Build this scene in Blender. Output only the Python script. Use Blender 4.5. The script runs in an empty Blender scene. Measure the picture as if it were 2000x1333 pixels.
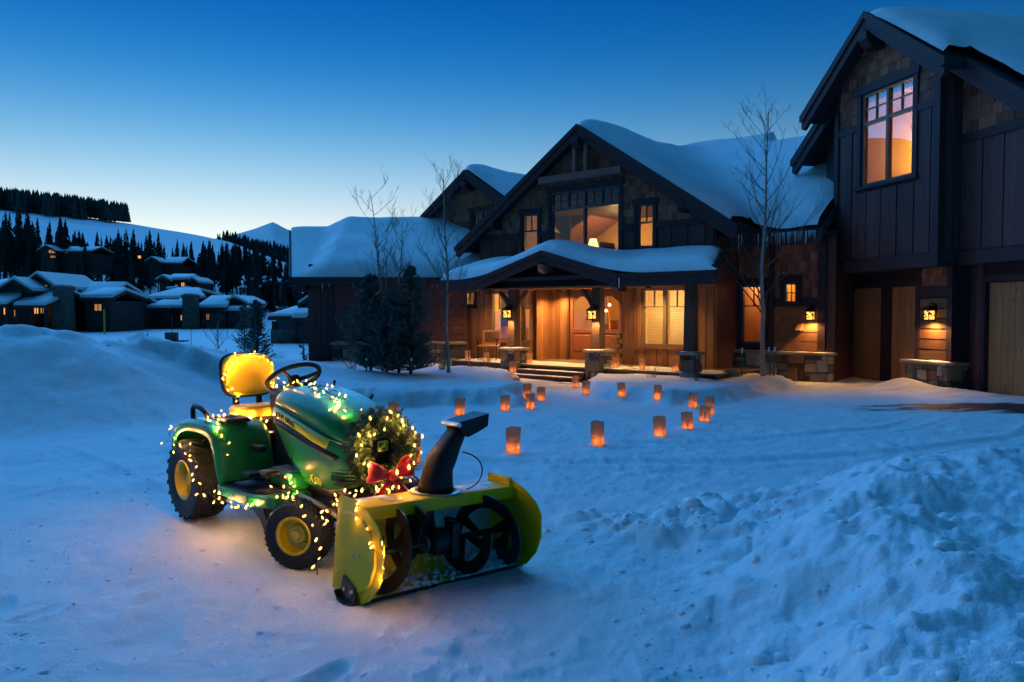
import bpy, bmesh, math, random
import numpy as np
from mathutils import Vector, Matrix
random.seed(7)
RNG = np.random.default_rng(11)
scene = bpy.context.scene
col = scene.collection

# ------------------------------------------------------------------ camera
cam_data = bpy.data.cameras.new('camera')
cam = bpy.data.objects.new('camera', cam_data)
col.objects.link(cam)
scene.camera = cam
cam_data.sensor_width = 36.0
cam_data.lens = 27.0
cam_data.clip_start = 0.1
cam_data.clip_end = 20000.0
cam.location = (0, 0, 1.45)
cam.rotation_euler = (math.radians(90 - 2.08), 0, 0)

# ------------------------------------------------------------------ dusk sky, soft twilight sun, exposure
SUN_AZ = math.radians(-24)        # measured from +Y, negative = towards -X
world = bpy.data.worlds.new('World')
scene.world = world
world.use_nodes = True
wn, wl = world.node_tree.nodes, world.node_tree.links
sky = wn.new('ShaderNodeTexSky')
sky.sky_type = 'NISHITA'
sky.sun_disc = False
sky.sun_elevation = math.radians(1.0)
sky.sun_rotation = SUN_AZ
sky.altitude = 2900
sky.ozone_density = 4.5
sky.dust_density = 0.6
geo = wn.new('ShaderNodeNewGeometry')
sep = wn.new('ShaderNodeSeparateXYZ')
neg = wn.new('ShaderNodeVectorMath'); neg.operation = 'SCALE'; neg.inputs['Scale'].default_value = -1.0
wl.new(geo.outputs['Incoming'], neg.inputs[0])
wl.new(neg.outputs[0], sep.inputs[0])
def wmath(op, a, b=None):
    n = wn.new('ShaderNodeMath'); n.operation = op
    for i, v in enumerate((a, b)):
        if v is None: continue
        if isinstance(v, (int, float)): n.inputs[i].default_value = v
        else: wl.new(v, n.inputs[i])
    return n.outputs[0]
# twilight arch: a pale glow hugging the horizon, strongest over the set sun
z2 = wmath('MULTIPLY', sep.outputs['Z'], sep.outputs['Z'])
dot = wmath('ADD', wmath('MULTIPLY', sep.outputs['X'], math.sin(SUN_AZ)), wmath('MULTIPLY', sep.outputs['Y'], math.cos(SUN_AZ)))
azh = wmath('ADD', wmath('MULTIPLY', dot, 0.46), 0.54)
azf = wmath('MULTIPLY', wmath('MULTIPLY', azh, azh), azh)
comb = wn.new('ShaderNodeCombineColor')
for i, (amp, sg) in enumerate(((1.38, 0.146), (0.83, 0.205), (0.53, 0.45))):
    g = wmath('EXPONENT', wmath('MULTIPLY', z2, -1.0 / sg ** 2))
    wl.new(wmath('MULTIPLY', wmath('MULTIPLY', g, amp), azf), comb.inputs[i])
bg1 = wn['Background']
bg1.inputs['Strength'].default_value = 0.1
tint = wn.new('ShaderNodeMix'); tint.data_type = 'RGBA'; tint.blend_type = 'MULTIPLY'; tint.inputs[0].default_value = 1.0
tint.inputs[7].default_value = (0.10, 1.22, 0.88, 1)      # tungsten white balance of the photograph
wl.new(sky.outputs[0], tint.inputs[6]); wl.new(tint.outputs[2], bg1.inputs['Color'])
bg2 = wn.new('ShaderNodeBackground')
bg2.inputs['Strength'].default_value = 0.5
wl.new(comb.outputs[0], bg2.inputs['Color'])
addw = wn.new('ShaderNodeAddShader')
wl.new(bg1.outputs[0], addw.inputs[0]); wl.new(bg2.outputs[0], addw.inputs[1])
wl.new(addw.outputs[0], wn['World Output'].inputs['Surface'])

sun_data = bpy.data.lights.new('sun', 'SUN')
sun = bpy.data.objects.new('sun', sun_data)
col.objects.link(sun)
sun_data.energy = 1.18
sun_data.angle = math.radians(75)
sun_data.color = (0.075, 0.40, 1.0)
_e = math.radians(38)
_a = math.radians(-36)
_d = Vector((math.sin(_a) * math.cos(_e), math.cos(_a) * math.cos(_e), math.sin(_e)))
sun.rotation_euler = _d.to_track_quat('Z', 'Y').to_euler()

scene.view_settings.view_transform = 'Standard'
scene.view_settings.look = 'None'
scene.view_settings.exposure = 1.0
scene.view_settings.gamma = 1.0
scene.view_settings.use_curve_mapping = False
scene.render.engine = 'CYCLES'
cy = scene.cycles
cy.use_denoising = True
try: cy.denoiser = 'OPENIMAGEDENOISE'
except Exception: pass
cy.use_light_tree = True
cy.max_bounces = 7
cy.diffuse_bounces = 3
cy.glossy_bounces = 3
cy.transmission_bounces = 6
cy.transparent_max_bounces = 12
cy.sample_clamp_indirect = 3.0
cy.caustics_reflective = False
cy.caustics_refractive = False

# ------------------------------------------------------------------ helpers
def tag(o, label=None, cat=None, group=None, kind=None):
    if label: o['label'] = label
    if cat: o['category'] = cat
    if group: o['group'] = group
    if kind: o['kind'] = kind
    return o
def empty(name, loc=(0, 0, 0), rz=0.0, parent=None, scale=1.0, rx=0.0, ry=0.0):
    o = bpy.data.objects.new(name, None)
    o.empty_display_size = 0.1
    col.objects.link(o)
    o.location = loc; o.rotation_euler = (rx, ry, rz); o.scale = (scale,) * 3
    o.parent = parent
    return o
def link(name, me, parent=None, loc=(0, 0, 0), rot=(0, 0, 0), scale=(1, 1, 1)):
    o = bpy.data.objects.new(name, me)
    col.objects.link(o)
    o.location = loc; o.rotation_euler = rot; o.scale = scale
    o.parent = parent
    return o
def copy_tree(o, parent=None):
    c = o.copy(); col.objects.link(c); c.parent = parent
    for ch in o.children: copy_tree(ch, c)
    return c

class MB:
    """collects polygons, then links them as one mesh object"""
    def __init__(s): s.v = []; s.f = []; s.m = []; s.cur = 0
    def add(s, vs, fs):
        o = len(s.v); s.v += [tuple(v) for v in vs]; s.f += [tuple(i + o for i in f) for f in fs]; s.m += [s.cur] * len(fs)
        return s
    def mat(s, i): s.cur = i; return s
    def box(s, x0, x1, y0, y1, z0, z1):
        return s.add([(x0, y0, z0), (x1, y0, z0), (x1, y1, z0), (x0, y1, z0), (x0, y0, z1), (x1, y0, z1), (x1, y1, z1), (x0, y1, z1)],
                     [(0, 3, 2, 1), (4, 5, 6, 7), (0, 1, 5, 4), (1, 2, 6, 5), (2, 3, 7, 6), (3, 0, 4, 7)])
    def cham(s, x0, x1, y0, y1, z0, z1, c):
        """box with chamfered edges, 44 triangles"""
        vs = []; fs = []
        X = (x0, x1); Y = (y0, y1); Z = (z0, z1); idx = {}
        for i in (0, 1):
            for j in (0, 1):
                for k in (0, 1):
                    sx, sy, sz = (1 if i == 0 else -1), (1 if j == 0 else -1), (1 if k == 0 else -1)
                    for ax in range(3):
                        p = [X[i] + sx * c, Y[j] + sy * c, Z[k] + sz * c]
                        p[ax] = (X[i], Y[j], Z[k])[ax]
                        idx[i, j, k, ax] = len(vs); vs.append(p)
        for ax in range(3):
            for e in (0, 1):
                b, d = [q for q in range(3) if q != ax]
                ring = []
                for (p, q) in ((0, 0), (1, 0), (1, 1), (0, 1)):
                    t = [0, 0, 0]; t[ax] = e; t[b] = p; t[d] = q
                    ring.append(idx[t[0], t[1], t[2], ax])
                fs.append(tuple(ring))
        for ax in range(3):       # edges running along ax
            b, d = [q for q in range(3) if q != ax]
            for (p, q) in ((0, 0), (1, 0), (1, 1), (0, 1)):
                t0 = [0, 0, 0]; t0[b] = p; t0[d] = q; t1 = list(t0); t1[ax] = 1
                fs.append((idx[t0[0], t0[1], t0[2], b], idx[t1[0], t1[1], t1[2], b], idx[t1[0], t1[1], t1[2], d], idx[t0[0], t0[1], t0[2], d]))
        for i in (0, 1):
            for j in (0, 1):
                for k in (0, 1): fs.append((idx[i, j, k, 0], idx[i, j, k, 1], idx[i, j, k, 2]))
        return s.add(vs, fs)
    def prism_y(s, poly, y0, y1):
        """polygon in (x,z), extruded in y"""
        n = len(poly)
        return s.add([(p[0], y0, p[1]) for p in poly] + [(p[0], y1, p[1]) for p in poly],
                     [tuple(range(n)), tuple(range(2 * n - 1, n - 1, -1))] + [(i, i + n, (i + 1) % n + n, (i + 1) % n) for i in range(n)])
    def prism_x(s, poly, x0, x1):
        n = len(poly)
        return s.add([(x0, p[0], p[1]) for p in poly] + [(x1, p[0], p[1]) for p in poly],
                     [tuple(range(n)), tuple(range(2 * n - 1, n - 1, -1))] + [(i, i + n, (i + 1) % n + n, (i + 1) % n) for i in range(n)])
    def prism_z(s, poly, z0, z1):
        n = len(poly)
        return s.add([(p[0], p[1], z0) for p in poly] + [(p[0], p[1], z1) for p in poly],
                     [tuple(range(n)), tuple(range(2 * n - 1, n - 1, -1))] + [(i, i + n, (i + 1) % n + n, (i + 1) % n) for i in range(n)])
    def tube(s, pts, rad, n=8, cap=True):
        pts = [Vector(p) for p in pts]
        if not hasattr(rad, '__len__'): rad = [rad] * len(pts)
        vs = []; fs = []; up = None
        for i, p in enumerate(pts):
            t = (pts[min(i + 1, len(pts) - 1)] - pts[max(i - 1, 0)])
            if t.length < 1e-9: t = Vector((0, 0, 1))
            t.normalize()
            if up is None:
                up = Vector((0, 0, 1)) if abs(t.z) < 0.9 else Vector((1, 0, 0))
            a = (up - t * up.dot(t))
            if a.length < 1e-6: a = t.orthogonal()
            a.normalize(); b = t.cross(a); up = a
            for k in range(n):
                w = 2 * math.pi * k / n
                vs.append(p + (a * math.cos(w) + b * math.sin(w)) * rad[i])
        for i in range(len(pts) - 1):
            for k in range(n):
                k2 = (k + 1) % n
                fs.append((i * n + k, i * n + k2, (i + 1) * n + k2, (i + 1) * n + k))
        if cap:
            fs.append(tuple(range(n - 1, -1, -1))); fs.append(tuple(range((len(pts) - 1) * n, len(pts) * n)))
        return s.add(vs, fs)
    def lathe(s, prof, n=24, axis='z', at=(0, 0, 0), closed=False, cap=True):
        """profile of (radius, height) spun about an axis"""
        vs = []; fs = []
        for r, h in prof:
            for k in range(n):
                w = 2 * math.pi * k / n; c, d = r * math.cos(w), r * math.sin(w)
                p = {'z': (c, d, h), 'y': (c, h, d), 'x': (h, c, d)}[axis]
                vs.append((p[0] + at[0], p[1] + at[1], p[2] + at[2]))
        m = len(prof)
        for i in range(m if closed else m - 1):
            j = (i + 1) % m
            for k in range(n):
                k2 = (k + 1) % n
                fs.append((i * n + k, i * n + k2, j * n + k2, j * n + k))
        if not closed and cap:
            if prof[0][0] > 1e-6: fs.append(tuple(range(n - 1, -1, -1)))
            if prof[-1][0] > 1e-6: fs.append(tuple(range((m - 1) * n, m * n)))
        return s.add(vs, fs)
    def loft(s, rings, cap=True, closed=True):
        n = len(rings[0]); vs = [p for r in rings for p in r]; fs = []
        for i in range(len(rings) - 1):
            for k in range(n if closed else n - 1):
                k2 = (k + 1) % n
                fs.append((i * n + k, i * n + k2, (i + 1) * n + k2, (i + 1) * n + k))
        if cap and closed:
            fs.append(tuple(range(n - 1, -1, -1))); fs.append(tuple(range((len(rings) - 1) * n, len(rings) * n)))
        return s.add(vs, fs)
    def grid(s, P):
        """P: array (ny, nx, 3)"""
        ny, nx = P.shape[:2]
        o = len(s.v); s.v += [tuple(p) for p in P.reshape(-1, 3)]
        fs = [(o + j * nx + i, o + j * nx + i + 1, o + (j + 1) * nx + i + 1, o + (j + 1) * nx + i) for j in range(ny - 1) for i in range(nx - 1)]
        s.f += fs; s.m += [s.cur] * len(fs)
        return s
    def xf(s, M, start=0):
        for i in range(start, len(s.v)): s.v[i] = tuple(M @ Vector(s.v[i]))
        return s
    def mesh(s, name, mats, smooth=False, fix=True):
        me = bpy.data.meshes.new(name)
        me.from_pydata(s.v, [], s.f)
        if not isinstance(mats, (list, tuple)): mats = [mats]
        for m in mats: me.materials.append(m)
        if len(mats) > 1: me.polygons.foreach_set('material_index', s.m)
        if fix:
            bm = bmesh.new(); bm.from_mesh(me); bmesh.ops.recalc_face_normals(bm, faces=bm.faces[:]); bm.to_mesh(me); bm.free()
        if smooth is True:
            me.polygons.foreach_set('use_smooth', [True] * len(me.polygons))
        me.update()
        if smooth not in (True, False): smooth_by_angle(me, smooth)
        return me
    def build(s, name, mats, parent=None, smooth=False, loc=(0, 0, 0), rot=(0, 0, 0), fix=True, bevel=0, subsurf=0):
        o = link(name, s.mesh(name, mats, smooth, fix), parent, loc, rot)
        if bevel:
            b = o.modifiers.new('bevel', 'BEVEL'); b.width = bevel; b.segments = 2; b.limit_method = 'ANGLE'; b.angle_limit = math.radians(35)
        if subsurf:
            b = o.modifiers.new('subsurf', 'SUBSURF'); b.levels = subsurf; b.render_levels = subsurf
        return o
def smooth_by_angle(me, deg):
    me.polygons.foreach_set('use_smooth', [True] * len(me.polygons))
    bm = bmesh.new(); bm.from_mesh(me)
    lim = math.radians(deg)
    for e in bm.edges:
        e.smooth = not (len(e.link_faces) == 2 and e.calc_face_angle(0) > lim)
    bm.to_mesh(me); bm.free()

def clip(poly, a, b, c):
    """keep the side a*x + b*z <= c of a 2-D polygon"""
    out = []
    for i in range(len(poly)):
        p, q = poly[i], poly[(i + 1) % len(poly)]
        dp, dq = a * p[0] + b * p[1] - c, a * q[0] + b * q[1] - c
        if dp <= 0: out.append(p)
        if (dp < 0 < dq) or (dq < 0 < dp):
            t = dp / (dp - dq); out.append((p[0] + t * (q[0] - p[0]), p[1] + t * (q[1] - p[1])))
    return out
def area(poly):
    return abs(sum(poly[i][0] * poly[(i + 1) % len(poly)][1] - poly[(i + 1) % len(poly)][0] * poly[i][1] for i in range(len(poly)))) / 2 if len(poly) > 2 else 0

# ---- numpy value noise
_TAB = RNG.random((256, 256))
def vnoise(x, y):
    xi = np.floor(x).astype(int); yi = np.floor(y).astype(int)
    fx, fy = x - xi, y - yi
    fx = fx * fx * fx * (fx * (fx * 6 - 15) + 10); fy = fy * fy * fy * (fy * (fy * 6 - 15) + 10)
    a = _TAB[xi & 255, yi & 255]; b = _TAB[(xi + 1) & 255, yi & 255]; c = _TAB[xi & 255, (yi + 1) & 255]; d = _TAB[(xi + 1) & 255, (yi + 1) & 255]
    return (a + (b - a) * fx) + ((c + (d - c) * fx) - (a + (b - a) * fx)) * fy
def fbm(x, y, octv=4, gain=0.5, lac=2.03):
    s = 0; a = 1.0; t = 0; f = 1.0
    for i in range(octv):
        s = s + a * (vnoise(x * f + 17.3 * i, y * f + 5.1 * i) - 0.5); t += a; a *= gain; f *= lac
    return s / t * 2
def sstep(e0, e1, x):
    t = np.clip((x - e0) / (e1 - e0), 0, 1); return t * t * (3 - 2 * t)

# ------------------------------------------------------------------ materials
MATS = {}
class NT:
    def __init__(s, m): s.t = m.node_tree; s.n = s.t.nodes; s.l = s.t.links
    def new(s, typ, **k):
        n = s.n.new(typ)
        for a, b in k.items(): setattr(n, a, b)
        return n
    def put(s, sock, v):
        if isinstance(v, bpy.types.NodeSocket): s.l.new(v, sock)
        elif isinstance(v, (tuple, list)) and len(v) == 3 and sock.type == 'RGBA': sock.default_value = (*v, 1)
        else: sock.default_value = v
    def math(s, op, a, b=None, clamp=False):
        n = s.new('ShaderNodeMath', operation=op, use_clamp=clamp); s.put(n.inputs[0], a)
        if b is not None: s.put(n.inputs[1], b)
        return n.outputs[0]
    def coord(s, which='Object', scale=None, rot=None):
        o = s.new('ShaderNodeTexCoord').outputs[which]
        if scale is not None or rot is not None:
            m = s.new('ShaderNodeMapping'); s.l.new(o, m.inputs[0])
            if scale is not None: m.inputs['Scale'].default_value = scale
            if rot is not None: m.inputs['Rotation'].default_value = rot
            o = m.outputs[0]
        return o
    def noise(s, vec, scale=5, detail=4, rough=0.55, dist=0.0, out=0):
        n = s.new('ShaderNodeTexNoise'); s.l.new(vec, n.inputs['Vector'])
        n.inputs['Scale'].default_value = scale; n.inputs['Detail'].default_value = detail; n.inputs['Roughness'].default_value = rough; n.inputs['Distortion'].default_value = dist
        return n.outputs[out]
    def ramp(s, fac, stops, interp='LINEAR'):
        n = s.new('ShaderNodeValToRGB'); s.put(n.inputs[0], fac); r = n.color_ramp; r.interpolation = interp
        while len(r.elements) > 1: r.elements.remove(r.elements[-1])
        r.elements[0].position = stops[0][0]; r.elements[0].color = (*stops[0][1], 1)
        for p, c in stops[1:]:
            e = r.elements.new(p); e.color = (*c, 1)
        return n.outputs[0]
    def mix(s, fac, a, b, blend='MIX'):
        n = s.new('ShaderNodeMix', data_type='RGBA', blend_type=blend)
        s.put(n.inputs[0], fac); s.put(n.inputs[6], a); s.put(n.inputs[7], b)
        return n.outputs[2]
    def bump(s, h, strength=0.3, dist=0.02, normal=None):
        n = s.new('ShaderNodeBump'); s.put(n.inputs['Height'], h)
        n.inputs['Strength'].default_value = strength; n.inputs['Distance'].default_value = dist
        if normal is not None: s.l.new(normal, n.inputs['Normal'])
        return n.outputs[0]
    def rnd(s): return s.new('ShaderNodeObjectInfo').outputs['Random']
def mat(name):
    m = bpy.data.materials.new(name); m.use_nodes = True
    MATS[name] = m
    t = NT(m); b = t.n['Principled BSDF']
    return m, t, b
def plain(name, c, rough=0.5, metal=0.0, var=0.0, bump=0.0, bscale=30, coat=0.0, spec=0.5, emit=None, es=0.0):
    m, t, b = mat(name)
    b.inputs['Roughness'].default_value = rough; b.inputs['Metallic'].default_value = metal
    b.inputs['Coat Weight'].default_value = coat; b.inputs['Specular IOR Level'].default_value = spec
    if var or bump:
        v = t.coord()
        nz = t.noise(v, bscale, 4)
        lo = tuple(x * (1 - var) for x in c); hi = tuple(min(1, x * (1 + var)) for x in c)
        t.put(b.inputs['Base Color'], t.ramp(nz, [(0.3, lo), (0.7, hi)]))
        if bump: t.put(b.inputs['Normal'], t.bump(nz, bump, 0.01))
    else: b.inputs['Base Color'].default_value = (*c, 1)
    if emit: b.inputs['Emission Color'].default_value = (*emit, 1); b.inputs['Emission Strength'].default_value = es
    return m
def wood(name, c, grain_axis='z', rough=0.75, var=0.35, obj_var=0.3, knots=False):
    m, t, b = mat(name)
    sc = {'z': (14, 14, 1.1), 'x': (1.1, 14, 14), 'y': (14, 1.1, 14)}[grain_axis]
    v = t.coord('Object', sc)
    off = t.new('ShaderNodeVectorMath', operation='ADD'); t.l.new(v, off.inputs[0])
    cx = t.new('ShaderNodeCombineXYZ'); r = t.rnd(); t.put(cx.inputs[0], t.math('MULTIPLY', r, 37.0)); t.put(cx.inputs[1], t.math('MULTIPLY', r, 11.0)); t.put(cx.inputs[2], t.math('MULTIPLY', r, 91.0))
    t.l.new(cx.outputs[0], off.inputs[1])
    nz = t.noise(off.outputs[0], 1.6, 6, 0.65, 0.6)
    lo = tuple(x * (1 - var) for x in c); hi = tuple(x * (1 + var) for x in c)
    base = t.ramp(nz, [(0.28, lo), (0.5, c), (0.75, hi)])
    if knots:
        kv = t.coord('Object', (5.5, 5.5, 2.6))
        ko = t.new('ShaderNodeVectorMath', operation='ADD'); t.l.new(kv, ko.inputs[0]); t.l.new(cx.outputs[0], ko.inputs[1])
        vo = t.new('ShaderNodeTexVoronoi'); t.l.new(ko.outputs[0], vo.inputs['Vector']); vo.inputs['Scale'].default_value = 1.0
        k = t.math('LESS_THAN', vo.outputs['Distance'], 0.10)
        base = t.mix(t.math('MULTIPLY', k, 0.75), base, tuple(x * 0.25 for x in c))
    hsv = t.new('ShaderNodeHueSaturation'); t.l.new(base, hsv.inputs['Color'])
    t.put(hsv.inputs['Value'], t.math('ADD', t.math('MULTIPLY', r, obj_var * 2), 1 - obj_var))
    t.l.new(hsv.outputs[0], b.inputs['Base Color'])
    b.inputs['Roughness'].default_value = rough
    t.put(b.inputs['Normal'], t.bump(nz, 0.35, 0.006))
    return m
def M(n): return MATS[n]

wood('dark board', (0.105, 0.038, 0.033), 'z', 0.7, 0.4, 0.35)
wood('dark trim', (0.042, 0.016, 0.020), 'x', 0.7, 0.3, 0.15)
wood('red board', (0.30, 0.125, 0.045), 'z', 0.65, 0.35, 0.3)
wood('cedar door', (0.46, 0.20, 0.07), 'z', 0.6, 0.28, 0.16, knots=True)
wood('entry door', (0.24, 0.075, 0.026), 'z', 0.4, 0.35, 0.1)
wood('lap siding', (0.20, 0.085, 0.035), 'x', 0.65, 0.35, 0.25)
wood('shingle cedar', (0.30, 0.105, 0.058), 'z', 0.85, 0.35, 0.45)
wood('timber', (0.27, 0.11, 0.08), 'x', 0.7, 0.3, 0.1)
wood('post timber', (0.085, 0.042, 0.026), 'z', 0.7, 0.35, 0.1)
wood('deck plank', (0.16, 0.10, 0.06), 'x', 0.7, 0.3, 0.2)
wood('soffit', (0.16, 0.075, 0.032), 'x', 0.7, 0.3, 0.2)
plain('sash', (0.050, 0.075, 0.085), 0.45)
plain('sash tan', (0.24, 0.17, 0.09), 0.5)
plain('roof shingle', (0.030, 0.028, 0.030), 0.9, var=0.4, bump=0.5, bscale=12)
plain('black iron', (0.012, 0.012, 0.013), 0.45, 0.6)
plain('slab cap', (0.28, 0.235, 0.19), 0.8, var=0.25, bump=0.4, bscale=9)
plain('mortar', (0.035, 0.032, 0.032), 0.95)
plain('plaster', (0.62, 0.42, 0.20), 0.8)
plain('room wall', (0.55, 0.34, 0.13), 0.8)
plain('room floor', (0.20, 0.10, 0.05), 0.5)
# stone: every stone draws its own colour
m, t, b = mat('stone')
r = t.rnd()
v = t.coord('Object'); off = t.new('ShaderNodeVectorMath', operation='ADD'); t.l.new(v, off.inputs[0])
cx = t.new('ShaderNodeCombineXYZ'); t.put(cx.inputs[0], t.math('MULTIPLY', r, 53.0)); t.put(cx.inputs[2], t.math('MULTIPLY', r, 17.0)); t.l.new(cx.outputs[0], off.inputs[1])
nz = t.noise(off.outputs[0], 9, 6, 0.62)
basec = t.ramp(r, [(0.0, (0.10, 0.10, 0.115)), (0.16, (0.30, 0.31, 0.34)), (0.30, (0.26, 0.19, 0.12)), (0.45, (0.085, 0.045, 0.035)), (0.58, (0.36, 0.30, 0.22)), (0.70, (0.16, 0.155, 0.165)), (0.84, (0.22, 0.12, 0.075)), (0.94, (0.36, 0.36, 0.38))], 'CONSTANT')
t.put(b.inputs['Base Color'], t.mix(0.85, basec, t.ramp(nz, [(0.25, (0.35, 0.33, 0.32)), (0.7, (1.3, 1.25, 1.2))]), 'MULTIPLY'))
b.inputs['Roughness'].default_value = 0.85
t.put(b.inputs['Normal'], t.bump(nz, 0.8, 0.02))
# window glass: thin clear pane, reflects by Fresnel
def glass_mat(name, tint=(0.95, 0.97, 0.98), boost=1.0):
    m, t, b = mat(name)
    t.n.remove(b)
    tr = t.new('ShaderNodeBsdfTransparent'); tr.inputs[0].default_value = (*tint, 1)
    gl = t.new('ShaderNodeBsdfGlossy'); gl.inputs['Roughness'].default_value = 0.015
    fr = t.new('ShaderNodeFresnel'); fr.inputs['IOR'].default_value = 1.5
    mx = t.new('ShaderNodeMixShader')
    t.put(mx.inputs[0], t.math('MULTIPLY', fr.outputs[0], boost, True))
    t.l.new(tr.outputs[0], mx.inputs[1]); t.l.new(gl.outputs[0], mx.inputs[2])
    t.l.new(mx.outputs[0], t.n['Material Output'].inputs[0])
    return m
glass_mat('glass', boost=0.85)
glass_mat('dark glass', (0.10, 0.11, 0.13), 1.8)
# snow
def snow_mat(name, fine=True, asphalt=False):
    m, t, b = mat(name)
    v = t.coord('Object')
    n1 = t.noise(v, 2.2, 5, 0.6); n2 = t.noise(v, 38, 5, 0.7)
    c = t.ramp(n1, [(0.3, (0.80, 0.82, 0.85)), (0.7, (0.90, 0.91, 0.92))])
    b.inputs['Roughness'].default_value = 0.55
    b.inputs['Specular IOR Level'].default_value = 0.25
    if asphalt:
        # ploughed asphalt showing through beside the garage, trodden grit on the walk
        sx = t.new('ShaderNodeSeparateXYZ'); t.l.new(v, sx.inputs[0])
        def spot(x, y, rx, ry, rot=0.0):
            dx = t.math('SUBTRACT', sx.outputs[0], x); dy = t.math('SUBTRACT', sx.outputs[1], y)
            ca, sa = math.cos(rot), math.sin(rot)
            px = t.math('DIVIDE', t.math('ADD', t.math('MULTIPLY', dx, ca), t.math('MULTIPLY', dy, sa)), rx)
            py = t.math('DIVIDE', t.math('ADD', t.math('MULTIPLY', dx, -sa), t.math('MULTIPLY', dy, ca)), ry)
            return t.math('SQRT', t.math('ADD', t.math('MULTIPLY', px, px), t.math('MULTIPLY', py, py)))
        sv = t.coord('Object', (0.6, 2.2, 1), (0, 0, 0.15))
        n3 = t.noise(sv, 1.6, 7, 0.7, 0.4)
        d1 = t.math('ADD', spot(8.3, 12.5, 3.0, 1.0, -0.28), t.math('MULTIPLY', t.math('SUBTRACT', n3, 0.5), 2.6))
        k1 = t.ramp(d1, [(0.55, (1, 1, 1)), (0.85, (0, 0, 0))])
        c = t.mix(k1, c, (0.035, 0.034, 0.036))
        d2 = t.math('ADD', spot(0.95, 18.6, 1.3, 1.6, 0.0), t.math('MULTIPLY', t.math('SUBTRACT', n3, 0.5), 2.0))
        k2 = t.ramp(d2, [(0.4, (0.55, 0.55, 0.55)), (1.0, (0, 0, 0))])
        c = t.mix(k2, c, (0.30, 0.24, 0.19))
        d3 = t.math('ADD', spot(8.9, 16.6, 1.2, 3.8, 0.2), t.math('MULTIPLY', t.math('SUBTRACT', n3, 0.5), 2.4))
        k3 = t.ramp(d3, [(0.35, (0.6, 0.6, 0.6)), (0.95, (0, 0, 0))])
        c = t.mix(k3, c, (0.26, 0.24, 0.24))
        t.put(b.inputs['Roughness'], t.mix(k1, (0.55, 0.55, 0.55), (0.35, 0.35, 0.35)))
    t.put(b.inputs['Base Color'], c)
    if fine:
        n4 = t.noise(v, 11, 6, 0.72)
        bn = t.bump(n1, 0.25, 0.06)
        bn = t.bump(n4, 0.55, 0.035, bn)
        t.put(b.inputs['Normal'], t.bump(n2, 0.60, 0.014, bn))
    else:
        t.put(b.inputs['Normal'], t.bump(n1, 0.15, 0.08))
    return m
snow_mat('snow', True, True)
snow_mat('roof snow', False)
snow_mat('clod snow', False)
plain('ice', (0.62, 0.72, 0.80), 0.15, spec=0.6)
# ------------------------------------------------------------------ ground: one sheet of snow
def poly_dist(x, y, pts):
    """distance to a polyline, interpolated 3rd value, signed side (+ = right of travel)"""
    best = np.full(np.shape(x), 1e9); hv = np.zeros(np.shape(x)); sd = np.zeros(np.shape(x))
    for p, q in zip(pts[:-1], pts[1:]):
        dx, dy = q[0] - p[0], q[1] - p[1]; L2 = dx * dx + dy * dy
        t = np.clip(((x - p[0]) * dx + (y - p[1]) * dy) / L2, 0, 1)
        d = np.hypot(x - p[0] - t * dx, y - p[1] - t * dy)
        s = np.sign((x - p[0]) * dy - (y - p[1]) * dx)
        m = d < best
        best = np.where(m, d, best); hv = np.where(m, (p[2] if len(p) > 2 else 0) * (1 - t) + (q[2] if len(q) > 2 else 0) * t, hv); sd = np.where(m, s, sd)
    return best, hv, sd
def in_poly(x, y, pts):
    c = np.zeros(np.shape(x), bool)
    for i in range(len(pts)):
        (x1, y1), (x2, y2) = pts[i], pts[(i + 1) % len(pts)]
        k = ((y1 > y) != (y2 > y)) & (x < (x2 - x1) * (y - y1) / (y2 - y1 + 1e-12) + x1)
        c ^= k
    return c
def lumps(x, y, s, seed=0, keep=1.0):
    """rounded clods: cellular bumps 0..1"""
    X, Y = x / s, y / s; xi = np.floor(X).astype(int); yi = np.floor(Y).astype(int); out = np.zeros(np.shape(x))
    for i in (-1, 0, 1):
        for j in (-1, 0, 1):
            a, b = xi + i, yi + j
            jx = _TAB[(a + seed) & 255, b & 255]; jy = _TAB[(a + 91 + seed) & 255, (b + 37) & 255]; r = _TAB[(a + 13 + seed) & 255, (b + 71) & 255]
            on = _TAB[(a + 57 + seed) & 255, (b + 7) & 255] < keep
            d2 = ((X - a - jx) ** 2 + (Y - b - jy) ** 2) / (0.3 + 0.5 * r) ** 2
            out = np.maximum(out, np.where(on, np.sqrt(np.clip(1 - d2, 0, 1)) * (0.45 + 0.55 * r), 0))
    return out
BANK = [(-13, 10.6, 1.25), (-10.2, 12.2, 1.35), (-7.9, 13.0, 1.30), (-7.5, 14.0, 1.10), (-7.0, 15.5, 0.82), (-6.4, 17.5, 0.47), (-5.6, 20.0, 0.05)]
BERM = [(0.62, -3.0), (0.62, 2.4), (0.75, 3.2), (0.92, 4.1), (1.5, 5.2), (2.1, 6.1), (2.9, 6.8), (4.2, 7.3), (7.0, 7.6), (14.0, 7.8)]
LAWN_L = [(-2.7, 13.2), (-0.9, 13.7), (0.05, 13.5), (0.25, 15.5), (-0.1, 17.6), (0.15, 19.4), (-2.0, 22.3), (-7.2, 24.5), (-7.2, 14.5)]
LAWN_R = [(1.9, 18.7), (1.7, 17.2), (2.05, 15.2), (2.9, 13.9), (3.8, 14.2), (5.4, 16.9), (6.6, 17.6), (5.8, 18.9), (4.4, 19.3)]
RIDGE = [(0.05, 5.75, 0.02), (0.6, 5.15, 0.07), (0.95, 5.0, 0.10), (1.35, 5.25, 0.10), (1.7, 5.7, 0.06)]
FEET = [(RNG.uniform(-3.2, 0.9), RNG.uniform(2.3, 4.2), RNG.uniform(0, 3.1)) for _ in range(13)]
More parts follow.
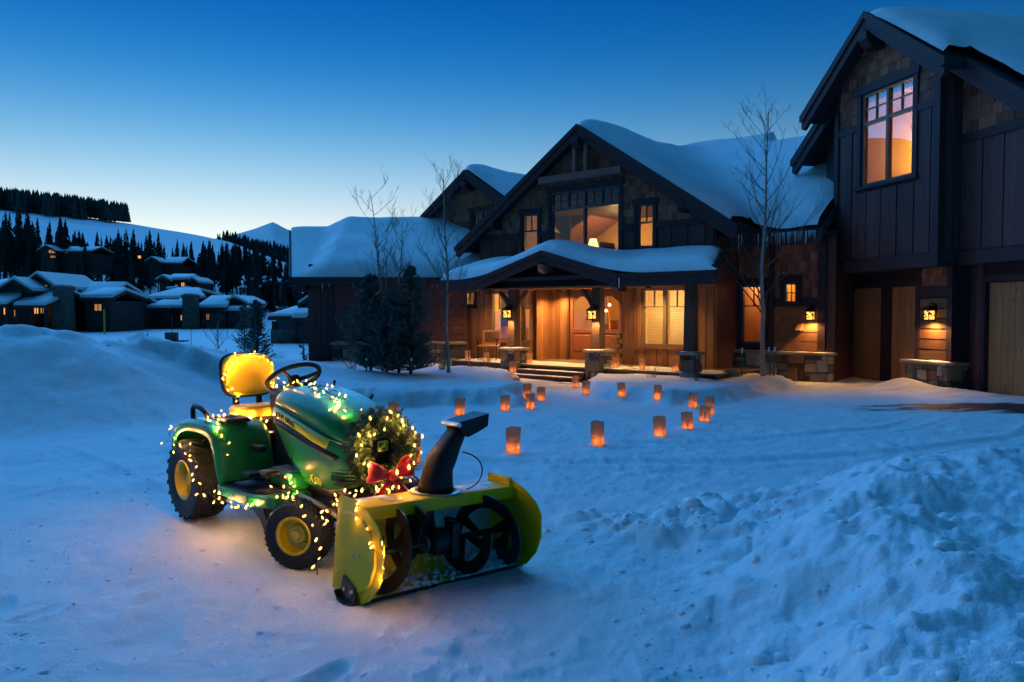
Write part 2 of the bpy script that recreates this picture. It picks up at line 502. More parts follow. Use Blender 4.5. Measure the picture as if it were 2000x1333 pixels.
def HGT(x, y):
    x = np.asarray(x, float); y = np.asarray(y, float)
    R = np.hypot(x, y)
    z = -0.30 * sstep(6, 18, y) + 0.10 * sstep(5, 9, x) * sstep(9, 14, y)
    z = z - 0.55 * sstep(22, 40, y) * (1 - 0.0 * x) + 0.25 * sstep(60, 110, y)
    near = 1 - sstep(60, 140, R)
    w = 0.5 * fbm(x * 0.9, y * 0.9, 3)
    # gentle roll of the drive
    z = z + near * (0.035 * fbm(x * 0.45 + 3, y * 0.45, 3) + 0.020 * fbm(x * 1.9, y * 1.9, 3))
    # ploughed bank on the left
    d, h, s = poly_dist(x, y, BANK)
    d = d + 0.35 * w
    wd = np.where(s > 0, 4.2, 2.2)
    prof = (1 - sstep(0.0, 1.0, np.clip(d, 0, 99) / wd))
    rough = sstep(0.25, 0.8, prof)
    z = z + prof * (h + 0.30 * sstep(18, 13, y) * 0) + prof * (0.07 * fbm(x * 1.3, y * 1.3, 4) + 0.04 * fbm(x * 4, y * 4, 4) + 0.16 * rough * sstep(0.86, 0.98, prof) * (lumps(x, y, 0.8, 3, 0.5) - 0.15) * sstep(0.2, 0.6, h))
    # foreground berm on the right
    d, _, s = poly_dist(x, y, BERM)
    sdist = np.where(s > 0, d, -d) + 0.28 * fbm(x * 1.6 + 8, y * 1.6, 3)
    m = sstep(-0.12, 1.15, sdist) * (1 - sstep(14, 20, x))
    edge = sstep(-0.35, 0.15, sdist) * (1 - sstep(0.9, 2.2, sdist))
    z = z + m * (0.40 + 0.12 * fbm(x * 0.8, y * 0.8 + 20, 3)) + m * 0.09 * (fbm(x * 2.6, y * 2.6 + 5, 4))
    foot = (1 - sstep(2.6, 4.2, y)) * 0.55 + 0.35 * sstep(5.3, 6.2, y) + 0.12
    z = z + (sstep(-0.1, 0.4, sdist)) * (foot * (0.055 * lumps(x + 0.1 * fbm(x * 7, y * 7, 2), y + 0.1 * fbm(x * 7 + 5, y * 7, 2), 0.42, 1, 0.6) + 0.018 * lumps(x + 3, y, 0.19, 9, 0.6))) + edge * (0.028 * lumps(x + 0.06 * fbm(x * 11, y * 11, 2), y, 0.24, 5, 0.7) + 0.014 * lumps(x, y + 7, 0.12, 21, 0.6) + 0.022 * fbm(x * 9, y * 9, 4))
    z = z + m * 0.02 * fbm(x * 9, y * 9, 3)
    # clods spilled along the ploughed windrow in the middle
    d, h, s = poly_dist(x, y, RIDGE)
    k = np.exp(-(d / 0.34) ** 2)
    z = z + h * k * (0.7 + 0.6 * fbm(x * 5, y * 5, 3)) + h * k * 0.9 * lumps(x, y, 0.16, 2, 0.8)
    # deeper snow on the beds beside the walk
    for P, hh in ((LAWN_L, 0.30), (LAWN_R, 0.26)):
        ins = in_poly(x, y, P)
        d, _, _ = poly_dist(x, y, P + [P[0]])
        sd = np.where(ins, d, -d) + 0.22 * fbm(x * 2.2, y * 2.2 + 4, 3)
        k = sstep(-0.22, 0.22, sd)
        z = z + hh * k * (1 + 0.25 * fbm(x * 0.8, y * 0.8, 2)) + 0.05 * np.exp(-(sd / 0.3) ** 2) * lumps(x, y, 0.3, 4, 0.6)
    # drift against the garage pier, foot prints
    z = z + 0.24 * np.exp(-(((x - 8.55) / 0.45) ** 2 + ((y - 16.75) / 0.6) ** 2)) + 0.10 * np.exp(-(((x - 9.0) / 0.5) ** 2 + ((y - 15.4) / 0.8) ** 2))
    for fx, fy, fr in FEET:
        ca, sa = math.cos(fr), math.sin(fr)
        px = ((x - fx) * ca + (y - fy) * sa) / 0.125; py = (-(x - fx) * sa + (y - fy) * ca) / 0.058
        q = px * px + py * py
        z = z - 0.020 * np.exp(-q ** 2) + 0.010 * np.exp(-((np.sqrt(q) - 1.35) / 0.3) ** 2)
    # wheel ruts left by the tractor coming down the drive
    u = (x + 1.89) * 0.706 + (y - 5.58) * -0.708; v = (x + 1.89) * 0.708 + (y - 5.58) * 0.706
    v = v + 0.10 * np.sin(u * 0.5) * (u < 0)
    behind = sstep(0.1, -0.6, u) * sstep(-6.5, -4.0, u)
    for c in (-0.39, 0.39):
        q = np.abs(v - c)
        z = z - behind * (0.020 * (1 - sstep(0.09, 0.14, q)) - 0.012 * np.exp(-((q - 0.16) / 0.035) ** 2)) + behind * 0.008 * (1 - sstep(0.08, 0.12, q)) * (np.sin(u * 52 + 14 * q) > 0)
    # old car tracks curving round the drive
    for rr_ in (5.9, 7.4):
        q = np.abs(np.hypot(x - 1.2, (y - 14.5) * 1.05) - rr_ + 0.15 * fbm(x * .4, y * .4, 2))
        z = z - (0.022 * (1 - sstep(0.10, 0.20, q)) - 0.014 * np.exp(-((q - 0.24) / 0.06) ** 2)) * sstep(12.5, 10.5, y) * sstep(6.4, 7.2, y)
    # flat packed snow under the tractor
    k = np.exp(-(((x + 1.1) / 1.5) ** 4 + ((y - 4.9) / 1.4) ** 4))
    z = z * (1 - 0.75 * k)
    close = 1 - sstep(11, 19, R)
    z = z + close * (0.015 * fbm(x * 6, y * 6 + 9, 4) + 0.026 * np.clip(fbm(x * 11 + 4, y * 11, 4), 0, 1) * (0.35 + 0.65 * sstep(-0.1, 0.3, fbm(x * 0.7, y * 0.7 + 31, 2))))
    z = z + 0.03 * np.exp(-(((x + 2.0) / 0.5) ** 2 + ((y - 5.5) / 0.45) ** 2)) - 0.035 * np.exp(-(((x - 0.05) / 0.35) ** 2 + ((y - 4.45) / 0.4) ** 2))
    return z
def hz(x, y): return float(HGT(np.array([x]), np.array([y]))[0])
# mesh rings grow with distance
ang = np.concatenate([np.radians(np.linspace(-52, 52, 700)), np.radians(np.linspace(52, 308, 70)[1:-1])])
rad = [0.35]
while rad[-1] < 3500:
    r = rad[-1]; rad.append(r * (1.10 if r < 1.6 else 1.0085 if r < 24 else 1.03 if r < 130 else 1.16))
rad = np.array(rad)
A_, R_ = np.meshgrid(ang, rad)
X_ = R_ * np.sin(A_); Y_ = R_ * np.cos(A_)
Z_ = HGT(X_, Y_)
nr, na = X_.shape
verts = np.stack([X_, Y_, Z_], -1).reshape(-1, 3)
verts = np.vstack([verts, [[0, 0, hz(0, 0)]]])
i = np.arange(nr - 1)[:, None] * na; j = np.arange(na)[None, :]; j2 = (j + 1) % na
quads = np.stack([i + j, i + na + j, i + na + j2, i + j2], -1).reshape(-1, 4)
fan = np.stack([np.arange(na), (np.arange(na) + 1) % na, np.full(na, nr * na)], -1)
me = bpy.data.meshes.new('snowy_ground')
me.vertices.add(len(verts)); me.vertices.foreach_set('co', verts.astype(np.float32).ravel())
nl = quads.size + fan.size
me.loops.add(nl); me.loops.foreach_set('vertex_index', np.concatenate([quads.ravel(), fan.ravel()]).astype(np.int32))
npoly = len(quads) + len(fan)
me.polygons.add(npoly)
ls = np.concatenate([np.arange(len(quads)) * 4, quads.size + np.arange(len(fan)) * 3]).astype(np.int32)
me.polygons.foreach_set('loop_start', ls)
me.polygons.foreach_set('use_smooth', np.ones(npoly, bool))
me.update(calc_edges=True); me.validate()
me.materials.append(M('snow'))
ground = link('snowy_ground', me)
bm = bmesh.new(); bm.from_mesh(me)
if sum(f.normal.z for f in list(bm.faces)[:2000]) < 0:
    bmesh.ops.reverse_faces(bm, faces=bm.faces[:]); bm.to_mesh(me)
bm.free()
tag(ground, 'trampled blue dusk snow covering the drive and field', 'snow ground', kind='structure')

# loose clods of snow, far too many to count
cl = MB()
ico = bmesh.new(); bmesh.ops.create_icosphere(ico, subdivisions=1, radius=1.0)
iv = np.array([v.co[:] for v in ico.verts]); ifc = [tuple(v.index for v in f.verts) for f in ico.faces]; ico.free()
CL = []
def clod(x, y, r): CL.append((x, y, r))
for _ in range(200):                                   # along the berm edge and its crest
    k = RNG.integers(1, len(BERM) - 2); p, q = BERM[k], BERM[k + 1]; t_ = RNG.random()
    clod(p[0] + t_ * (q[0] - p[0]) + abs(RNG.normal(0, 0.5)) - 0.25, p[1] + t_ * (q[1] - p[1]) - RNG.normal(0.1, 0.35), min(0.045, 0.006 + RNG.exponential(0.007)))
for _ in range(40):
    clod(RNG.uniform(0.7, 2.6), RNG.uniform(2.0, 3.4), min(0.06, 0.012 + RNG.exponential(0.014)))
for _ in range(70):
    clod(0.95 + RNG.normal(0, 0.38), 5.15 + RNG.normal(0, 0.22), 0.008 + RNG.exponential(0.010))
for _ in range(1900):
    clod(RNG.uniform(-3.9, 1.0), RNG.uniform(2.1, 7.0), min(0.02, 0.003 + RNG.exponential(0.0032)))
for _ in range(30):
    clod(RNG.uniform(-4, -1.6), RNG.uniform(2.4, 3.6), 0.008 + RNG.exponential(0.006))
for _ in range(60):
    k = RNG.integers(0, len(BANK) - 1); p, q = BANK[k], BANK[k + 1]; t_ = RNG.random()
    clod(p[0] + t_ * (q[0] - p[0]) + RNG.normal(0.5, 0.6), p[1] + t_ * (q[1] - p[1]) + RNG.normal(0, 0.5), 0.012 + RNG.exponential(0.010))
CL = np.array(CL); CZ = HGT(CL[:, 0], CL[:, 1])
for (x, y, r), zc in zip(CL, CZ):
    n = iv * (1 + 0.55 * fbm(iv[:, 0:1] * 1.7 + x * 9, iv[:, 1:2] * 1.7 + iv[:, 2:3] * 1.3 + y * 7, 3))
    n = n * np.array([r * RNG.uniform(0.8, 1.4), r * RNG.uniform(0.8, 1.4), r * RNG.uniform(0.6, 0.9)])
    a = RNG.uniform(0, 6.28); ca, sa = math.cos(a), math.sin(a)
    P = np.stack([n[:, 0] * ca - n[:, 1] * sa + x, n[:, 0] * sa + n[:, 1] * ca + y, n[:, 2] + zc - r * 0.22], -1)
    cl.add(P.tolist(), ifc)
o = cl.build('snow_clods', M('clod snow'), smooth=True, fix=False)
tag(o, 'loose clods and crumbs of ploughed snow lying on the drive', 'snow', kind='stuff')
# ------------------------------------------------------------------ building kit (local frames: x along the wall, y into the house, z up)
def slices(x0, x1, z0, z1, openings):
    """rectangle minus openings -> list of rectangles"""
    xs = sorted({x0, x1, *[min(max(o[k], x0), x1) for o in openings for k in (0, 1)]})
    out = []
    for a, b in zip(xs[:-1], xs[1:]):
        if b - a < 1e-4: continue
        cuts = sorted([(max(o[2], z0), min(o[3], z1)) for o in openings if o[0] < b - 1e-5 and o[1] > a + 1e-5])
        z = z0
        for c, d in cuts:
            if c - z > 1e-3: out.append((a, b, z, c))
            z = max(z, d)
        if z1 - z > 1e-3: out.append((a, b, z, z1))
    return out
def clipped(rect, planes):
    p = [(rect[0], rect[2]), (rect[1], rect[2]), (rect[1], rect[3]), (rect[0], rect[3])]
    for a, b, c in planes:
        p = clip(p, a, b, c)
        if len(p) < 3: return []
    return p if area(p) > 2e-4 else []
def wall_panel(parent, name, m, x0, x1, z0, z1, y, th=0.12, openings=(), planes=()):
    mb = MB()
    for r in slices(x0, x1, z0, z1, openings):
        p = clipped(r, planes)
        if p: mb.prism_y(p, y, y + th)
    return mb.build(name, m, parent)
def boards(parent, m, x0, x1, z0, z1, y, w=0.22, proud=0.022, openings=(), planes=(), name='board', jitter=0.1, gap=0.012):
    """vertical planks, each its own piece"""
    x = x0; k = 0
    while x < x1 - 0.03:
        ww = min(w * random.uniform(1 - jitter, 1 + jitter), x1 - x)
        if x1 - x - ww < 0.06: ww = x1 - x
        for r in slices(x + gap / 2, x + ww - gap / 2, z0, z1, openings):
            p = clipped(r, planes)
            if p:
                cx = sum(q[0] for q in p) / len(p); cz = sum(q[1] for q in p) / len(p)
                pr = proud * random.uniform(0.75, 1.2) + (0.018 if k % 2 else 0)
                MB().prism_y([(q[0] - cx, q[1] - cz) for q in p], -pr, 0).build(name, m, parent, loc=(cx, y, cz))
        x += ww; k += 1
def lap(parent, m, x0, x1, z0, z1, y, h=0.24, openings=(), planes=(), gap=0.02):
    z = z0
    while z < z1 - 0.04:
        hh = min(h, z1 - z)
        for r in slices(x0, x1, z + gap / 2, z + hh - gap / 2, openings):
            p = clipped(r, planes)
            if p:
                cx = sum(q[0] for q in p) / len(p); cz = sum(q[1] for q in p) / len(p)
                MB().prism_y([(q[0] - cx, q[1] - cz) for q in p], -random.uniform(0.022, 0.032), 0).build('siding_board', m, parent, loc=(cx, y, cz))
        z += hh
def shingles(parent, m, x0, x1, z0, z1, y, h=0.24, w=0.2, openings=(), planes=()):
    """cedar shakes in courses, each its own piece"""
    row = 0; z = z0
    while z < z1 - 0.02:
        x = x0 - random.uniform(0, w)
        zt = min(z + h, z1)
        while x < x1:
            ww = w * random.uniform(0.55, 1.45)
            r = (max(x, x0) + 0.004, min(x + ww, x1) - 0.004, z + random.uniform(-0.012, 0.012), zt + 0.01)
            x += ww
            if r[1] - r[0] < 0.03: continue
            for rr in slices(*r, openings):
                p = clipped(rr, planes)
                if p and area(p) > 0.003:
                    cx = sum(q[0] for q in p) / len(p); cz = sum(q[1] for q in p) / len(p)
                    mb = MB(); n = len(p); pr = random.uniform(0.014, 0.03)
                    mb.add([(q[0] - cx, -(pr if q[1] < cz else pr * 0.35), q[1] - cz) for q in p] + [(q[0] - cx, 0, q[1] - cz) for q in p],
                           [tuple(range(n))] + [(i, i + n, (i + 1) % n + n, (i + 1) % n) for i in range(n)])
                    mb.build('shingle', m, parent, loc=(cx, y, cz))
        z += h; row += 1
def stone_meshes():
    out = []
    for k in range(10):
        mb = MB().cham(-0.5, 0.5, -0.5, 0.5, -0.5, 0.5, 0.10)
        rr = random.Random(k)
        mb.v = [(a + rr.uniform(-0.045, 0.045), b + rr.uniform(-0.05, 0.05), c + rr.uniform(-0.045, 0.045)) for a, b, c in mb.v]
        out.append(mb.mesh('stone', M('stone'), smooth=False))
    return out
STONES = stone_meshes()
def stone_face(parent, p0, dx, length, z0, z1, nrm, size=0.2, depth=0.10):
    """irregular ashlar laid on one upright face: p0 start, dx unit direction along the face"""
    ang_ = math.atan2(dx[1], dx[0])
    # random rectangular packing on a half-size lattice
    cw = size * 0.62; nx = max(1, round(length / cw)); nz = max(1, round((z1 - z0) / (size * 0.5)))
    cw = length / nx; ch = (z1 - z0) / nz
    used = np.zeros((nx, nz), bool)
    for k in range(nz):
        for i in range(nx):
            if used[i, k]: continue
            w_ = random.choice((1, 2, 2, 2, 3)); h_ = random.choice((1, 1, 2, 2, 3))
            w_ = min(w_, nx - i); h_ = min(h_, nz - k)
            while w_ > 1 and used[i:i + w_, k].any(): w_ -= 1
            while h_ > 1 and used[i:i + w_, k:k + h_].any(): h_ -= 1
            used[i:i + w_, k:k + h_] = True
            sx, sz = w_ * cw - 0.014, h_ * ch - 0.014
            c = (i + w_ / 2) * cw
            d = depth * random.uniform(0.8, 1.25)
            o = link('stone', random.choice(STONES), parent, (p0[0] + dx[0] * c + nrm[0] * (d / 2 - depth * 0.5), p0[1] + dx[1] * c + nrm[1] * (d / 2 - depth * 0.5), z0 + (k + h_ / 2) * ch), (0, 0, ang_), (sx, d, sz))
def stone_pillar(parent, x0, x1, y0, y1, z0, z1, cap=0.075, over=0.055, size=0.19):
    core = MB().box(x0 + 0.06, x1 - 0.06, y0 + 0.06, y1 - 0.06, z0, z1).build('stone_pillar', M('mortar'), parent)
    stone_face(core, (x0, y0 + 0.05), (1, 0), x1 - x0, z0, z1, (0, -1), size)
    stone_face(core, (x1 - 0.05, y0), (0, 1), y1 - y0, z0, z1, (1, 0), size)
    stone_face(core, (x0 + 0.05, y0), (0, 1), y1 - y0, z0, z1, (-1, 0), size)
    mb = MB().cham(x0 - over, x1 + over, y0 - over, y1 + over, z1, z1 + cap, 0.018)
    mb.v = [(a + random.uniform(-.008, .008), b + random.uniform(-.008, .008), c) for a, b, c in mb.v]
    mb.build('cap_slab', M('slab cap'), core)
    snow_heap(core, x0 - over + .02, x1 + over - .02, y0 - over + .02, y1 + over - .02, z1 + cap, 0.035)
    return core
def snow_heap(parent, x0, x1, y0, y1, z, h, name='snow_cover', n=14, holes=0.35):
    xs = np.linspace(x0, x1, n); ys = np.linspace(y0, y1, n); X, Y = np.meshgrid(xs, ys)
    e = np.minimum.reduce([X - x0, x1 - X, Y - y0, y1 - Y]) / (0.5 * min(x1 - x0, y1 - y0))
    Z = z - 0.004 + h * np.clip(1 - np.exp(-3 * e), 0, 1) * (0.55 + 0.9 * fbm(X * 4 + z * 7 + x0, Y * 4 + y0, 3)) + 0.002
    MB().grid(np.stack([X, Y, Z], -1)).build(name, M('roof snow'), parent, smooth=True)
def window(parent, x0, x1, z0, z1, y, cols=1, rows=1, sash='sash', fr=0.05, bar=0.022, glass='glass', trim=0.09, trim_mat='dark trim', header=0.14, depth=0.10, sill=True, lites=None):
    """framed window: trim boards, sash, panes; the opening is in the wall at plane y"""
    root = MB()
    root.box(x0, x0 + fr, y - 0.01, y + depth, z0, z1).box(x1 - fr, x1, y - 0.01, y + depth, z0, z1)
    root.box(x0 + fr, x1 - fr, y - 0.01, y + depth, z0, z0 + fr).box(x0 + fr, x1 - fr, y - 0.01, y + depth, z1 - fr, z1)
    w = root.build('window', M(sash), parent)
    if trim:
        MB().box(x0 - trim, x0, y - 0.055, y + 0.03, z0 - 0.002, z1).build('trim_board', M(trim_mat), w)
        MB().box(x1, x1 + trim, y - 0.055, y + 0.03, z0 - 0.002, z1).build('trim_board', M(trim_mat), w)
        MB().box(x0 - trim - 0.05, x1 + trim + 0.05, y - 0.075, y + 0.03, z1 + 0.002, z1 + header).build('head_trim', M(trim_mat), w)
        if sill: MB().box(x0 - trim - 0.03, x1 + trim + 0.03, y - 0.09, y + 0.03, z0 - 0.075, z0 - 0.004).build('sill', M(trim_mat), w)
    if lites is None:
        lites = [(x0 + fr, x1 - fr, z0 + fr, z1 - fr, cols, rows)]
    for (a, b, c, d, nx, nz) in lites:
        MB().box(a, b, y + 0.045, y + 0.051, c, d).build('pane', M(glass), w)
        mb = MB()
        for i in range(1, nx): mb.box(a + (b - a) * i / nx - bar / 2, a + (b - a) * i / nx + bar / 2, y + 0.022, y + 0.074, c, d)
        for k in range(1, nz):
            zz = c + (d - c) * k / nz
            for i in range(nx):
                mb.box(a + (b - a) * i / nx + (bar / 2 if i else 0), a + (b - a) * (i + 1) / nx - (bar / 2 if i < nx - 1 else 0), y + 0.026, y + 0.07, zz - bar / 2, zz + bar / 2)
        if mb.v: mb.build('glazing_bar', M(sash), w)
    return w
def room(parent, x0, x1, y0, y1, z0, z1, watts, color=(1.0, 0.62, 0.28), lamp=None, wall='room wall', rad=0.12):
    mb = MB()
    mb.mat(0).add([(x0, y1, z0), (x1, y1, z0), (x1, y1, z1), (x0, y1, z1)], [(0, 1, 2, 3)])
    mb.add([(x0, y0, z0), (x0, y1, z0), (x0, y1, z1), (x0, y0, z1)], [(0, 1, 2, 3)])
    mb.add([(x1, y0, z0), (x1, y1, z0), (x1, y1, z1), (x1, y0, z1)], [(0, 1, 2, 3)])
    mb.add([(x0, y0, z1), (x1, y0, z1), (x1, y1, z1), (x0, y1, z1)], [(0, 1, 2, 3)])
    mb.mat(1).add([(x0, y0, z0), (x1, y0, z0), (x1, y1, z0), (x0, y1, z0)], [(0, 1, 2, 3)])
    r = mb.build('interior', [M(wall), M('room floor')], parent, fix=False)
    lamp = lamp or ((x0 + x1) / 2, (y0 + y1) / 2, z1 - 0.35)
    L = bpy.data.lights.new('room_lamp', 'POINT'); L.energy = watts; L.color = color; L.shadow_soft_size = rad
    lo = bpy.data.objects.new('room_lamp', L); col.objects.link(lo); lo.location = lamp; lo.parent = r
    return r
def barge(parent, cx, zap, half, slope, y0, y1, depth, m='dark trim', left=True, right=True, inset=0.0, xl=None, xr=None):
    """barge boards along a gable, top edge on the roof line"""
    for sgn, on, h in ((-1, left, xl or half), (1, right, xr or half)):
        if not on: continue
        z_ = zap - inset
        p = [(cx, z_), (cx + sgn * h, z_ - slope * h), (cx + sgn * h, z_ - slope * h - depth * 0.86), (cx + sgn * (h - 0.10), z_ - slope * h - depth), (cx, z_ - depth)]
        MB().prism_y(p, y0, y1).build('barge_board', M(m), parent, bevel=0.008)
def gable_deck(parent, cx, zap, hl, hr, slope, y0, y1, th=0.16, name='roof', m='roof shingle'):
    mb = MB()
    mb.prism_y([(cx, zap), (cx - hl, zap - slope * hl), (cx - hl, zap - slope * hl - th), (cx, zap - th)], y0, y1)
    mb.prism_y([(cx + 0.001, zap), (cx + hr, zap - slope * hr), (cx + hr, zap - slope * hr - th), (cx + 0.001, zap - th)], y0, y1)
    return mb.build(name, M(m), parent)
def roof_snow(parent, rects, zf, T, res=0.12, rim=0.35, seed=0, name='roof_snow', wob=0.10, xf=None, mask=None):
    """snow blanket over the union of rects (x0,x1,y0,y1); zf = roof surface; thickness swells away from the edges"""
    X0 = min(r[0] for r in rects); X1 = max(r[1] for r in rects); Y0 = min(r[2] for r in rects); Y1 = max(r[3] for r in rects)
    nx = int((X1 - X0) / res) + 2; ny = int((Y1 - Y0) / res) + 2
    X, Y = np.meshgrid(np.linspace(X0, X1, nx), np.linspace(Y0, Y1, ny))
    Xw = X; Yw = Y
    D = np.full(X.shape, -9.0)
    for r in rects:
        D = np.maximum(D, np.minimum.reduce([X - r[0], r[1] - X, Y - r[2], r[3] - Y]))
    Dn = np.clip(D + 0.10 * fbm(X * 1.2 + seed, Y * 1.2, 3), 0, 9)
    t = T * (1 - np.exp(-(Dn / rim) ** 1.0)) ** 0.6 * (1 + wob * 2 * fbm(X * 0.5 + seed * 3, Y * 0.5, 3))
    t = np.where(D <= 1e-6, 0.0, t)
    if mask is not None: t = t * mask(X, Y)
    Z = zf(X, Y) + t + 0.012
    keep = D > -1e-6
    if mask is not None: keep &= (t > 0.01) | (D < 0.01)
    P = np.stack([X, Y, Z], -1)
    mb = MB()
    mb.v = [tuple(p) for p in P.reshape(-1, 3)]
    for j in range(ny - 1):
        for i in range(nx - 1):
            if keep[j, i] and keep[j, i + 1] and keep[j + 1, i] and keep[j + 1, i + 1]:
                mb.f.append((j * nx + i, j * nx + i + 1, (j + 1) * nx + i + 1, (j + 1) * nx + i))
    mb.m = [0] * len(mb.f)
    me_ = mb.mesh(name, M('roof snow'), smooth=True, fix=False)
    bm = bmesh.new(); bm.from_mesh(me_); bmesh.ops.delete(bm, geom=[v for v in bm.verts if not v.link_faces], context='VERTS'); bm.to_mesh(me_); bm.free()
    return link(name, me_, parent)
def smax(a, b, k=0.25):
    h = np.clip(0.5 + 0.5 * (a - b) / k, 0, 1)
    return b + (a - b) * h + k * h * (1 - h)
ICI = MB().tube([(0, 0, 0), (0, 0, -0.35), (0, 0, -0.7), (0, 0, -1)], [1, 0.75, 0.4, 0.04], 6).mesh('icicle', M('ice'), smooth=True)
def icicles(parent, p, q, n, lmin, lmax, r=0.012):
    for _ in range(n):
        t_ = random.random(); L_ = random.uniform(lmin, lmax) * random.uniform(0.4, 1)
        s_ = r * (0.6 + L_ / lmax)
        link('icicle', ICI, parent, tuple(p[k] + t_ * (q[k] - p[k]) for k in range(3)), (0, 0, 0), (s_, s_, L_))

# lantern: iron hood over a cut-out cage of amber glass
m, t, b = mat('amber glass')
b.inputs['Base Color'].default_value = (0.8, 0.5, 0.15, 1)
b.inputs['Emission Color'].default_value = (1.0, 0.50, 0.08, 1); b.inputs['Emission Strength'].default_value = 1.1
def lantern(loc, rz, label, watts, s=1.0, up=True):
    root = empty('wall_lantern', loc, rz)
    w, d = 0.085 * s, 0.085 * s
    # local: y=0 wall plane, lantern hangs at y=-0.16
    MB().box(-0.05, 0.05, -0.022, 0, 0.02, 0.26).build('back_plate', M('black iron'), root, bevel=0.006)
    MB().tube([(0, -0.01, 0.2), (0, -0.08, 0.27), (0, -0.16, 0.25), (0, -0.16, 0.2)], 0.010, 8).build('arm', M('black iron'), root, smooth=True)
    MB().loft([[(-w * 1.35 * k, -0.16 - d * 1.35 * k, z), (w * 1.35 * k, -0.16 - d * 1.35 * k, z), (w * 1.35 * k, -0.16 + d * 1.35 * k, z), (-w * 1.35 * k, -0.16 + d * 1.35 * k, z)] for k, z in ((1, 0.105), (0.9, 0.13), (0.45, 0.19), (0.2, 0.215))]).build('hood', M('black iron'), root)
    g = MB().box(-w * .8, w * .8, -0.16 - d * .8, -0.16 + d * .8, -0.085, 0.10).build('glass_cage', M('amber glass'), root)
    mb = MB()
    for sx in (-1, 1):
        for sy in (-1, 1): mb.box(sx * w - 0.008, sx * w + 0.008, -0.16 + sy * d - 0.008, -0.16 + sy * d + 0.008, -0.10, 0.105)
    mb.box(-w - .008, w + .008, -0.16 - d - .008, -0.16 + d + .008, -0.115, -0.09)
    rr = random.Random(5)
    for sx in (-1, 1):                                   # cut-metal leaf pattern
        for k in range(11):
            u, z = rr.uniform(-.75, .75), rr.uniform(-0.075, 0.09); q = rr.uniform(.007, .016)
            mb.box(sx * w * .88 - .004, sx * w * .88 + .004, -0.16 + u * d - q, -0.16 + u * d + q, z - q, z + q)
            u, z = rr.uniform(-.75, .75), rr.uniform(-0.075, 0.09)
            mb.box(u * w - q, u * w + q, -0.16 + sx * d * .88 - .004, -0.16 + sx * d * .88 + .004, z - q, z + q)
    mb.build('frame', M('black iron'), root)
    L = bpy.data.lights.new('lantern_light', 'SPOT'); L.energy = watts; L.color = (1.0, 0.50, 0.14); L.shadow_soft_size = 0.04
    L.spot_size = math.radians(165); L.spot_blend = 0.6
    lo = bpy.data.objects.new('lantern_light', L); col.objects.link(lo); lo.parent = root; lo.location = (0, -0.16, -0.125)
    tag(root, label, 'lantern', 'wall lanterns on the house and garage')
    return root

# ------------------------------------------------------------------ main house
H_RZ = math.atan2(-0.644, 0.765)
house = empty('lodge_house', (1.79, 21.5, 0), H_RZ)
tag(house, 'dark timber lodge with snow covered gables, stone pillars and a lit porch', 'house')
SL = 3.1 / 4.65; ZA = 6.70
gp = [(SL, 1, ZA - 0.12), (-SL, 1, ZA - 0.12)]         # under the roof line
big = (-1.21, 1.14, 3.15, 4.95); wl_ = (-2.27, -1.69, 3.2, 4.42); wr_ = (1.69, 2.2, 3.2, 4.36)
ops = [big, wl_, wr_]
wall_panel(house, 'gable_wall', M('dark trim'), -4.05, 3.95, 2.3, 6.6, 0.45, 0.12, ops, gp)
pad = [(o[0] - 0.10, o[1] + 0.10, o[2] - 0.08, o[3] + 0.15) for o in ops]
shingles(house, M('shingle cedar'), -4.0, 3.9, 3.86, 6.5, 0.45, 0.20, 0.20, pad, gp)
boards(house, M('dark board'), -4.0, 3.9, 2.35, 3.70, 0.45, 0.24, openings=pad, planes=gp)
for r in slices(-4.0, 3.9, 3.70, 3.86, pad):
    p = clipped(r, gp)
    if p: MB().prism_y(p, 0.38, 0.45).build('band_board', M('dark trim'), house)
x0, x1, z0, z1 = big; xm = (x0 + x1) / 2; zt = 4.46
lit = []
for a, b_ in ((x0 + .05, xm - .03), (xm + .03, x1 - .05)):
    q = (a + b_) / 2
    lit += [(a, b_, z0 + .05, zt - .035, 1, 1), (a, q - .025, zt + .035, z1 - .05, 2, 2), (q + .025, b_, zt + .035, z1 - .05, 2, 2)]
wbig = window(house, x0, x1, z0, z1, 0.45, header=0.17, trim=0.10, lites=lit)
mb = MB().box(xm - .03, xm + .03, 0.44, 0.55, z0 + .05, z1 - .05)
for a, b_ in ((x0 + .05, xm - .03), (xm + .03, x1 - .05)):
    q = (a + b_) / 2
    mb.box(a, b_, 0.44, 0.55, zt - .035, zt + .035).box(q - .025, q + .025, 0.445, 0.545, zt + .035, z1 - .05)
mb.build('mullion', M('sash'), wbig)
for o_ in (wl_, wr_):
    zc = o_[2] + 0.58 * (o_[3] - o_[2])
    w_ = window(house, *o_, 0.45, header=0.13, lites=[(o_[0] + .05, o_[1] - .05, o_[2] + .05, zc - .02, 1, 1), (o_[0] + .05, o_[1] - .05, zc + .02, o_[3] - .05, 2, 1)])
    MB().box(o_[0] + .05, o_[1] - .05, 0.45, 0.53, zc - .02, zc + .02).build('meeting_rail', M('sash'), w_)
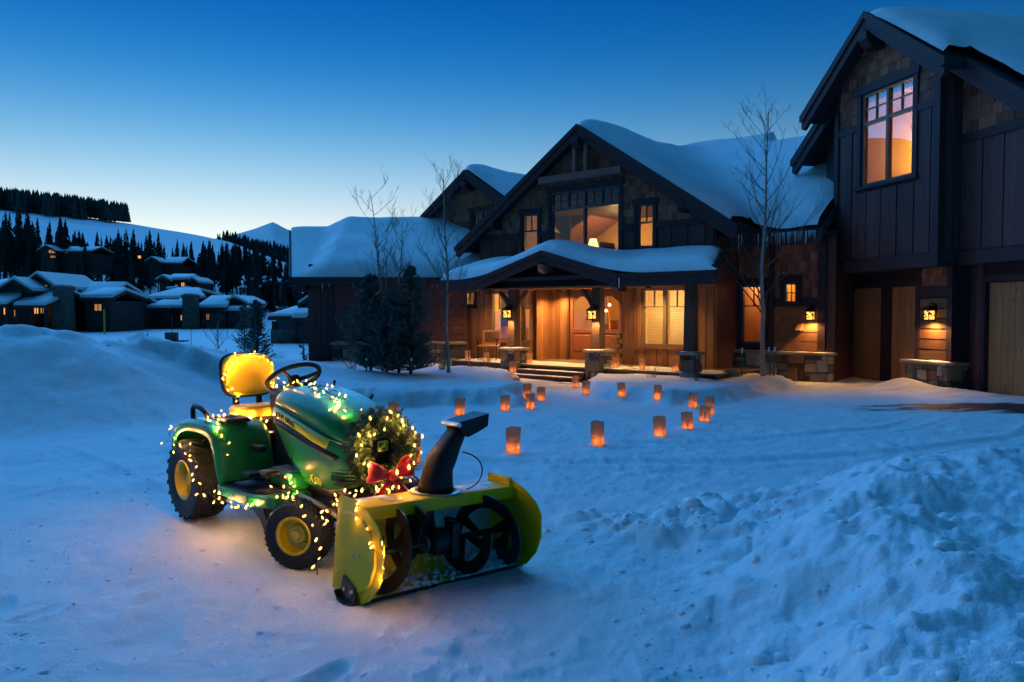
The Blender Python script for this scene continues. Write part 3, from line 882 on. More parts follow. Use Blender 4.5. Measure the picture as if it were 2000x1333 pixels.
# upstairs room with raking ceiling
rm = room(house, -2.6, 2.6, 0.60, 4.2, 2.7, 4.66, 48, (1.0, 0.55, 0.18), lamp=(-0.5, 2.9, 3.7))
MB().box(-1.15, -0.80, 0.8, 0.86, 2.75, 4.3).build('curtain', M('dark board'), rm)
MB().box(-2.59, 2.59, 0.75, 4.19, 4.52, 4.655).build('dark_ceiling', M('dark trim'), rm)  # dark sheet added under the ceiling to darken the upper panes
MB().prism_y([(-2.59, 3.7), (-2.59, 4.515), (-1.2, 4.515)], 2.4, 4.15).build('sloped_ceiling', M('timber'), rm)
MB().box(1.75, 2.2, 3.6, 4.15, 2.75, 3.9).build('bookcase', M('dark board'), rm)
mb = MB().lathe([(0.10, 0), (0.02, 0.03), (0.02, 0.42), (0.0, 0.42)], 12, at=(-0.45, 1.5, 3.0)); mb.lathe([(0.17, 0.40), (0.10, 0.66)], 14, at=(-0.45, 1.5, 3.0))
plain('lamp shade', (0.8, 0.6, 0.35), 0.7, emit=(1.0, 0.62, 0.22), es=1.2)
plain('lamp shade bright', (0.9, 0.7, 0.4), 0.6, emit=(1.0, 0.68, 0.3), es=2.5)
mb.build('table_lamp', M('lamp shade'), rm, smooth=40)
MB().box(0.1, 1.0, 1.0, 1.7, 2.75, 3.28).box(0.1, 0.2, 1.0, 1.7, 3.28, 3.5).build('chair', M('dark board'), rm, bevel=0.03)
# gable timbers
MB().box(-1.38, 1.42, 0.02, 0.26, 5.18, 5.38).build('collar_beam', M('timber'), house, bevel=0.01)
for x in (-0.14, 0.24): MB().box(x - 0.055, x + 0.055, 0.06, 0.20, 5.38, 6.32 - abs(x) * SL).build('king_post', M('timber'), house, bevel=0.008)
MB().prism_x([(-0.18, 6.3), (0.4, 6.3), (0.4, 6.02), (0.0, 6.02), (-0.18, 6.14)], -0.10, 0.16).build('corbel', M('dark trim'), house, bevel=0.012)
for sx in (-1, 1):
    for xx in (3.2,):
        zz = ZA - SL * xx - 0.32
        MB().prism_x([(-0.02, zz), (0.44, zz), (0.44, zz - 0.24), (0.1, zz - 0.24), (-0.02, zz - 0.14)], sx * xx - 0.1, sx * xx + 0.1).build('corbel', M('dark trim'), house, bevel=0.012)
barge(house, 0, ZA, 4.68, SL, 0.0, 0.09, 0.36)
barge(house, 0, ZA, 4.72, SL, -0.035, 0.0, 0.15)
gable_deck(house, 0, ZA - 0.02, 4.62, 4.62, SL, 0.09, 7.0, 0.20)
mb = MB()
for sx in (-1, 1):
    mb.prism_y([(sx * 0.02, ZA - 0.24), (sx * 4.6, ZA - 0.24 - SL * 4.58), (sx * 4.6, ZA - 0.27 - SL * 4.58), (sx * 0.02, ZA - 0.27)], 0.09, 0.45)
mb.build('soffit', M('dark trim'), house)
# cross roof behind, with a lower run towards the garage
ZR, ZE = 7.00, 3.45; S2 = (ZR - ZE) / 5.8
mb = MB()
def vy(x): return 1.2 + (ZA - SL * abs(x) - ZE) / S2
fp = [(2.86, vy(2.86)), (0.0, vy(0)), (-3.6, vy(-3.6)), (-3.6, 7.0), (2.86, 7.0)]
for tri_ in ((fp[0], fp[1], (0.0, 7.0), fp[4]), (fp[1], fp[2], fp[3], (0.0, 7.0))):
    q4 = [(x, y, ZE + S2 * (y - 1.2)) for x, y in tri_]
    mb.add(q4 + [(x, y, z - .2) for x, y, z in q4], [(0, 1, 2, 3), (4, 7, 6, 5), (0, 4, 5, 1), (1, 5, 6, 2), (2, 6, 7, 3), (3, 7, 4, 0)])
mb.prism_x([(7.0, ZR), (12.8, ZE), (12.8, ZE - .2), (7.0, ZR - .2)], -3.6, 2.86)
mb.prism_x([(1.2, ZE), (6.3, ZE + 5.1 * S2), (11.4, ZE), (11.4, ZE - .2), (6.3, ZE + 5.1 * S2 - .2), (1.2, ZE - .2)], 2.862, 6.3)
mb.prism_x([(4.1, ZE + 2.9 * S2), (6.3, ZE + 5.1 * S2), (11.4, ZE), (11.4, ZE - .2), (6.3, ZE + 5.1 * S2 - .2), (4.1, ZE + 2.9 * S2 - .2)], 6.302, 8.6)
mb.build('roof', M('roof shingle'), house)
MB().prism_x([(6.2, ZR - 6.2 * 0 - .50), (7.0, ZR + 0.02), (7.8, ZR - .50), (7.8, ZR - .78), (7.0, ZR - .27), (6.2, ZR - .78)], 2.862, 2.98).build('barge_board', M('dark trim'), house)
MB().box(3.95, 6.32, 1.12, 1.2, ZE - 0.34, ZE + 0.0).build('fascia', M('dark trim'), house)
def z_main(X, Y):
    a = np.where(Y < 7.0, ZA - SL * np.abs(X), -9.0)
    b_ = np.where(X < 2.86, ZR - S2 * np.abs(Y - 7.0), np.minimum(ZE + 5.1 * S2, ZE + 5.1 * S2 - S2 * np.abs(Y - 6.3)))
    b_ = np.where((X > -3.6) & (Y > 1.2), b_, -9.0)
    return np.maximum(smax(a, b_, 0.6), np.maximum(a, b_))
roof_snow(house, [(-4.58, 4.58, 0.10, 7.0), (-3.55, 6.28, 1.25, 11.3), (6.0, 8.5, 4.0, 11.3)], z_main, 0.34, 0.13, 0.45, 1, wob=0.14,
          mask=lambda X, Y: np.clip(sstep(0.02, 0.5, (Y - 1.35) + 0.5 * fbm(X * 0.9 + 3, Y * 0.9, 3) + 0.25) + (np.abs(X) < 4.55), 0, 1))
icicles(house, (4.75, 1.12, ZE - 0.02), (6.28, 1.12, ZE - 0.02), 46, 0.08, 0.5, 0.011)
icicles(house, (4.05, 1.12, ZE), (4.4, 1.12, ZE), 5, 0.1, 0.6, 0.014)

# ---- ground-floor walls under the porch
fz = 0.05
wA = (-3.56, -2.50, 0.62, 2.10); wB = (-2.30, -1.98, 0.62, 2.10); wS = (-4.66, -4.26, 1.68, 2.14); wR = (1.85, 3.22, 0.58, 2.10)
lops = [wA, wB, wS]
wall_panel(house, 'wall', M('red board'), -5.05, -1.9, -0.3, 2.95, 0.45, 0.12, lops)
wall_panel(house, 'wall', M('red board'), 1.26, 3.95, -0.3, 2.95, 0.45, 0.12, [wR])
wall_panel(house, 'wall', M('red board'), -1.9, 1.26, -0.3, 2.95, 1.22, 0.12, [(-1.09, 0.74, fz, 2.18)])
MB().box(-1.9, -1.78, 0.57, 1.34, -0.3, 2.95).build('wall', M('red board'), house)
MB().box(1.14, 1.26, 0.57, 1.34, -0.3, 2.95).build('wall', M('red board'), house)
MB().box(3.83, 3.95, 0.57, 1.9, -0.3, 3.4).build('wall', M('dark board'), house)
padl = [(o[0] - 0.09, o[1] + 0.09, o[2] - 0.08, o[3] + 0.14) for o in lops + [wR]]
boards(house, M('red board'), -4.95, -1.92, fz, 2.2, 0.45, 0.20, openings=padl)
boards(house, M('red board'), 1.28, 3.93, fz, 2.2, 0.45, 0.17, openings=padl)
boards(house, M('red board'), -1.76, -1.13, fz, 2.2, 1.22, 0.16, openings=[])
boards(house, M('red board'), 0.78, 1.12, fz, 2.2, 1.22, 0.16, openings=[])
x = 0.46
while x < 1.2:                                            # planks on the return wall of the entry
    w_ = random.uniform(0.15, 0.2)
    MB().box(-0.028, 0, 0, min(w_, 1.2 - x) - 0.01, 0, 2.15).build('board', M('red board'), house, loc=(-1.752, x, fz))
    x += w_
window(house, *wA, 0.45, sash='sash tan', lites=[(wA[0] + .05, wA[1] - .05, .67, 1.52, 1, 1), (wA[0] + .05, wA[1] - .05, 1.56, 2.05, 4, 1)], trim_mat='red board')
window(house, *wB, 0.45, sash='sash tan', lites=[(wB[0] + .04, wB[1] - .04, .67, 1.52, 1, 1), (wB[0] + .04, wB[1] - .04, 1.56, 2.05, 3, 3)], trim_mat='red board', fr=0.04)
window(house, *wS, 0.45, cols=2, rows=2, trim_mat='dark trim', sash='sash')
xm = (wR[0] + wR[1]) / 2
wr2 = window(house, *wR, 0.45, sash='sash tan', trim=0.11, trim_mat='red board', lites=[(wR[0] + .06, xm - .05, .64, 1.60, 1, 1), (wR[0] + .06, xm - .05, 1.63, 2.05, 2, 1), (xm + .05, wR[1] - .06, .64, 1.60, 1, 1), (xm + .05, wR[1] - .06, 1.63, 2.05, 2, 1)])
MB().box(xm - .05, xm + .05, 0.43, 0.55, .63, 2.05).box(wR[0] + .05, xm - .05, 0.45, 0.53, 1.60, 1.63).box(xm + .05, wR[1] - .05, 0.45, 0.53, 1.60, 1.63).build('mullion', M('sash tan'), wr2)
# venetian blinds glowing with the room behind them
m, t, b = mat('blind slat')
b.inputs['Base Color'].default_value = (0.85, 0.72, 0.45, 1); b.inputs['Roughness'].default_value = 0.6
tl = t.new('ShaderNodeBsdfTranslucent'); tl.inputs[0].default_value = (0.9, 0.72, 0.42, 1)
mx = t.new('ShaderNodeMixShader'); mx.inputs[0].default_value = 0.55
t.l.new(b.outputs[0], mx.inputs[1]); t.l.new(tl.outputs[0], mx.inputs[2]); t.l.new(mx.outputs[0], t.n['Material Output'].inputs[0])
bl = empty('blind', (0, 0, 0), 0, house)
for a, b_ in ((wR[0] + .07, xm - .06), (xm + .06, wR[1] - .07)):
    sm = MB().add([(-(b_ - a) / 2, -0.012, -0.023), ((b_ - a) / 2, -0.012, -0.023), ((b_ - a) / 2, 0.012, 0.023), (-(b_ - a) / 2, 0.012, 0.023)], [(0, 1, 2, 3)]).mesh('slat', M('blind slat'))
    z = 0.66
    while z < 2.03:
        link('slat', sm, bl, ((a + b_) / 2, 0.62, z)); z += 0.054
rm = room(house, 1.4, 3.8, 0.66, 3.6, 0.05, 2.4, 60, (1.0, 0.66, 0.28), lamp=(2.9, 1.7, 1.5), wall='plaster')
rm = room(house, -4.9, -1.95, 0.60, 4.6, 0.05, 2.6, 150, (1.0, 0.55, 0.16), lamp=(-3.2, 2.4, 2.2))
MB().box(-4.2, -2.2, 3.9, 4.2, 0.05, 1.3).box(-3.9, -2.4, 3.8, 3.9, 0.3, 1.1).build('dresser', M('dark board'), rm)
MB().box(-3.3, -2.9, 1.5, 1.52, 0.06, 1.0).build('chair_back', M('plaster'), rm)
# entry hall seen through the doors
rm = room(house, -1.7, 1.1, 1.35, 4.4, 0.05, 2.6, 75, (1.0, 0.52, 0.18), lamp=(0.6, 2.7, 2.0), wall='plaster')
mb = MB()
for k in range(7): mb.box(-1.5 + k * 0.02, -0.2, 2.6 + k * 0.2, 2.8 + k * 0.2, 0.1 + k * 0.16, 0.26 + k * 0.16)
mb.build('stair', M('entry door'), rm)
MB().tube([(-0.3, 2.2, 0.9), (-1.2, 3.4, 2.0)], 0.03, 8).build('hand_rail', M('cedar door'), rm)
pc = MB().box(0.30, 0.80, 4.34, 4.39, 1.00, 1.72).build('picture', M('room floor'), rm)
MB().box(0.34, 0.76, 4.325, 4.339, 1.04, 1.68).build('print', M('snow'), pc)
plain('print blue', (0.03, 0.05, 0.16), 0.7)
for q_ in range(9): MB().lathe([(0.05, 0), (0.04, .002), (0, .002)], 9, axis='y', at=(0.55 + .1 * math.cos(q_ * 2.4) * (q_ / 9 + .3), 4.32, 1.36 + .16 * math.sin(q_ * 2.4) * (q_ / 9 + .3))).build('flower', M('print blue'), pc)
for q_, (lx_, lz_) in enumerate(((-0.72, 1.62), (-0.50, 1.52), (-0.38, 1.70))):
    hl = MB().lathe([(.0, .06), (.035, .04), (.05, -.03), (.0, -.04)], 12, at=(lx_, 2.3, lz_)).build('hanging_lamp', M('lamp shade bright'), rm, smooth=True)
    MB().tube([(lx_, 2.3, lz_ + .05), (lx_, 2.3, 2.59)], .006, 5).build('lamp_cord', M('black iron'), hl)
MB().box(-0.9, -0.2, 3.2, 3.6, 0.06, 0.98).build('hall_table', M('dark board'), rm)
# double doors: arched light over panels
def door_leaf(x0, x1, hinge):
    y = 1.22; z0, z1 = fz + 0.01, 2.16
    arch = [(x0 + .11, 0.98), (x1 - .11, 0.98), (x1 - .11, 1.80 if hinge < 0 else 1.66)] + [(x0 + .11 + (x1 - x0 - .22) * (0.5 + 0.5 * math.cos(math.pi * k / 8)), (1.80 + 0.13 * math.sin(math.pi * k / 8))) for k in range(1, 8)] + [(x0 + .11, 1.80)]
    mb = MB().box(x0, x0 + .11, y, y + .055, z0, z1).box(x1 - .11, x1, y, y + .055, z0, z1)
    mb.box(x0 + .11, x1 - .11, y, y + .055, z0, z0 + .2).box(x0 + .11, x1 - .11, y, y + .055, .86, .98).box(x0 + .11, x1 - .11, y, y + .055, 1.94, z1)
    a_, b_ = x0 + .11, x1 - .11; xc = (a_ + b_) / 2
    mb.prism_y([(a_, 1.78), (xc - .16, 1.90), (xc - .1, 1.94), (a_, 1.94)], y, y + .055).prism_y([(b_, 1.78), (xc + .16, 1.90), (xc + .1, 1.94), (b_, 1.94)], y, y + .055)
    o = mb.build('door', M('entry door'), house, bevel=0.006)
    MB().box(a_, b_, y + .02, y + .035, z0 + .2, .86).cham(a_ + .05, b_ - .05, y + .002, y + .025, z0 + .26, .80, .012).build('door_panel', M('entry door'), o)
    MB().box(a_, b_, y + .022, y + .03, .98, 1.94).build('pane', M('glass'), o)
    if hinge > 0:
        MB().cham(x0 + .03, x0 + .08, y - .05, y - .002, .95, 1.30, .01).build('handle', M('slab cap'), o)
door_leaf(-1.08, -0.19, -1); door_leaf(-0.17, 0.73, 1)
MB().box(-1.16, -1.09, 1.16, 1.28, fz, 2.24).box(0.74, 0.81, 1.16, 1.28, fz, 2.24).box(-1.09, 0.74, 1.16, 1.28, 2.18, 2.24).build('door_frame', M('post timber'), house)

# ---- porch deck, steps, pillars, roof
dk = empty('porch_deck', (0, 0, 0), 0, house)
yy = -1.3
while yy < 1.2:
    a_, b_ = -3.6, 4.8
    MB().box(a_, b_, 0, 0.135, 0, 0.04).build('deck_plank', M('deck plank'), dk, loc=(0, yy, fz - 0.04)); yy += 0.14
MB().box(-3.6, 4.8, -1.28, -1.22, -0.5, fz - 0.042).box(4.74, 4.8, -1.22, 0.45, -0.5, fz - 0.042).build('skirt_board', M('dark trim'), dk)
xs = np.linspace(-3.58, 4.78, 130); ys = np.linspace(-1.29, 1.15, 34); X, Y = np.meshgrid(xs, ys)
k = sstep(0.1, 0.5, (0.35 - Y) + 0.5 * fbm(X * 1.5, Y * 1.5, 3)); e = np.minimum.reduce([X + 3.58, 4.78 - X, Y + 1.29]) 
Z = fz - 0.008 + 0.030 * k * (1 - np.exp(-e / 0.04)) * (0.7 + 0.8 * fbm(X * 3, Y * 3, 3))
MB().grid(np.stack([X, Y, Z], -1)).build('snow_cover', M('roof snow'), dk, smooth=True)
for k in range(3):
    y0 = -1.30 - 0.30 * (k + 1); zt = fz - 0.115 * (k + 1)
    st = MB().box(-0.94, 1.36, y0, y0 + 0.30, zt - 0.05, zt).box(-0.90, 1.32, y0 + 0.03, y0 + 0.29, zt - 0.4, zt - 0.05).build('step', M('dark board'), house)
    snow_heap(st, -0.92, 1.34, y0 + 0.005, y0 + 0.29, zt, 0.02, n=24)
stone_pillar(house, -1.47, -0.97, -1.52, -0.96, -0.6, 0.42)
stone_pillar(house, 1.36, 1.77, -1.52, -0.90, -0.6, 0.45)
stone_pillar(house, 4.00, 4.38, -1.52, -1.12, -0.6, 0.48)
for x, y in ((-1.22, -1.25), (1.56, -1.22), (4.19, -1.32)):
    MB().loft([[(x - s, y - s, z), (x + s, y - s, z), (x + s, y + s, z), (x - s, y + s, z)] for s, z in ((0.13, 0.52), (0.125, 1.2), (0.115, 2.12))]).build('post', M('post timber'), house, bevel=0.012)
# header beam and curved brackets
MB().box(-1.5, 4.4, -1.42, -1.14, 2.10, 2.32).build('beam', M('dark trim'), house, bevel=0.01)
def bracket(x, y, sgn):
    pts = [(x + sgn * 0.11, 1.55), (x + sgn * 0.16, 1.72), (x + sgn * 0.27, 1.9), (x + sgn * 0.46, 2.08)]
    poly = pts + [(p[0] + sgn * 0.02, p[1] - 0.11) for p in reversed(pts)]
    MB().prism_y(poly, y - 0.05, y + 0.05).build('bracket', M('post timber'), house)
bracket(-1.22, -1.27, 1); bracket(-1.22, -1.27, -1); bracket(1.56, -1.26, -1)
MB().prism_y([(-1.15, 2.32), (0.17, 2.74), (1.5, 2.32)], -1.36, -1.22).build('truss_panel', M('dark trim'), house)
MB().prism_x([(-1.86, 2.72), (-1.3, 2.72), (-1.3, 2.48), (-1.72, 2.48), (-1.86, 2.58)], 0.08, 0.26).build('corbel', M('timber'), house, bevel=0.012)
for x in (-2.0, 2.36):
    MB().prism_x([(-1.74, 2.16), (-1.3, 2.16), (-1.3, 1.98), (-1.66, 1.98), (-1.74, 2.06)], x - .09, x + .09).build('corbel', M('post timber'), house, bevel=0.01)
PC, PS, PH = 0.17, 0.29, 2.31
zapx = 2.40 + PS * PH
def vx(y): return 4.95 - 0.36 * (y + 1.8)
MB().prism_z([(-3.58, -1.25), (vx(-1.25) - .03, -1.25), (vx(.43) - .03, .43), (-3.58, .43)], 2.135, 2.16).build('porch_ceiling', M('soffit'), house)
barge(house, PC, zapx, PH, PS, -1.80, -1.72, 0.30)
barge(house, PC, zapx + 0.01, PH + 0.03, PS, -1.83, -1.80, 0.12)
MB().box(-3.62, PC - PH, -1.78, -1.70, 2.09, 2.40).build('fascia', M('dark trim'), house)
MB().box(PC + PH, 4.95, -1.78, -1.70, 2.09, 2.40).build('fascia', M('dark trim'), house)
MB().box(PC + PH, 4.99, -1.81, -1.78, 2.29, 2.40).build('fascia', M('dark trim'), house)
q8 = [(vx(y) + d, y, z) for d in (0, .07) for y, z in ((-1.78, 2.09), (-1.78, 2.40), (0.44, 2.99), (0.44, 2.09))]
MB().add(q8, [(0, 1, 2, 3), (7, 6, 5, 4), (0, 4, 5, 1), (1, 5, 6, 2), (2, 6, 7, 3), (3, 7, 4, 0)]).build('fascia', M('dark trim'), house)
MB().prism_x([(-1.70, 2.09), (-1.70, 2.40), (0.44, 2.99), (0.44, 2.09)], -3.69, -3.62).build('fascia', M('dark trim'), house)
SS = 0.265
mb = MB()
q8 = [(x, y, 2.40 + SS * (y + 1.74) + d) for d in (0, -.1) for x, y in ((-3.62, -1.74), (vx(-1.74), -1.74), (vx(.44), .44), (-3.62, .44))]
mb.add(q8, [(0, 1, 2, 3), (7, 6, 5, 4), (0, 4, 5, 1), (1, 5, 6, 2), (2, 6, 7, 3), (3, 7, 4, 0)])
for sg in (-1, 1):
    mb.prism_y([(PC, zapx - .02), (PC + sg * (PH - .02), zapx - .02 - PS * (PH - .02)), (PC + sg * (PH - .02), zapx - .12 - PS * (PH - .02)), (PC, zapx - .12)], -1.72, 0.44)
mb.build('roof', M('roof shingle'), house)
MB().box(-3.6, 4.80, -1.70, -1.43, 2.10, 2.135).build('soffit', M('soffit'), house)
def z_porch(X, Y):
    a = 2.40 + SS * (Y + 1.74); g = zapx - PS * np.abs(X - PC)
    return np.maximum(smax(a, g, 0.25), np.maximum(a, g))
roof_snow(house, [(-3.60, 5.0, -1.76, 0.44)], z_porch, 0.30, 0.075, 0.22, 5, wob=0.16, mask=lambda X, Y: (1 - np.exp(-np.clip(vx(Y) + 0.04 - X, 0, 9) / 0.16)) ** 0.6)
icicles(house, (2.52, -1.8, 2.30), (2.58, -1.8, 2.30), 3, 0.2, 0.5, 0.012)
# rest of the block: right flank and back closed off
MB().box(-5.05, -4.93, 0.57, 6.0, -0.3, 3.4).build('wall', M('dark board'), house)

# ---- low wing towards the garage
ww1 = (4.06, 4.70, 0.66, 2.18); ww2 = (5.20, 5.52, 1.70, 2.22)
wall_panel(house, 'wing_wall', M('dark trim'), 3.95, 6.46, -0.4, ZE, 1.78, 0.12, [ww1, ww2])
padw = [(ww1[0] - .12, ww1[1] + .12, ww1[2] - .1, ww1[3] + .18), (ww2[0] - .11, ww2[1] + .12, ww2[2] - .08, ww2[3] + .2)]
shingles(house, M('shingle cedar'), 3.98, 6.10, 1.84, 3.28, 1.78, 0.22, 0.2, padw)
lap(house, M('lap siding'), 4.95, 6.05, 0.5, 1.62, 1.78, 0.235, padw)
MB().box(4.82, 4.95, 1.72, 1.78, 0.49, 3.28).build('trim_board', M('dark trim'), house)
MB().box(6.06, 6.24, 1.68, 1.78, 0.49, 3.28).build('trim_board', M('dark trim'), house)
MB().box(5.66, 6.05, 1.72, 1.78, 1.64, 1.82).build('trim_board', M('dark trim'), house)
boards(house, M('dark board'), 6.24, 6.46, -0.2, 3.28, 1.78, 0.22)
MB().box(6.34, 6.46, 1.9, 4.4, -0.6, 3.3).build('wall', M('dark board'), house)
zc = 1.62
w_ = window(house, *ww1, 1.78, header=0.17, lites=[(ww1[0] + .05, ww1[1] - .05, .71, zc, 1, 1), (ww1[0] + .05, ww1[1] - .05, zc + .03, 2.13, 2, 1)], trim_mat='dark trim')
MB().box(ww1[0] + .05, ww1[1] - .05, 1.79, 1.85, zc, zc + .03).build('mullion', M('sash'), w_)
window(house, *ww2, 1.78, cols=2, rows=2, header=0.17, trim=0.08)
rm = room(house, 3.97, 4.95, 1.95, 3.4, 0.05, 2.6, 11.0, (1.0, 0.45, 0.18), lamp=(4.3, 2.9, 2.2))
rm = room(house, 5.0, 5.9, 1.95, 3.2, 0.9, 2.6, 16.0, (1.0, 0.58, 0.12), lamp=(5.6, 2.6, 2.3))
st = MB().box(3.7, 6.42, 1.70, 1.78, -0.6, 0.41).build('stone_base', M('mortar'), house)
stone_face(st, (3.68, 1.69), (1, 0), 2.78, -0.55, 0.41, (0, -1), 0.22)
MB().cham(3.64, 6.52, 1.58, 1.80, 0.412, 0.485, 0.015).build('cap_slab', M('slab cap'), st)
snow_heap(st, 3.66, 6.5, 1.59, 1.78, 0.483, 0.02, n=30)
MB().prism_x([(1.56, 1.02), (1.78, 1.02), (1.78, 1.24), (1.72, 1.24)], 5.56, 5.70).build('vent_hood', M('lap siding'), house)

# ---- back gable rising behind the left wing
bx, by, bz, bw = -6.2, 2.0, 6.46, 2.68; bs = 0.64
bp = [(bs, 1, bz - 0.12 + bs * bx), (-bs, 1, bz - 0.12 - bs * bx)]
wo = (bx - 0.02, bx + 0.86, 4.42, 5.02)
wall_panel(house, 'gable_wall', M('dark trim'), bx - 2.2, bx + 2.3, 1.0, 6.4, by + 0.45, 0.12, [wo], bp)
shingles(house, M('shingle cedar'), bx - 2.1, bx + 2.2, 4.0, 6.3, by + 0.45, 0.24, 0.24, [(wo[0] - .12, wo[1] + .12, wo[2] - .1, wo[3] + .16)], bp)
window(house, *wo, by + 0.45, header=0.15, trim=0.11, lites=[(wo[0] + .05, wo[0] + .40, wo[2] + .05, wo[3] - .05, 2, 2), (wo[0] + .48, wo[1] - .05, wo[2] + .05, wo[3] - .05, 2, 2)], glass='dark glass')
MB().box(wo[0] + .40, wo[0] + .48, by + .44, by + .55, wo[2] + .05, wo[3] - .05).build('blind', M('sash'), house)
room(house, wo[0] - .3, wo[1] + .3, by + .6, by + 1.6, wo[2] - .4, wo[3] + .3, 0.6, (0.6, 0.7, 1.0))
barge(house, bx, bz, bw, bs, by, by + .09, 0.34); barge(house, bx, bz, bw + .03, bs, by - .035, by, 0.14)
gable_deck(house, bx, bz - .02, bw - .05, bw - .05, bs, by + .09, by + 8, 0.2)
MB().prism_x([(by - .1, bz - .42), (by + .4, bz - .42), (by + .4, bz - .7), (by + .1, bz - .7), (by - .1, bz - .58)], bx - .12, bx + .12).build('corbel', M('dark trim'), house)
roof_snow(house, [(bx - bw + .08, bx + bw + 1.2, by + .1, by + 7.5)], lambda X, Y: bz - bs * np.abs(X - bx) + 0.05 * np.sin(Y), 0.32, 0.16, 0.4, 9)

# ---- left wing (own frame, almost square to the camera)
lw = empty('left_wing', (0, 0, 0), 0, house)
lw.matrix_parent_inverse = (Matrix.Translation((1.79, 21.5, 0)) @ Matrix.Rotation(H_RZ, 4, 'Z')).inverted()
lw.location = (-6.42, 24.2, 0); lw.rotation_euler = (0, 0, math.radians(3.5))
wl1 = (1.72, 2.34, 1.76, 2.24); wl2 = (2.62, 3.24, 1.76, 2.24)
wall_panel(lw, 'wall', M('dark board'), 0, 5.0, -0.8, 2.45, 0.0, 0.12, [wl1, wl2])
MB().box(0, 0.12, 0.12, 7.0, -0.8, 3.0).build('wall', M('dark board'), lw)
boards(lw, M('dark board'), 0.02, 0.72, -0.7, 2.3, 0.0, 0.2)
lap(lw, M('dark board'), 0.78, 4.95, 0.5, 2.3, 0.0, 0.28, [(wl1[0] - .1, wl1[1] + .1, wl1[2] - .1, wl1[3] + .14), (wl2[0] - .1, wl2[1] + .1, wl2[2] - .1, wl2[3] + .14)])
MB().box(0.66, 0.80, -0.06, 0.0, -0.2, 2.3).build('trim_board', M('dark trim'), lw)
for o_ in (wl1, wl2):
    window(lw, *o_, 0.0, cols=2, rows=2, trim=0.08, header=0.12, glass='glass')
    room(lw, o_[0] - .1, o_[1] + .1, 0.14, 0.5, o_[2] - .1, o_[3] + .1, 0.35, (1.0, 0.62, 0.45), wall='plaster')
sb = MB().box(0.78, 4.9, -0.12, -0.02, -0.8, 0.45).build('stone_base', M('mortar'), lw)
stone_face(sb, (0.76, -0.13), (1, 0), 4.2, -0.75, 0.45, (0, -1), 0.26)
MB().cham(0.70, 5.0, -0.24, 0.0, 0.452, 0.53, 0.015).build('cap_slab', M('slab cap'), sb)
snow_heap(sb, 0.72, 4.98, -0.23, -0.01, 0.53, 0.05, n=30)
lz, le, lr = 4.45, 2.55, 4.0; ls_ = (lz - le) / (lr + 0.5)
# roof with a flared left verge
def lx(y): return -0.42 - 0.22 * np.clip(y + 0.5, 0, 9)
v = [(lx(-.5), -.5, le), (6.2, -.5, le), (6.2, lr, lz), (lx(lr), lr, lz), (6.2, 8.5, le), (lx(lr) + 1.0, 8.5, le)]
mb = MB()
mb.add(v[:4] + [(p[0], p[1], p[2] - .16) for p in v[:4]], [(0, 1, 2, 3), (4, 7, 6, 5), (0, 4, 5, 1), (1, 5, 6, 2), (2, 6, 7, 3), (3, 7, 4, 0)])
q = [v[3], v[2], v[4], v[5]]
mb.add(q + [(p[0], p[1], p[2] - .16) for p in q], [(0, 1, 2, 3), (4, 7, 6, 5), (0, 4, 5, 1), (1, 5, 6, 2), (2, 6, 7, 3), (3, 7, 4, 0)])
mb.build('roof', M('roof shingle'), lw)
MB().box(-0.40, 5.6, -0.56, -0.50, le - 0.24, le + 0.01).build('fascia', M('dark trim'), lw)
mb = MB(); a_ = [(lx(-.5) - .05, -.56, le + .03), (lx(lr) - .05, lr, lz + .03)]
mb.add([a_[0], a_[1], (a_[1][0], a_[1][1], a_[1][2] - .34), (a_[0][0], a_[0][1], a_[0][2] - .34)] + [(p[0] + .06, p[1], p[2]) for p in (a_[0], a_[1], (a_[1][0], a_[1][1], a_[1][2] - .34), (a_[0][0], a_[0][1], a_[0][2] - .34))],
       [(0, 1, 2, 3), (4, 7, 6, 5), (0, 4, 5, 1), (1, 5, 6, 2), (2, 6, 7, 3), (3, 7, 4, 0)])
mb.build('barge_board', M('dark trim'), lw)
MB().box(-0.50, 0.05, -0.52, 0.25, le - 0.26, le - 0.02).box(-0.30, 0.0, -0.42, 0.2, le - 0.44, le - 0.262).build('corbel', M('dark trim'), lw)
nxx, nyy = 70, 56
XX = np.zeros((nyy, nxx, 3))
for j_ in range(nyy):
    y = -0.50 + (lr + 3.5) * j_ / (nyy - 1)
    xx = np.linspace(lx(y) + 0.03, 6.1, nxx)
    zr_ = lz - ls_ * abs(y - lr)
    e = np.minimum(np.minimum(xx - xx[0], 9), y + 0.5)
    big_ = 0.06 + 0.36 * sstep(0.3, 1.2, xx - (-0.42) - 0.10 * fbm(xx * 2, xx * 0 + y, 2))
    XX[j_, :, 0] = xx; XX[j_, :, 1] = y
    XX[j_, :, 2] = zr_ + 0.012 + big_ * (1 - np.exp(-np.clip(e, 0, 9) / 0.22)) * (1 + 0.2 * fbm(xx * 0.6, xx * 0 + y * 0.6, 3)) + 0.10 * np.exp(-((y - lr) / 1.0) ** 2)
MB().grid(XX).build('roof_snow', M('roof snow'), lw, smooth=True)
icicles(lw, (0.2, -0.56, le - .2), (5.2, -0.56, le - .2), 9, 0.1, 0.35, 0.012)
# ---- frozen overflow beside the porch
MB().tube([(-5.12, -0.02, 2.2), (-5.10, -0.03, 1.5), (-5.08, -0.03, 0.8), (-5.07, -0.02, 0.3)], [0.085, 0.06, 0.045, 0.02], 10).build('icicle', M('ice'), house, smooth=True)
MB().tube([(-4.97, -0.02, 2.2), (-4.95, -0.03, 1.5), (-4.94, -0.03, 1.0)], [0.04, 0.035, 0.012], 8).build('icicle', M('ice'), house, smooth=True)

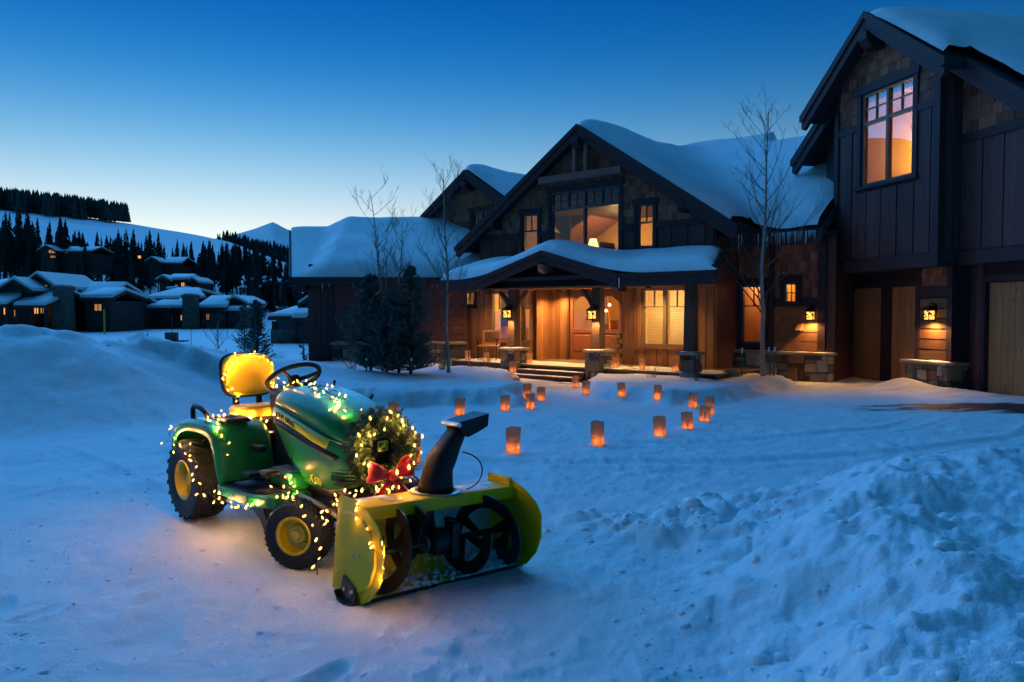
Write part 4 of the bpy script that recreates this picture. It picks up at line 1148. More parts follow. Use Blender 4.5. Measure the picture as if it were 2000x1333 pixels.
def HW(x, y, z=0):
    c, s = math.cos(H_RZ), math.sin(H_RZ); return (1.79 + c * x - s * y, 21.5 + s * x + c * y, z)
lantern(HW(-1.22, -1.385, 1.42), H_RZ, 'glowing iron lantern on the porch post beside the wicker chair', 40)
lantern(HW(1.56, -1.35, 1.40), H_RZ, 'glowing iron lantern on the porch post in front of the entry doors', 40)
lantern(HW(5.92, 1.75, 1.38), H_RZ, 'glowing iron lantern on the shingled wall beside the bare aspen', 40)
# ---- small ceiling lamps of the porch and entry recess
plain('lit lens', (0.9, 0.7, 0.4), 0.4, emit=(1.0, 0.62, 0.25), es=6.0)
def downlight(x, y, z, watts, label):
    r = empty('ceiling_lamp', HW(x, y, z), H_RZ)
    MB().lathe([(0.075, 0.0), (0.085, -0.03), (0.06, -0.04), (0.055, -0.03)], 16).build('ring', M('black iron'), r, smooth=40)
    MB().lathe([(0.054, -0.032), (0.03, -0.036), (0.0, -0.037)], 16).build('lens', M('lit lens'), r, smooth=True)
    L = bpy.data.lights.new('downlight', 'SPOT'); L.energy = watts; L.color = (1.0, 0.56, 0.18); L.shadow_soft_size = 0.05; L.spot_size = math.radians(150); L.spot_blend = 0.7
    lo = bpy.data.objects.new('downlight', L); col.objects.link(lo); lo.parent = r; lo.location = (0, 0, -0.045)
    tag(r, label, 'ceiling lamp', 'recessed porch lamps')
downlight(-1.15, 0.75, 2.134, 150, 'small round ceiling lamp above the entry beside the plank return wall')
downlight(-0.10, 0.70, 2.134, 120, 'small round ceiling lamp above the entry doors')
downlight(2.45, -0.25, 2.134, 85, 'small round ceiling lamp in front of the window with blinds')
downlight(-2.9, -0.35, 2.134, 70, 'small round ceiling lamp over the wicker chair')
# ------------------------------------------------------------------ garage with a jettied gable bay
G_RZ = math.atan2(-0.972, 0.2335)
gar = empty('garage_building', (8.73, 20.0, 0), G_RZ)
tag(gar, 'dark two storey garage wing with a jettied gable bay over plank doors', 'garage')
def GW(x, y, z=0):
    c, s = math.cos(G_RZ), math.sin(G_RZ); return (8.73 + c * x - s * y, 20.0 + s * x + c * y, z)
GX, GZ, GS = 2.15, 8.26, 0.745
d1 = (0.0, 2.87, -0.25, 2.09); d2 = (4.36, 7.2, -0.25, 2.09)
wall_panel(gar, 'lower_wall', M('dark trim'), -0.9, 9.0, -0.6, 2.5, 0.0, 0.15, [d1, d2])
boards(gar, M('dark board'), -0.85, -0.06, -0.5, 2.45, 0.0, 0.2)
boards(gar, M('dark board'), 3.95, 4.28, -0.5, 2.45, 0.0, 0.16)
for d in (d1, d2):
    mid = (d[0] + d[1]) / 2
    fr = MB().box(d[0] - 0.10, d[0], -0.07, 0.0, -0.4, d[3] + 0.14).box(d[1], d[1] + 0.10, -0.07, 0.0, -0.4, d[3] + 0.14).box(d[0], d[1], -0.07, 0.0, d[3], d[3] + 0.14)
    fo = fr.build('door_frame', M('dark trim'), gar)
    dr = MB().box(d[0], d[1], 0.07, 0.12, d[2] - 0.1, d[3]).build('garage_door', M('dark trim'), gar)
    for a, b_ in ((d[0] + 0.02, d[0] + 1.24), (d[0] + 1.60, d[1] - 0.02)):
        x = a
        while x < b_ - 0.02:
            w_ = min(random.uniform(0.13, 0.17), b_ - x)
            if b_ - x - w_ < 0.05: w_ = b_ - x
            MB().box(-w_ / 2 + .003, w_ / 2 - .003, -0.045, 0, -1.13, 1.13).build('door_plank', M('cedar door'), dr, loc=(x + w_ / 2, 0.07 - random.uniform(0, .006), 0.94)); x += w_
    MB().box(d[0] + 1.24, d[0] + 1.60, 0.0, 0.07, d[2] - 0.1, d[3]).build('centre_stile', M('dark trim'), dr)
    MB().box(d[0], d[1], -0.02, 0.07, -0.32, -0.20).build('bottom_rail', M('dark trim'), dr)
# pier between the doors: stone base, framed siding, lantern
stone_pillar(gar, 2.65, 3.89, -0.52, 0.02, -0.7, 0.34, cap=0.075, over=0.075, size=0.23)
MB().box(2.86, 3.84, -0.38, 0.0, 0.42, 2.50).build('pier', M('dark trim'), gar)
MB().box(2.84, 2.97, -0.42, -0.38, 0.42, 2.5).build('trim_board', M('dark trim'), gar)
MB().box(3.74, 3.88, -0.42, -0.38, 0.42, 2.5).build('trim_board', M('dark trim'), gar)
MB().box(2.97, 3.74, -0.42, -0.38, 1.80, 2.02).build('trim_board', M('dark trim'), gar)
lap(gar, M('lap siding'), 2.98, 3.73, 0.43, 1.79, -0.38, 0.225, gap=0.03)
shingles(gar, M('shingle cedar'), 2.98, 3.73, 2.03, 2.44, -0.38, 0.21, 0.2)
MB().box(-0.42, -0.30, -0.03, 0.0, 0.95, 1.12).build('keypad', M('slab cap'), gar)
# jetty and upper storey
mp = [(GS, 1, GZ - 0.2 + GS * GX), (-GS, 1, GZ - 0.2 - GS * GX)]
wall_panel(gar, 'upper_wall', M('dark trim'), -0.45, 7.6, 2.5, 8.2, -0.35, 0.15, [(0.77, 3.82, 3.6, 6.6)], mp)
MB().box(-0.47, 7.6, -0.35, 0.0, 2.44, 2.498).build('jetty_floor', M('dark trim'), gar)
MB().box(-0.5, 0.55, -0.45, -0.352, 2.45, 2.72).build('bottom_beam', M('dark trim'), gar)
MB().box(4.02, 7.6, -0.45, -0.352, 2.45, 2.72).build('bottom_beam', M('dark trim'), gar)
boards(gar, M('dark board'), -0.45, 0.6, 2.74, 5.2, -0.35, 0.24, planes=mp)
boards(gar, M('dark board'), 4.0, 7.6, 2.74, 4.95, -0.35, 0.27, planes=mp)
MB().box(4.0, 7.6, -0.42, -0.352, 4.95, 5.12).build('band_board', M('dark trim'), gar)
shingles(gar, M('shingle cedar'), 4.0, 6.6, 5.13, 6.6, -0.35, 0.24, 0.24, [], mp)
# bay
bl_, br_ = 0.62, 3.97
bp = [(GS, 1, GZ - 0.2 + GS * GX), (-GS, 1, GZ - 0.2 - GS * GX)]
bw_ = (1.56, 3.22, 4.42, 6.57)
wall_panel(gar, 'bay_wall', M('dark trim'), bl_, br_, 2.5, 8.2, -0.85, 0.12, [bw_], bp)
MB().box(bl_, bl_ + .12, -0.73, -0.35, 2.5, 6.85).build('bay_side', M('dark board'), gar)
MB().box(br_ - .12, br_, -0.73, -0.35, 2.5, 6.7).build('bay_side', M('dark board'), gar)
for k in range(2): MB().box(br_ + .001, br_ + .022, -0.72 + k * .19, -0.55 + k * .19, 2.74, 6.4).build('board', M('dark board'), gar)
MB().box(bl_ - .03, br_ + .05, -0.93, -0.852, 2.42, 2.72).build('bottom_beam', M('dark trim'), gar, bevel=0.01)
MB().box(bl_, br_, -0.85, -0.35, 2.44, 2.498).build('bay_floor', M('dark trim'), gar)
for a, b_ in ((bl_ - .01, bl_ + .14), (br_ - .15, br_ + .02)): MB().box(a, b_, -0.91, -0.852, 2.72, 6.35).build('corner_board', M('dark trim'), gar)
pw = [(bw_[0] - .14, bw_[1] + .14, bw_[2] - .14, bw_[3] + .2)]
boards(gar, M('dark board'), bl_ + .14, br_ - .15, 2.73, 5.75, -0.85, 0.25, openings=pw, planes=bp)
for a, b_ in ((bl_ + .14, bw_[0] - .14), (bw_[1] + .14, br_ - .15)): MB().box(a, b_, -0.90, -0.852, 5.75, 5.92).build('band_board', M('dark trim'), gar)
shingles(gar, M('shingle cedar'), bl_ + .14, br_ - .15, 5.93, 7.7, -0.85, 0.22, 0.22, pw, bp)
xm = (bw_[0] + bw_[1]) / 2; zt = 5.88; lit = []
for a, b_ in ((bw_[0] + .06, xm - .035), (xm + .035, bw_[1] - .06)):
    lit += [(a, b_, bw_[2] + .06, zt - .035, 1, 1), (a, b_, zt + .035, bw_[3] - .06, 2, 2)]
w_ = window(gar, *bw_, -0.85, fr=0.06, trim=0.13, header=0.19, lites=lit, bar=0.03)
MB().box(xm - .035, xm + .035, -0.86, -0.75, bw_[2] + .06, bw_[3] - .06).box(bw_[0] + .06, xm - .035, -0.86, -0.75, zt - .035, zt + .035).box(xm + .035, bw_[1] - .06, -0.86, -0.75, zt - .035, zt + .035).build('mullion', M('sash'), w_)
plain('ochre plaster', (0.72, 0.42, 0.07), 0.85, var=0.12, bscale=3)
rm = room(gar, bl_ + .15, br_ - .15, -0.71, 3.2, 3.6, 7.0, 300, (1.0, 0.56, 0.10), lamp=(1.2, 1.8, 5.4), wall='ochre plaster')
barge(gar, GX, GZ, 2.35, GS, -1.30, -1.20, 0.40); barge(gar, GX, GZ + .01, 2.39, GS, -1.34, -1.30, 0.17)
gable_deck(gar, GX, GZ - .02, 2.30, 2.30, GS, -1.20, 0.0, 0.2)
mb = MB()
for sx in (-1, 1): mb.prism_y([(GX + sx * .02, GZ - .24), (GX + sx * 2.28, GZ - .24 - GS * 2.26), (GX + sx * 2.28, GZ - .28 - GS * 2.26), (GX + sx * .02, GZ - .28)], -1.20, -0.85)
mb.build('soffit', M('dark trim'), gar)
MB().prism_x([(-1.36, GZ - .46), (-0.85, GZ - .46), (-0.85, GZ - .82), (-1.2, GZ - .82), (-1.36, GZ - .64)], GX - .14, GX + .14).build('corbel', M('dark trim'), gar, bevel=.015)
# main roof, longer slopes behind the bay
barge(gar, GX, GZ, 3.5, GS, -0.78, -0.68, 0.42, xl=3.52, xr=4.9); barge(gar, GX, GZ + .01, 3.5, GS, -0.82, -0.78, 0.18, xl=3.56, xr=4.95)
gable_deck(gar, GX, GZ - .02, 3.45, 4.85, GS, -0.68, 9.0, 0.2)
mb = MB()
for sx, hh in ((-1, 3.4), (1, 4.8)): mb.prism_y([(GX + sx * .02, GZ - .24), (GX + sx * hh, GZ - .24 - GS * (hh - .02)), (GX + sx * hh, GZ - .28 - GS * (hh - .02)), (GX + sx * .02, GZ - .28)], -0.68, -0.35)
mb.build('soffit', M('dark trim'), gar)
MB().box(-0.45, -0.30, -0.2, 8.8, -0.6, 5.9).build('side_wall', M('dark board'), gar)
MB().box(6.9, 7.05, -0.2, 8.8, -0.6, 4.6).build('side_wall', M('dark board'), gar)
roof_snow(gar, [(GX - 2.2, GX + 2.3, -1.22, 2.0), (GX - 3.3, GX + 4.8, -0.70, 8.5)], lambda X, Y: GZ - GS * np.sqrt((X - GX) ** 2 + 0.05) + 0.05, 0.36, 0.13, 0.5, 14, wob=0.12)
lantern(GW(3.42, -0.40, 1.40), G_RZ, 'glowing iron lantern on the pier between the garage doors', 48)
# ------------------------------------------------------------------ hills, mountain, valley houses, woods
def ridge_e(x, y):
    """elevation (tangent) of the hill's crest seen along a bearing"""
    p = 1000 + 1500 * x / np.maximum(y, 1e-3)
    return np.interp(p, [-2500, -1200, -300, 0, 255, 440, 570, 800, 1300, 2500], [0.13, 0.15, 0.150, 0.144, 0.121, 0.096, 0.066, 0.040, 0.02, 0.01])
def hill(x, y):
    D = np.hypot(x, y) * 0 + y
    s = np.clip((D - 118) / 532, 0, 1.3)
    top = ridge_e(x, y) * 650
    zz = np.where(s <= 1, top * s ** 1.08, top * (1 - 0.9 * (s - 1)))
    return zz - 0.7 + (1.6 * fbm(x * 0.012, y * 0.012, 4) + 0.5 * fbm(x * 0.05, y * 0.05, 3)) * np.clip(s * 6, 0, 1)
def hill1(x, y): return float(hill(np.array([x]), np.array([y]))[0])
plain('far snow', (0.80, 0.83, 0.87), 0.7, var=0.06, bump=0.2, bscale=0.05)
def sheet(name, xs_tan, ds, f, label):
    T_, D_ = np.meshgrid(np.array(xs_tan), np.array(ds))
    X, Y = T_ * D_, D_
    o = MB().grid(np.stack([X, Y, f(X, Y)], -1)).build(name, M('far snow'), smooth=True)
    if o.data.polygons[0].normal.z < 0:
        o.data.flip_normals()
    return tag(o, label, 'hill', kind='structure')
sheet('ski_hill', np.linspace(-1.9, 0.9, 160), np.concatenate([np.linspace(118, 300, 46), np.linspace(310, 800, 40)]), hill, 'open snowy ski slope rising behind the valley houses')
def f_ridge(X, Y):
    p = 1000 + 1500 * X / Y
    e = np.interp(p, [300, 420, 445, 570, 700, 1000], [0.085, 0.092, 0.0985, 0.078, 0.055, 0.03])
    return e * 1500 * np.clip((Y - 800) / 700, 0, 1) ** 1.2 * np.where(Y > 1500, 1 - (Y - 1500) / 900, 1)
sheet('lower_ridge', np.linspace(-0.55, 0.1, 60), np.linspace(800, 2000, 24), f_ridge, 'long snowy spur sloping down behind the ski hill')
def f_mount(X, Y):
    p = 1000 + 1500 * X / Y
    e = np.interp(p, [300, 420, 470, 505, 525, 537, 548, 570, 600, 640, 720, 900], [0.085, 0.096, 0.103, 0.109, 0.115, 0.118, 0.1135, 0.107, 0.104, 0.098, 0.08, 0.05])
    return e * 5200 * np.clip((Y - 3200) / 2000, 0, 1) + 22 * fbm(X * 0.0016, Y * 0.0016, 5) * np.clip((Y - 3200) / 900, 0, 1)
sheet('mountain', np.linspace(-0.6, 0.2, 150), np.linspace(3200, 5200, 40), f_mount, 'distant snowy mountain peak beyond the spur')

# ---- conifers
plain('bark', (0.045, 0.034, 0.028), 0.95, var=0.4, bump=0.5, bscale=20)
m, t, b = mat('needles far')
b.inputs['Roughness'].default_value = 0.8
t.put(b.inputs['Base Color'], t.ramp(t.rnd(), [(0.0, (0.016, 0.032, 0.028)), (0.6, (0.028, 0.048, 0.040)), (1.0, (0.045, 0.065, 0.055))]))
def far_conifer_mesh(seed, slim=1.0, bare=0.25, tri=150):
    """unit height conifer: ragged drooping sprays around the stem"""
    rr = random.Random(seed); mb = MB()
    for k in range(tri):
        h = bare + (1 - bare) * (k + rr.random()) / tri
        f = (1 - h) / (1 - bare)
        r = (0.165 * slim) * (f ** 0.75 + 0.03) * rr.uniform(0.45, 1.15)
        if h < bare + 0.12: r *= rr.uniform(0.3, 1.0)
        a = rr.uniform(0, 6.283); w = rr.uniform(0.35, 0.6)
        dz = -r * rr.uniform(0.15, 0.7); th = 0.022 + 0.03 * f
        c, s = math.cos(a), math.sin(a)
        p = [(0, 0, h + th), (r * math.cos(a - w) * .75, r * math.sin(a - w) * .75, h + dz * .6), (r * c, r * s, h + dz), (r * math.cos(a + w) * .75, r * math.sin(a + w) * .75, h + dz * .6)]
        mb.add(p, [(0, 1, 2), (0, 2, 3)])
        p = [(0, 0, h + th), (r * .8 * c, r * .8 * s, h + dz + th * 1.2), (r * c, r * s, h + dz - th * .5)]
        mb.add(p, [(0, 1, 2)])
    mb.tube([(0, 0, 0.9), (0, 0, 1.0)], [0.006, 0.001], 4)
    return mb.mesh('crown', M('needles far'), fix=False)
FAR_CROWNS = [far_conifer_mesh(k, sl, br) for k, (sl, br) in enumerate(((0.62, 0.40), (0.72, 0.28), (0.5, 0.5), (0.8, 0.22), (0.6, 0.34), (1.35, 0.04), (0.55, 0.55), (0.7, 0.42)))]
FAR_TRUNK = MB().tube([(0, 0, -0.05), (0, 0, 0.5), (0, 0, 0.98)], [0.014, 0.011, 0.003], 5).mesh('trunk', M('bark'))
def far_tree(x, y, z, h, v, label, grp, wide=1.0):
    r = empty('conifer', (x, y, z), random.uniform(0, 6.28)); r.scale = (h * wide, h * wide, h)
    link('trunk', FAR_TRUNK, r); link('crown', FAR_CROWNS[v], r)
    return tag(r, label, 'conifer', grp)
def tall_at(px, ytop, ybase, D, v=0, wide=1.0, label=None, grp='conifers on the hillside behind the valley houses'):
    x = (px - 1000) / 1500 * D; zb = hill1(x, D); zt = 1.45 + (612 - ytop) / 1500 * D
    return far_tree(x, D, zb, max(3.0, zt - zb), v, label or band(px)[0], grp if label else band(px)[1], wide)
def band(px):
    for lim, w in ((75, 'at the left edge of the view'), (165, 'around the high dark house'), (260, 'above the low house with one broad roof'), (350, 'around the balconied house on the slope'), (440, 'above the tall pale stone chimney'), (510, 'just left of the small house with stepped gables'), (9999, 'beside the timber wing roof')):
        if px < lim: return 'slim dark conifer on the slope ' + w, 'slope conifers ' + w
rt = random.Random(42)
# (px range, top y range, distance range, count)
for (p0, p1, t0, t1, D0, D1, n) in ((-20, 70, 412, 470, 150, 200, 28), (55, 150, 420, 480, 150, 215, 30), (140, 260, 445, 490, 150, 225, 38), (240, 360, 448, 500, 150, 225, 30),
                                    (350, 450, 470, 505, 150, 220, 26), (430, 520, 468, 510, 150, 220, 36), (500, 620, 478, 520, 140, 210, 38), (0, 300, 500, 545, 130, 160, 16), (300, 620, 515, 560, 130, 165, 18)):
    for _ in range(n):
        tall_at(rt.uniform(p0, p1), rt.uniform(t0, t1), 0, rt.uniform(D0, D1), rt.randrange(8), rt.uniform(0.8, 1.15))
LB = 'broad dark conifer standing close behind the snow roofed valley houses'
for px, yt, D in ((110, 515, 112), (155, 500, 116), (192, 520, 112), (230, 530, 116), (262, 528, 113), (352, 555, 118), (40, 560, 106)):
    tall_at(px, yt, 0, D, 5, 0.95, LB, 'broad conifers behind the valley houses')
# woods too far to count
def mass(name, pts, hmin, hmax, zf, label, seg=5):
    mb = MB()
    for x, y in pts:
        z = zf(x, y); h = rt.uniform(hmin, hmax); r = h * rt.uniform(0.13, 0.2)
        a0 = rt.uniform(0, 6.28)
        for k, (f0, f1, rr_) in enumerate(((0.15, 0.6, 1.0), (0.42, 0.8, 0.75), (0.66, 1.0, 0.5))):
            ring = [(x + r * rr_ * rt.uniform(.7, 1.2) * math.cos(a0 + 6.283 * i / seg), y + r * rr_ * math.sin(a0 + 6.283 * i / seg), z + h * f0 + rt.uniform(-.05, .05) * h) for i in range(seg)]
            mb.add(ring + [(x, y, z + h * f1)], [(i, (i + 1) % seg, seg) for i in range(seg)])
    o = mb.build(name, M('needles far'), fix=False)
    return tag(o, label, 'forest', kind='stuff')
pts = []
for _ in range(1900):
    p = rt.uniform(-200, 256); D = rt.uniform(555 + 50 * max(0, (p - 60) / 196) ** 2 + 14 * math.sin(p * .11), 648)
    if p > 215 and rt.random() < (p - 215) / 60: continue
    pts.append(((p - 1000) / 1500 * D, D))
mass('forest', pts, 7, 18, hill1, 'dense dark forest along the crest of the ski hill')
pts = []
for _ in range(700):
    D = rt.uniform(1330, 1500); p = rt.uniform(425, 640)
    pts.append(((p - 1000) / 1500 * D, D))
mass('forest', pts, 12, 20, lambda x, y: float(f_ridge(np.array([x]), np.array([y]))[0]), 'thin dark belt of forest along the spur below the mountain')
pts = []
for _ in range(900):                                     # forest climbing on past the left edge of the view
    D = rt.uniform(150, 560); p = rt.uniform(-900, -60)
    pts.append(((p - 1000) / 1500 * D, D))
mass('forest', pts, 9, 15, hill1, 'dark forest on the slope at the left edge of the view')

# ---- valley houses
plain('far timber', (0.060, 0.042, 0.038), 0.85, var=0.3, bscale=1.5)
plain('far grey siding', (0.12, 0.10, 0.105), 0.85, var=0.15, bscale=2)
plain('far dark pane', (0.015, 0.02, 0.03), 0.1)
plain('far stone', (0.14, 0.12, 0.10), 0.9, var=0.5, bump=0.8, bscale=3.2)
plain('window light', (0.9, 0.5, 0.2), 0.5, emit=(1.0, 0.42, 0.10), es=0.55)
plain('window light dim', (0.6, 0.3, 0.1), 0.5, emit=(1.0, 0.40, 0.10), es=0.22)
class FarHouse:
    def __init__(s, name, label, D, px, ybase, siding='far timber', rz=0.0):
        s.D = D; s.px = px; s.z0 = 1.45 + (612 - ybase) / 1500 * D
        s.r = empty(name, ((px - 1000) / 1500 * D, D, s.z0), rz); tag(s.r, label, 'house', 'snow roofed houses in the valley'); s.sd = siding
    def X(s, px): return (px - s.px) / 1500 * s.D
    def Z(s, y): return 1.45 + (612 - y) / 1500 * s.D - s.z0
    def side(s, p0, p1, yr, ye, d0, d1, p0r=None, p1r=None, yb=None, snow=0.45):
        """ridge parallel to the picture: front slope in view"""
        x0, x1, zr, ze = s.X(p0), s.X(p1), s.Z(yr), s.Z(ye); xa, xb = s.X(p0r if p0r is not None else p0), s.X(p1r if p1r is not None else p1)
        zb = -2.0 if yb is None else s.Z(yb); ym = (d0 + d1) / 2; ov = 0.5
        MB().box(x0 + ov, x1 - ov, d0 + ov, d1 - ov, zb, ze).build('wall', M(s.sd), s.r)
        ts = snow; zr -= ts; ze2 = ze
        def slab(t0, t1, m, nm, par):
            mb = MB(); P = []
            for t_ in (t0, t1): P += [(x0, d0, ze2 + t_), (x1, d0, ze2 + t_), (xb, ym, zr + t_), (xa, ym, zr + t_), (x1, d1, ze2 + t_), (x0, d1, ze2 + t_)]
            mb.add(P, [(0, 1, 2, 3), (3, 2, 4, 5), (6, 9, 8, 7), (9, 11, 10, 8), (0, 6, 7, 1), (1, 7, 8, 2), (2, 8, 10, 4), (4, 10, 11, 5), (5, 11, 9, 3), (3, 9, 6, 0)])
            return mb.build(nm, m, par, bevel=(0.22 if nm == 'roof_snow' else 0), smooth=(True if nm == 'roof_snow' else False))
        rf = slab(0, 0.28, M('far timber'), 'roof', s.r); slab(0.283, 0.28 + ts, M('roof snow'), 'roof_snow', rf)
        return s
    def front(s, pc, yap, p0, p1, ye, d0, d1, yb=None, snow=0.35):
        """gable facing the camera"""
        xc, x0, x1, za, ze = s.X(pc), s.X(p0), s.X(p1), s.Z(yap), s.Z(ye); zb = -2.0 if yb is None else s.Z(yb)
        sl = (za - ze) / max(xc - x0, x1 - xc)
        ov = 0.5
        MB().prism_y([(x0 + ov, zb), (x1 - ov, zb), (x1 - ov, za - 0.3 - sl * (x1 - ov - xc)), (xc, za - 0.3), (x0 + ov, za - 0.3 - sl * (xc - x0 - ov))], d0 + 0.6, d1).build('wall', M(s.sd), s.r)
        def slab(t0, t1, m, nm, par, y0):
            mb = MB()
            for a, b_ in ((x0, xc), (xc, x1)):
                za_, zb_ = za - sl * abs(a - xc), za - sl * abs(b_ - xc)
                mb.add([(a, y0, za_ + t0), (b_, y0, zb_ + t0), (b_, y0, zb_ + t1), (a, y0, za_ + t1), (a, d1, za_ + t0), (b_, d1, zb_ + t0), (b_, d1, zb_ + t1), (a, d1, za_ + t1)],
                       [(0, 1, 2, 3), (4, 7, 6, 5), (0, 4, 5, 1), (1, 5, 6, 2), (2, 6, 7, 3), (3, 7, 4, 0)])
            return mb.build(nm, m, par)
        rf = slab(-0.3, 0, M('far timber'), 'roof', s.r, d0); slab(0.004, snow, M('roof snow'), 'roof_snow', rf, d0 + 0.15)
        return s
    def win(s, p0, p1, y0, y1, d, m='window light', frame=True):
        x0, x1, z1, z0 = s.X(p0), s.X(p1), s.Z(y0), s.Z(y1)
        w = MB().box(x0, x1, d - 0.10, d + 0.3, z0, z1).build('window', M(m), s.r)
        if frame:
            f = 0.09; xm = (x0 + x1) / 2
            mb = MB().box(x0 - f, x0, d - 0.14, d, z0 - f, z1 + f).box(x1, x1 + f, d - 0.14, d, z0 - f, z1 + f).box(x0, x1, d - 0.14, d, z0 - f, z0).box(x0, x1, d - 0.14, d, z1, z1 + f).box(xm - .05, xm + .05, d - .13, d - .1, z0, z1)
            mb.build('frame', M('far timber'), w)
        return s
    def chimney(s, p0, p1, y0, d0, d1):
        x0, x1, z1 = s.X(p0), s.X(p1), s.Z(y0)
        mb = MB()
        mb.loft([[(x0 + e, d0 + e, z), (x1 - e, d0 + e, z), (x1 - e, d1 - e, z), (x0 + e, d1 - e, z)] for e, z in ((-.12, -2), (0, z1 * .55), (0, z1 - .5), (-.1, z1 - .45), (-.1, z1 - .12))])
        c = mb.build('chimney', M('far stone'), s.r)
        MB().box(x0 - .15, x1 + .15, d0 - .15, d1 + .15, z1 - .12, z1).build('chimney_cap', M('slab cap'), c)
        MB().box(x0 + .1, x1 - .1, d0 + .1, d1 - .1, z1, z1 + .18).build('snow_cover', M('roof snow'), c, bevel=.06)
        return s
    def porch(s, p0, p1, yr, ye, d0, d1):
        x0, x1, zr, ze = s.X(p0), s.X(p1), s.Z(yr), s.Z(ye)
        rf = MB().prism_x([(d0, ze), (d1, zr), (d1, zr - .25), (d0, ze - .25)], x0, x1).build('porch_roof', M('far timber'), s.r)
        MB().prism_x([(d0 + .1, ze + .004), (d1, zr + .004), (d1, zr + .45), (d0 + .3, ze + .42), (d0 + .1, ze + .25)], x0 + .1, x1 - .1).build('roof_snow', M('roof snow'), rf, bevel=.08)
        for k in range(3):
            xx = x0 + .3 + (x1 - x0 - .6) * k / 2
            MB().box(xx - .12, xx + .12, d0 + .3, d0 + .54, -1, ze - .25).build('post', M('far timber'), s.r)
        return s
h = FarHouse('valley_house', 'large dark lodge with a wide stone chimney and orange lit windows, nearest the left edge', 85, 95, 634)
h.side(62, 165, 547, 586, 6, 16, 70, 153); h.side(125, 193, 562, 587, 3, 12, 132, 183)
h.front(50, 534, 22, 90, 563, 2, 12); h.front(38, 547, 2, 74, 569, -1, 8); h.side(-60, 10, 545, 568, 0, 12)
h.side(68, 112, 566, 590, 0.5, 6); h.porch(-30, 50, 580, 596, -3, -0.4); h.porch(52, 117, 585, 598, -2.5, 0.4)
h.chimney(104, 128, 559, 0.0, 1.8)
h.win(14, 21, 602, 615, -0.4, 'window light').win(70, 78, 602, 613, -0.1, 'window light').win(82, 90, 602, 612, -0.1, 'window light dim').win(153, 167, 594, 607, 3.5, 'window light dim').win(58, 66, 556, 561, 2.6, 'window light dim', False)
h.win(32, 50, 567, 583, -0.4, 'far dark pane').win(104 - 84, 28, 568, 582, -0.4, 'far dark pane').win(34, 38, 606, 618, -0.4, 'window light dim', False)
h = FarHouse('valley_house', 'low dark house with one broad snowy roof beside a yellow marker pole', 95, 222, 634)
h.side(186, 258, 574, 608, 0, 11, 192, 236); h.front(196, 598, 184, 212, 609, -2, 6, snow=.3)
h = FarHouse('valley_house', 'long dark house with hipped snowy roofs and a tall pale stone chimney', 100, 350, 633)
h.side(238, 368, 560, 587, 6, 18, 268, 318); h.side(276, 330, 588, 607, 1, 9, 282, 322); h.side(372, 434, 579, 606, 2, 11, 374, 420)
h.side(318, 364, 580, 607, 1.5, 10, 322, 350); h.front(248, 586, 238, 262, 600, 0, 8); h.front(436, 580, 418, 462, 592, 4, 12); h.side(424, 470, 600, 612, 2, 6, snow=.4)
h.chimney(358, 380, 576, -0.2, 1.6)
h.win(263, 267, 615, 625, 0.5, 'window light').win(342, 347, 616, 626, 1.9, 'window light').win(390, 395, 614, 625, 2.4, 'window light dim').win(446, 451, 611, 623, 2.4, 'far dark pane').win(290, 296, 613, 628, 1.4, 'far dark pane').win(304, 312, 613, 628, 1.4, 'far dark pane').win(458, 463, 611, 623, 2.4, 'far dark pane').win(408, 420, 612, 622, 2.4, 'far dark pane')
h = FarHouse('valley_house', 'dark balconied house on the slope above the long valley house', 128, 330, 572)
h.side(288, 345, 533, 552, 4, 14, 294, 340); h.front(318, 540, 304, 334, 549, 0, 9); h.side(330, 358, 538, 550, 1, 9); h.front(366, 543, 356, 378, 551, 2, 9)
h.win(349, 354, 552, 559, 1.4, 'window light').win(337, 341, 556, 563, 1.4, 'window light dim').win(312, 318, 552, 560, 0.5, 'far dark pane').porch(334, 372, 564, 566, -2, 0.8)
h = FarHouse('valley_house', 'small house among the trees with stepped snowy gables', 150, 505, 570)
h.side(500, 540, 544, 555, 3, 12, 503, 536); h.front(489, 546, 476, 506, 553, 0, 9); h.side(490, 508, 538, 546, 6, 12); h.porch(474, 512, 561, 564, -2, .5)
h.win(484, 494, 555, 560, 0.5, 'far dark pane').win(515, 522, 556, 563, 3.4, 'far dark pane')
h = FarHouse('valley_house', 'dark house high among the conifers with two small lit windows', 150, 118, 512)
h.side(60, 165, 478, 492, 3, 13, 70, 160, snow=.2); h.front(92, 480, 74, 110, 490, 0, 8, snow=.2)
h.win(97, 107, 489, 495, 0.4, 'window light dim').win(111, 114, 487, 492, 3.4, 'window light').win(100, 107, 500, 504, 0.4, 'window light dim')
h = FarHouse('valley_house', 'dark cabin half hidden by trunks above the balconied house', 152, 310, 532)
h.side(278, 345, 500, 516, 3, 12, 286, 338, snow=.25); h.front(298, 503, 284, 314, 513, 0, 8, snow=.25); h.win(258, 262, 498, 503, 3, 'window light', False).win(383, 386, 510, 514, 3, 'window light', False)
h = FarHouse('valley_house', 'grey sided house with a stone foot standing beside the timber left wing', 58, 570, 653, 'far grey siding')
h.front(608, 562, 560, 660, 596, 3, 14, snow=.25); h.side(523, 600, 604, 626, 0, 8, 545, 600, snow=.22); h.porch(574, 606, 613, 622, -1.0, 0.6)
h.win(587, 602, 593, 607, 3.4, 'far dark pane').win(578, 600, 628, 645, 0.4, 'far grey siding', True).win(531, 535, 630, 642, 0.4, 'far dark pane')
MB().box(h.X(526), h.X(602), 0.35, 0.7, -1, h.Z(643)).build('stone_foot', M('far stone'), h.r)

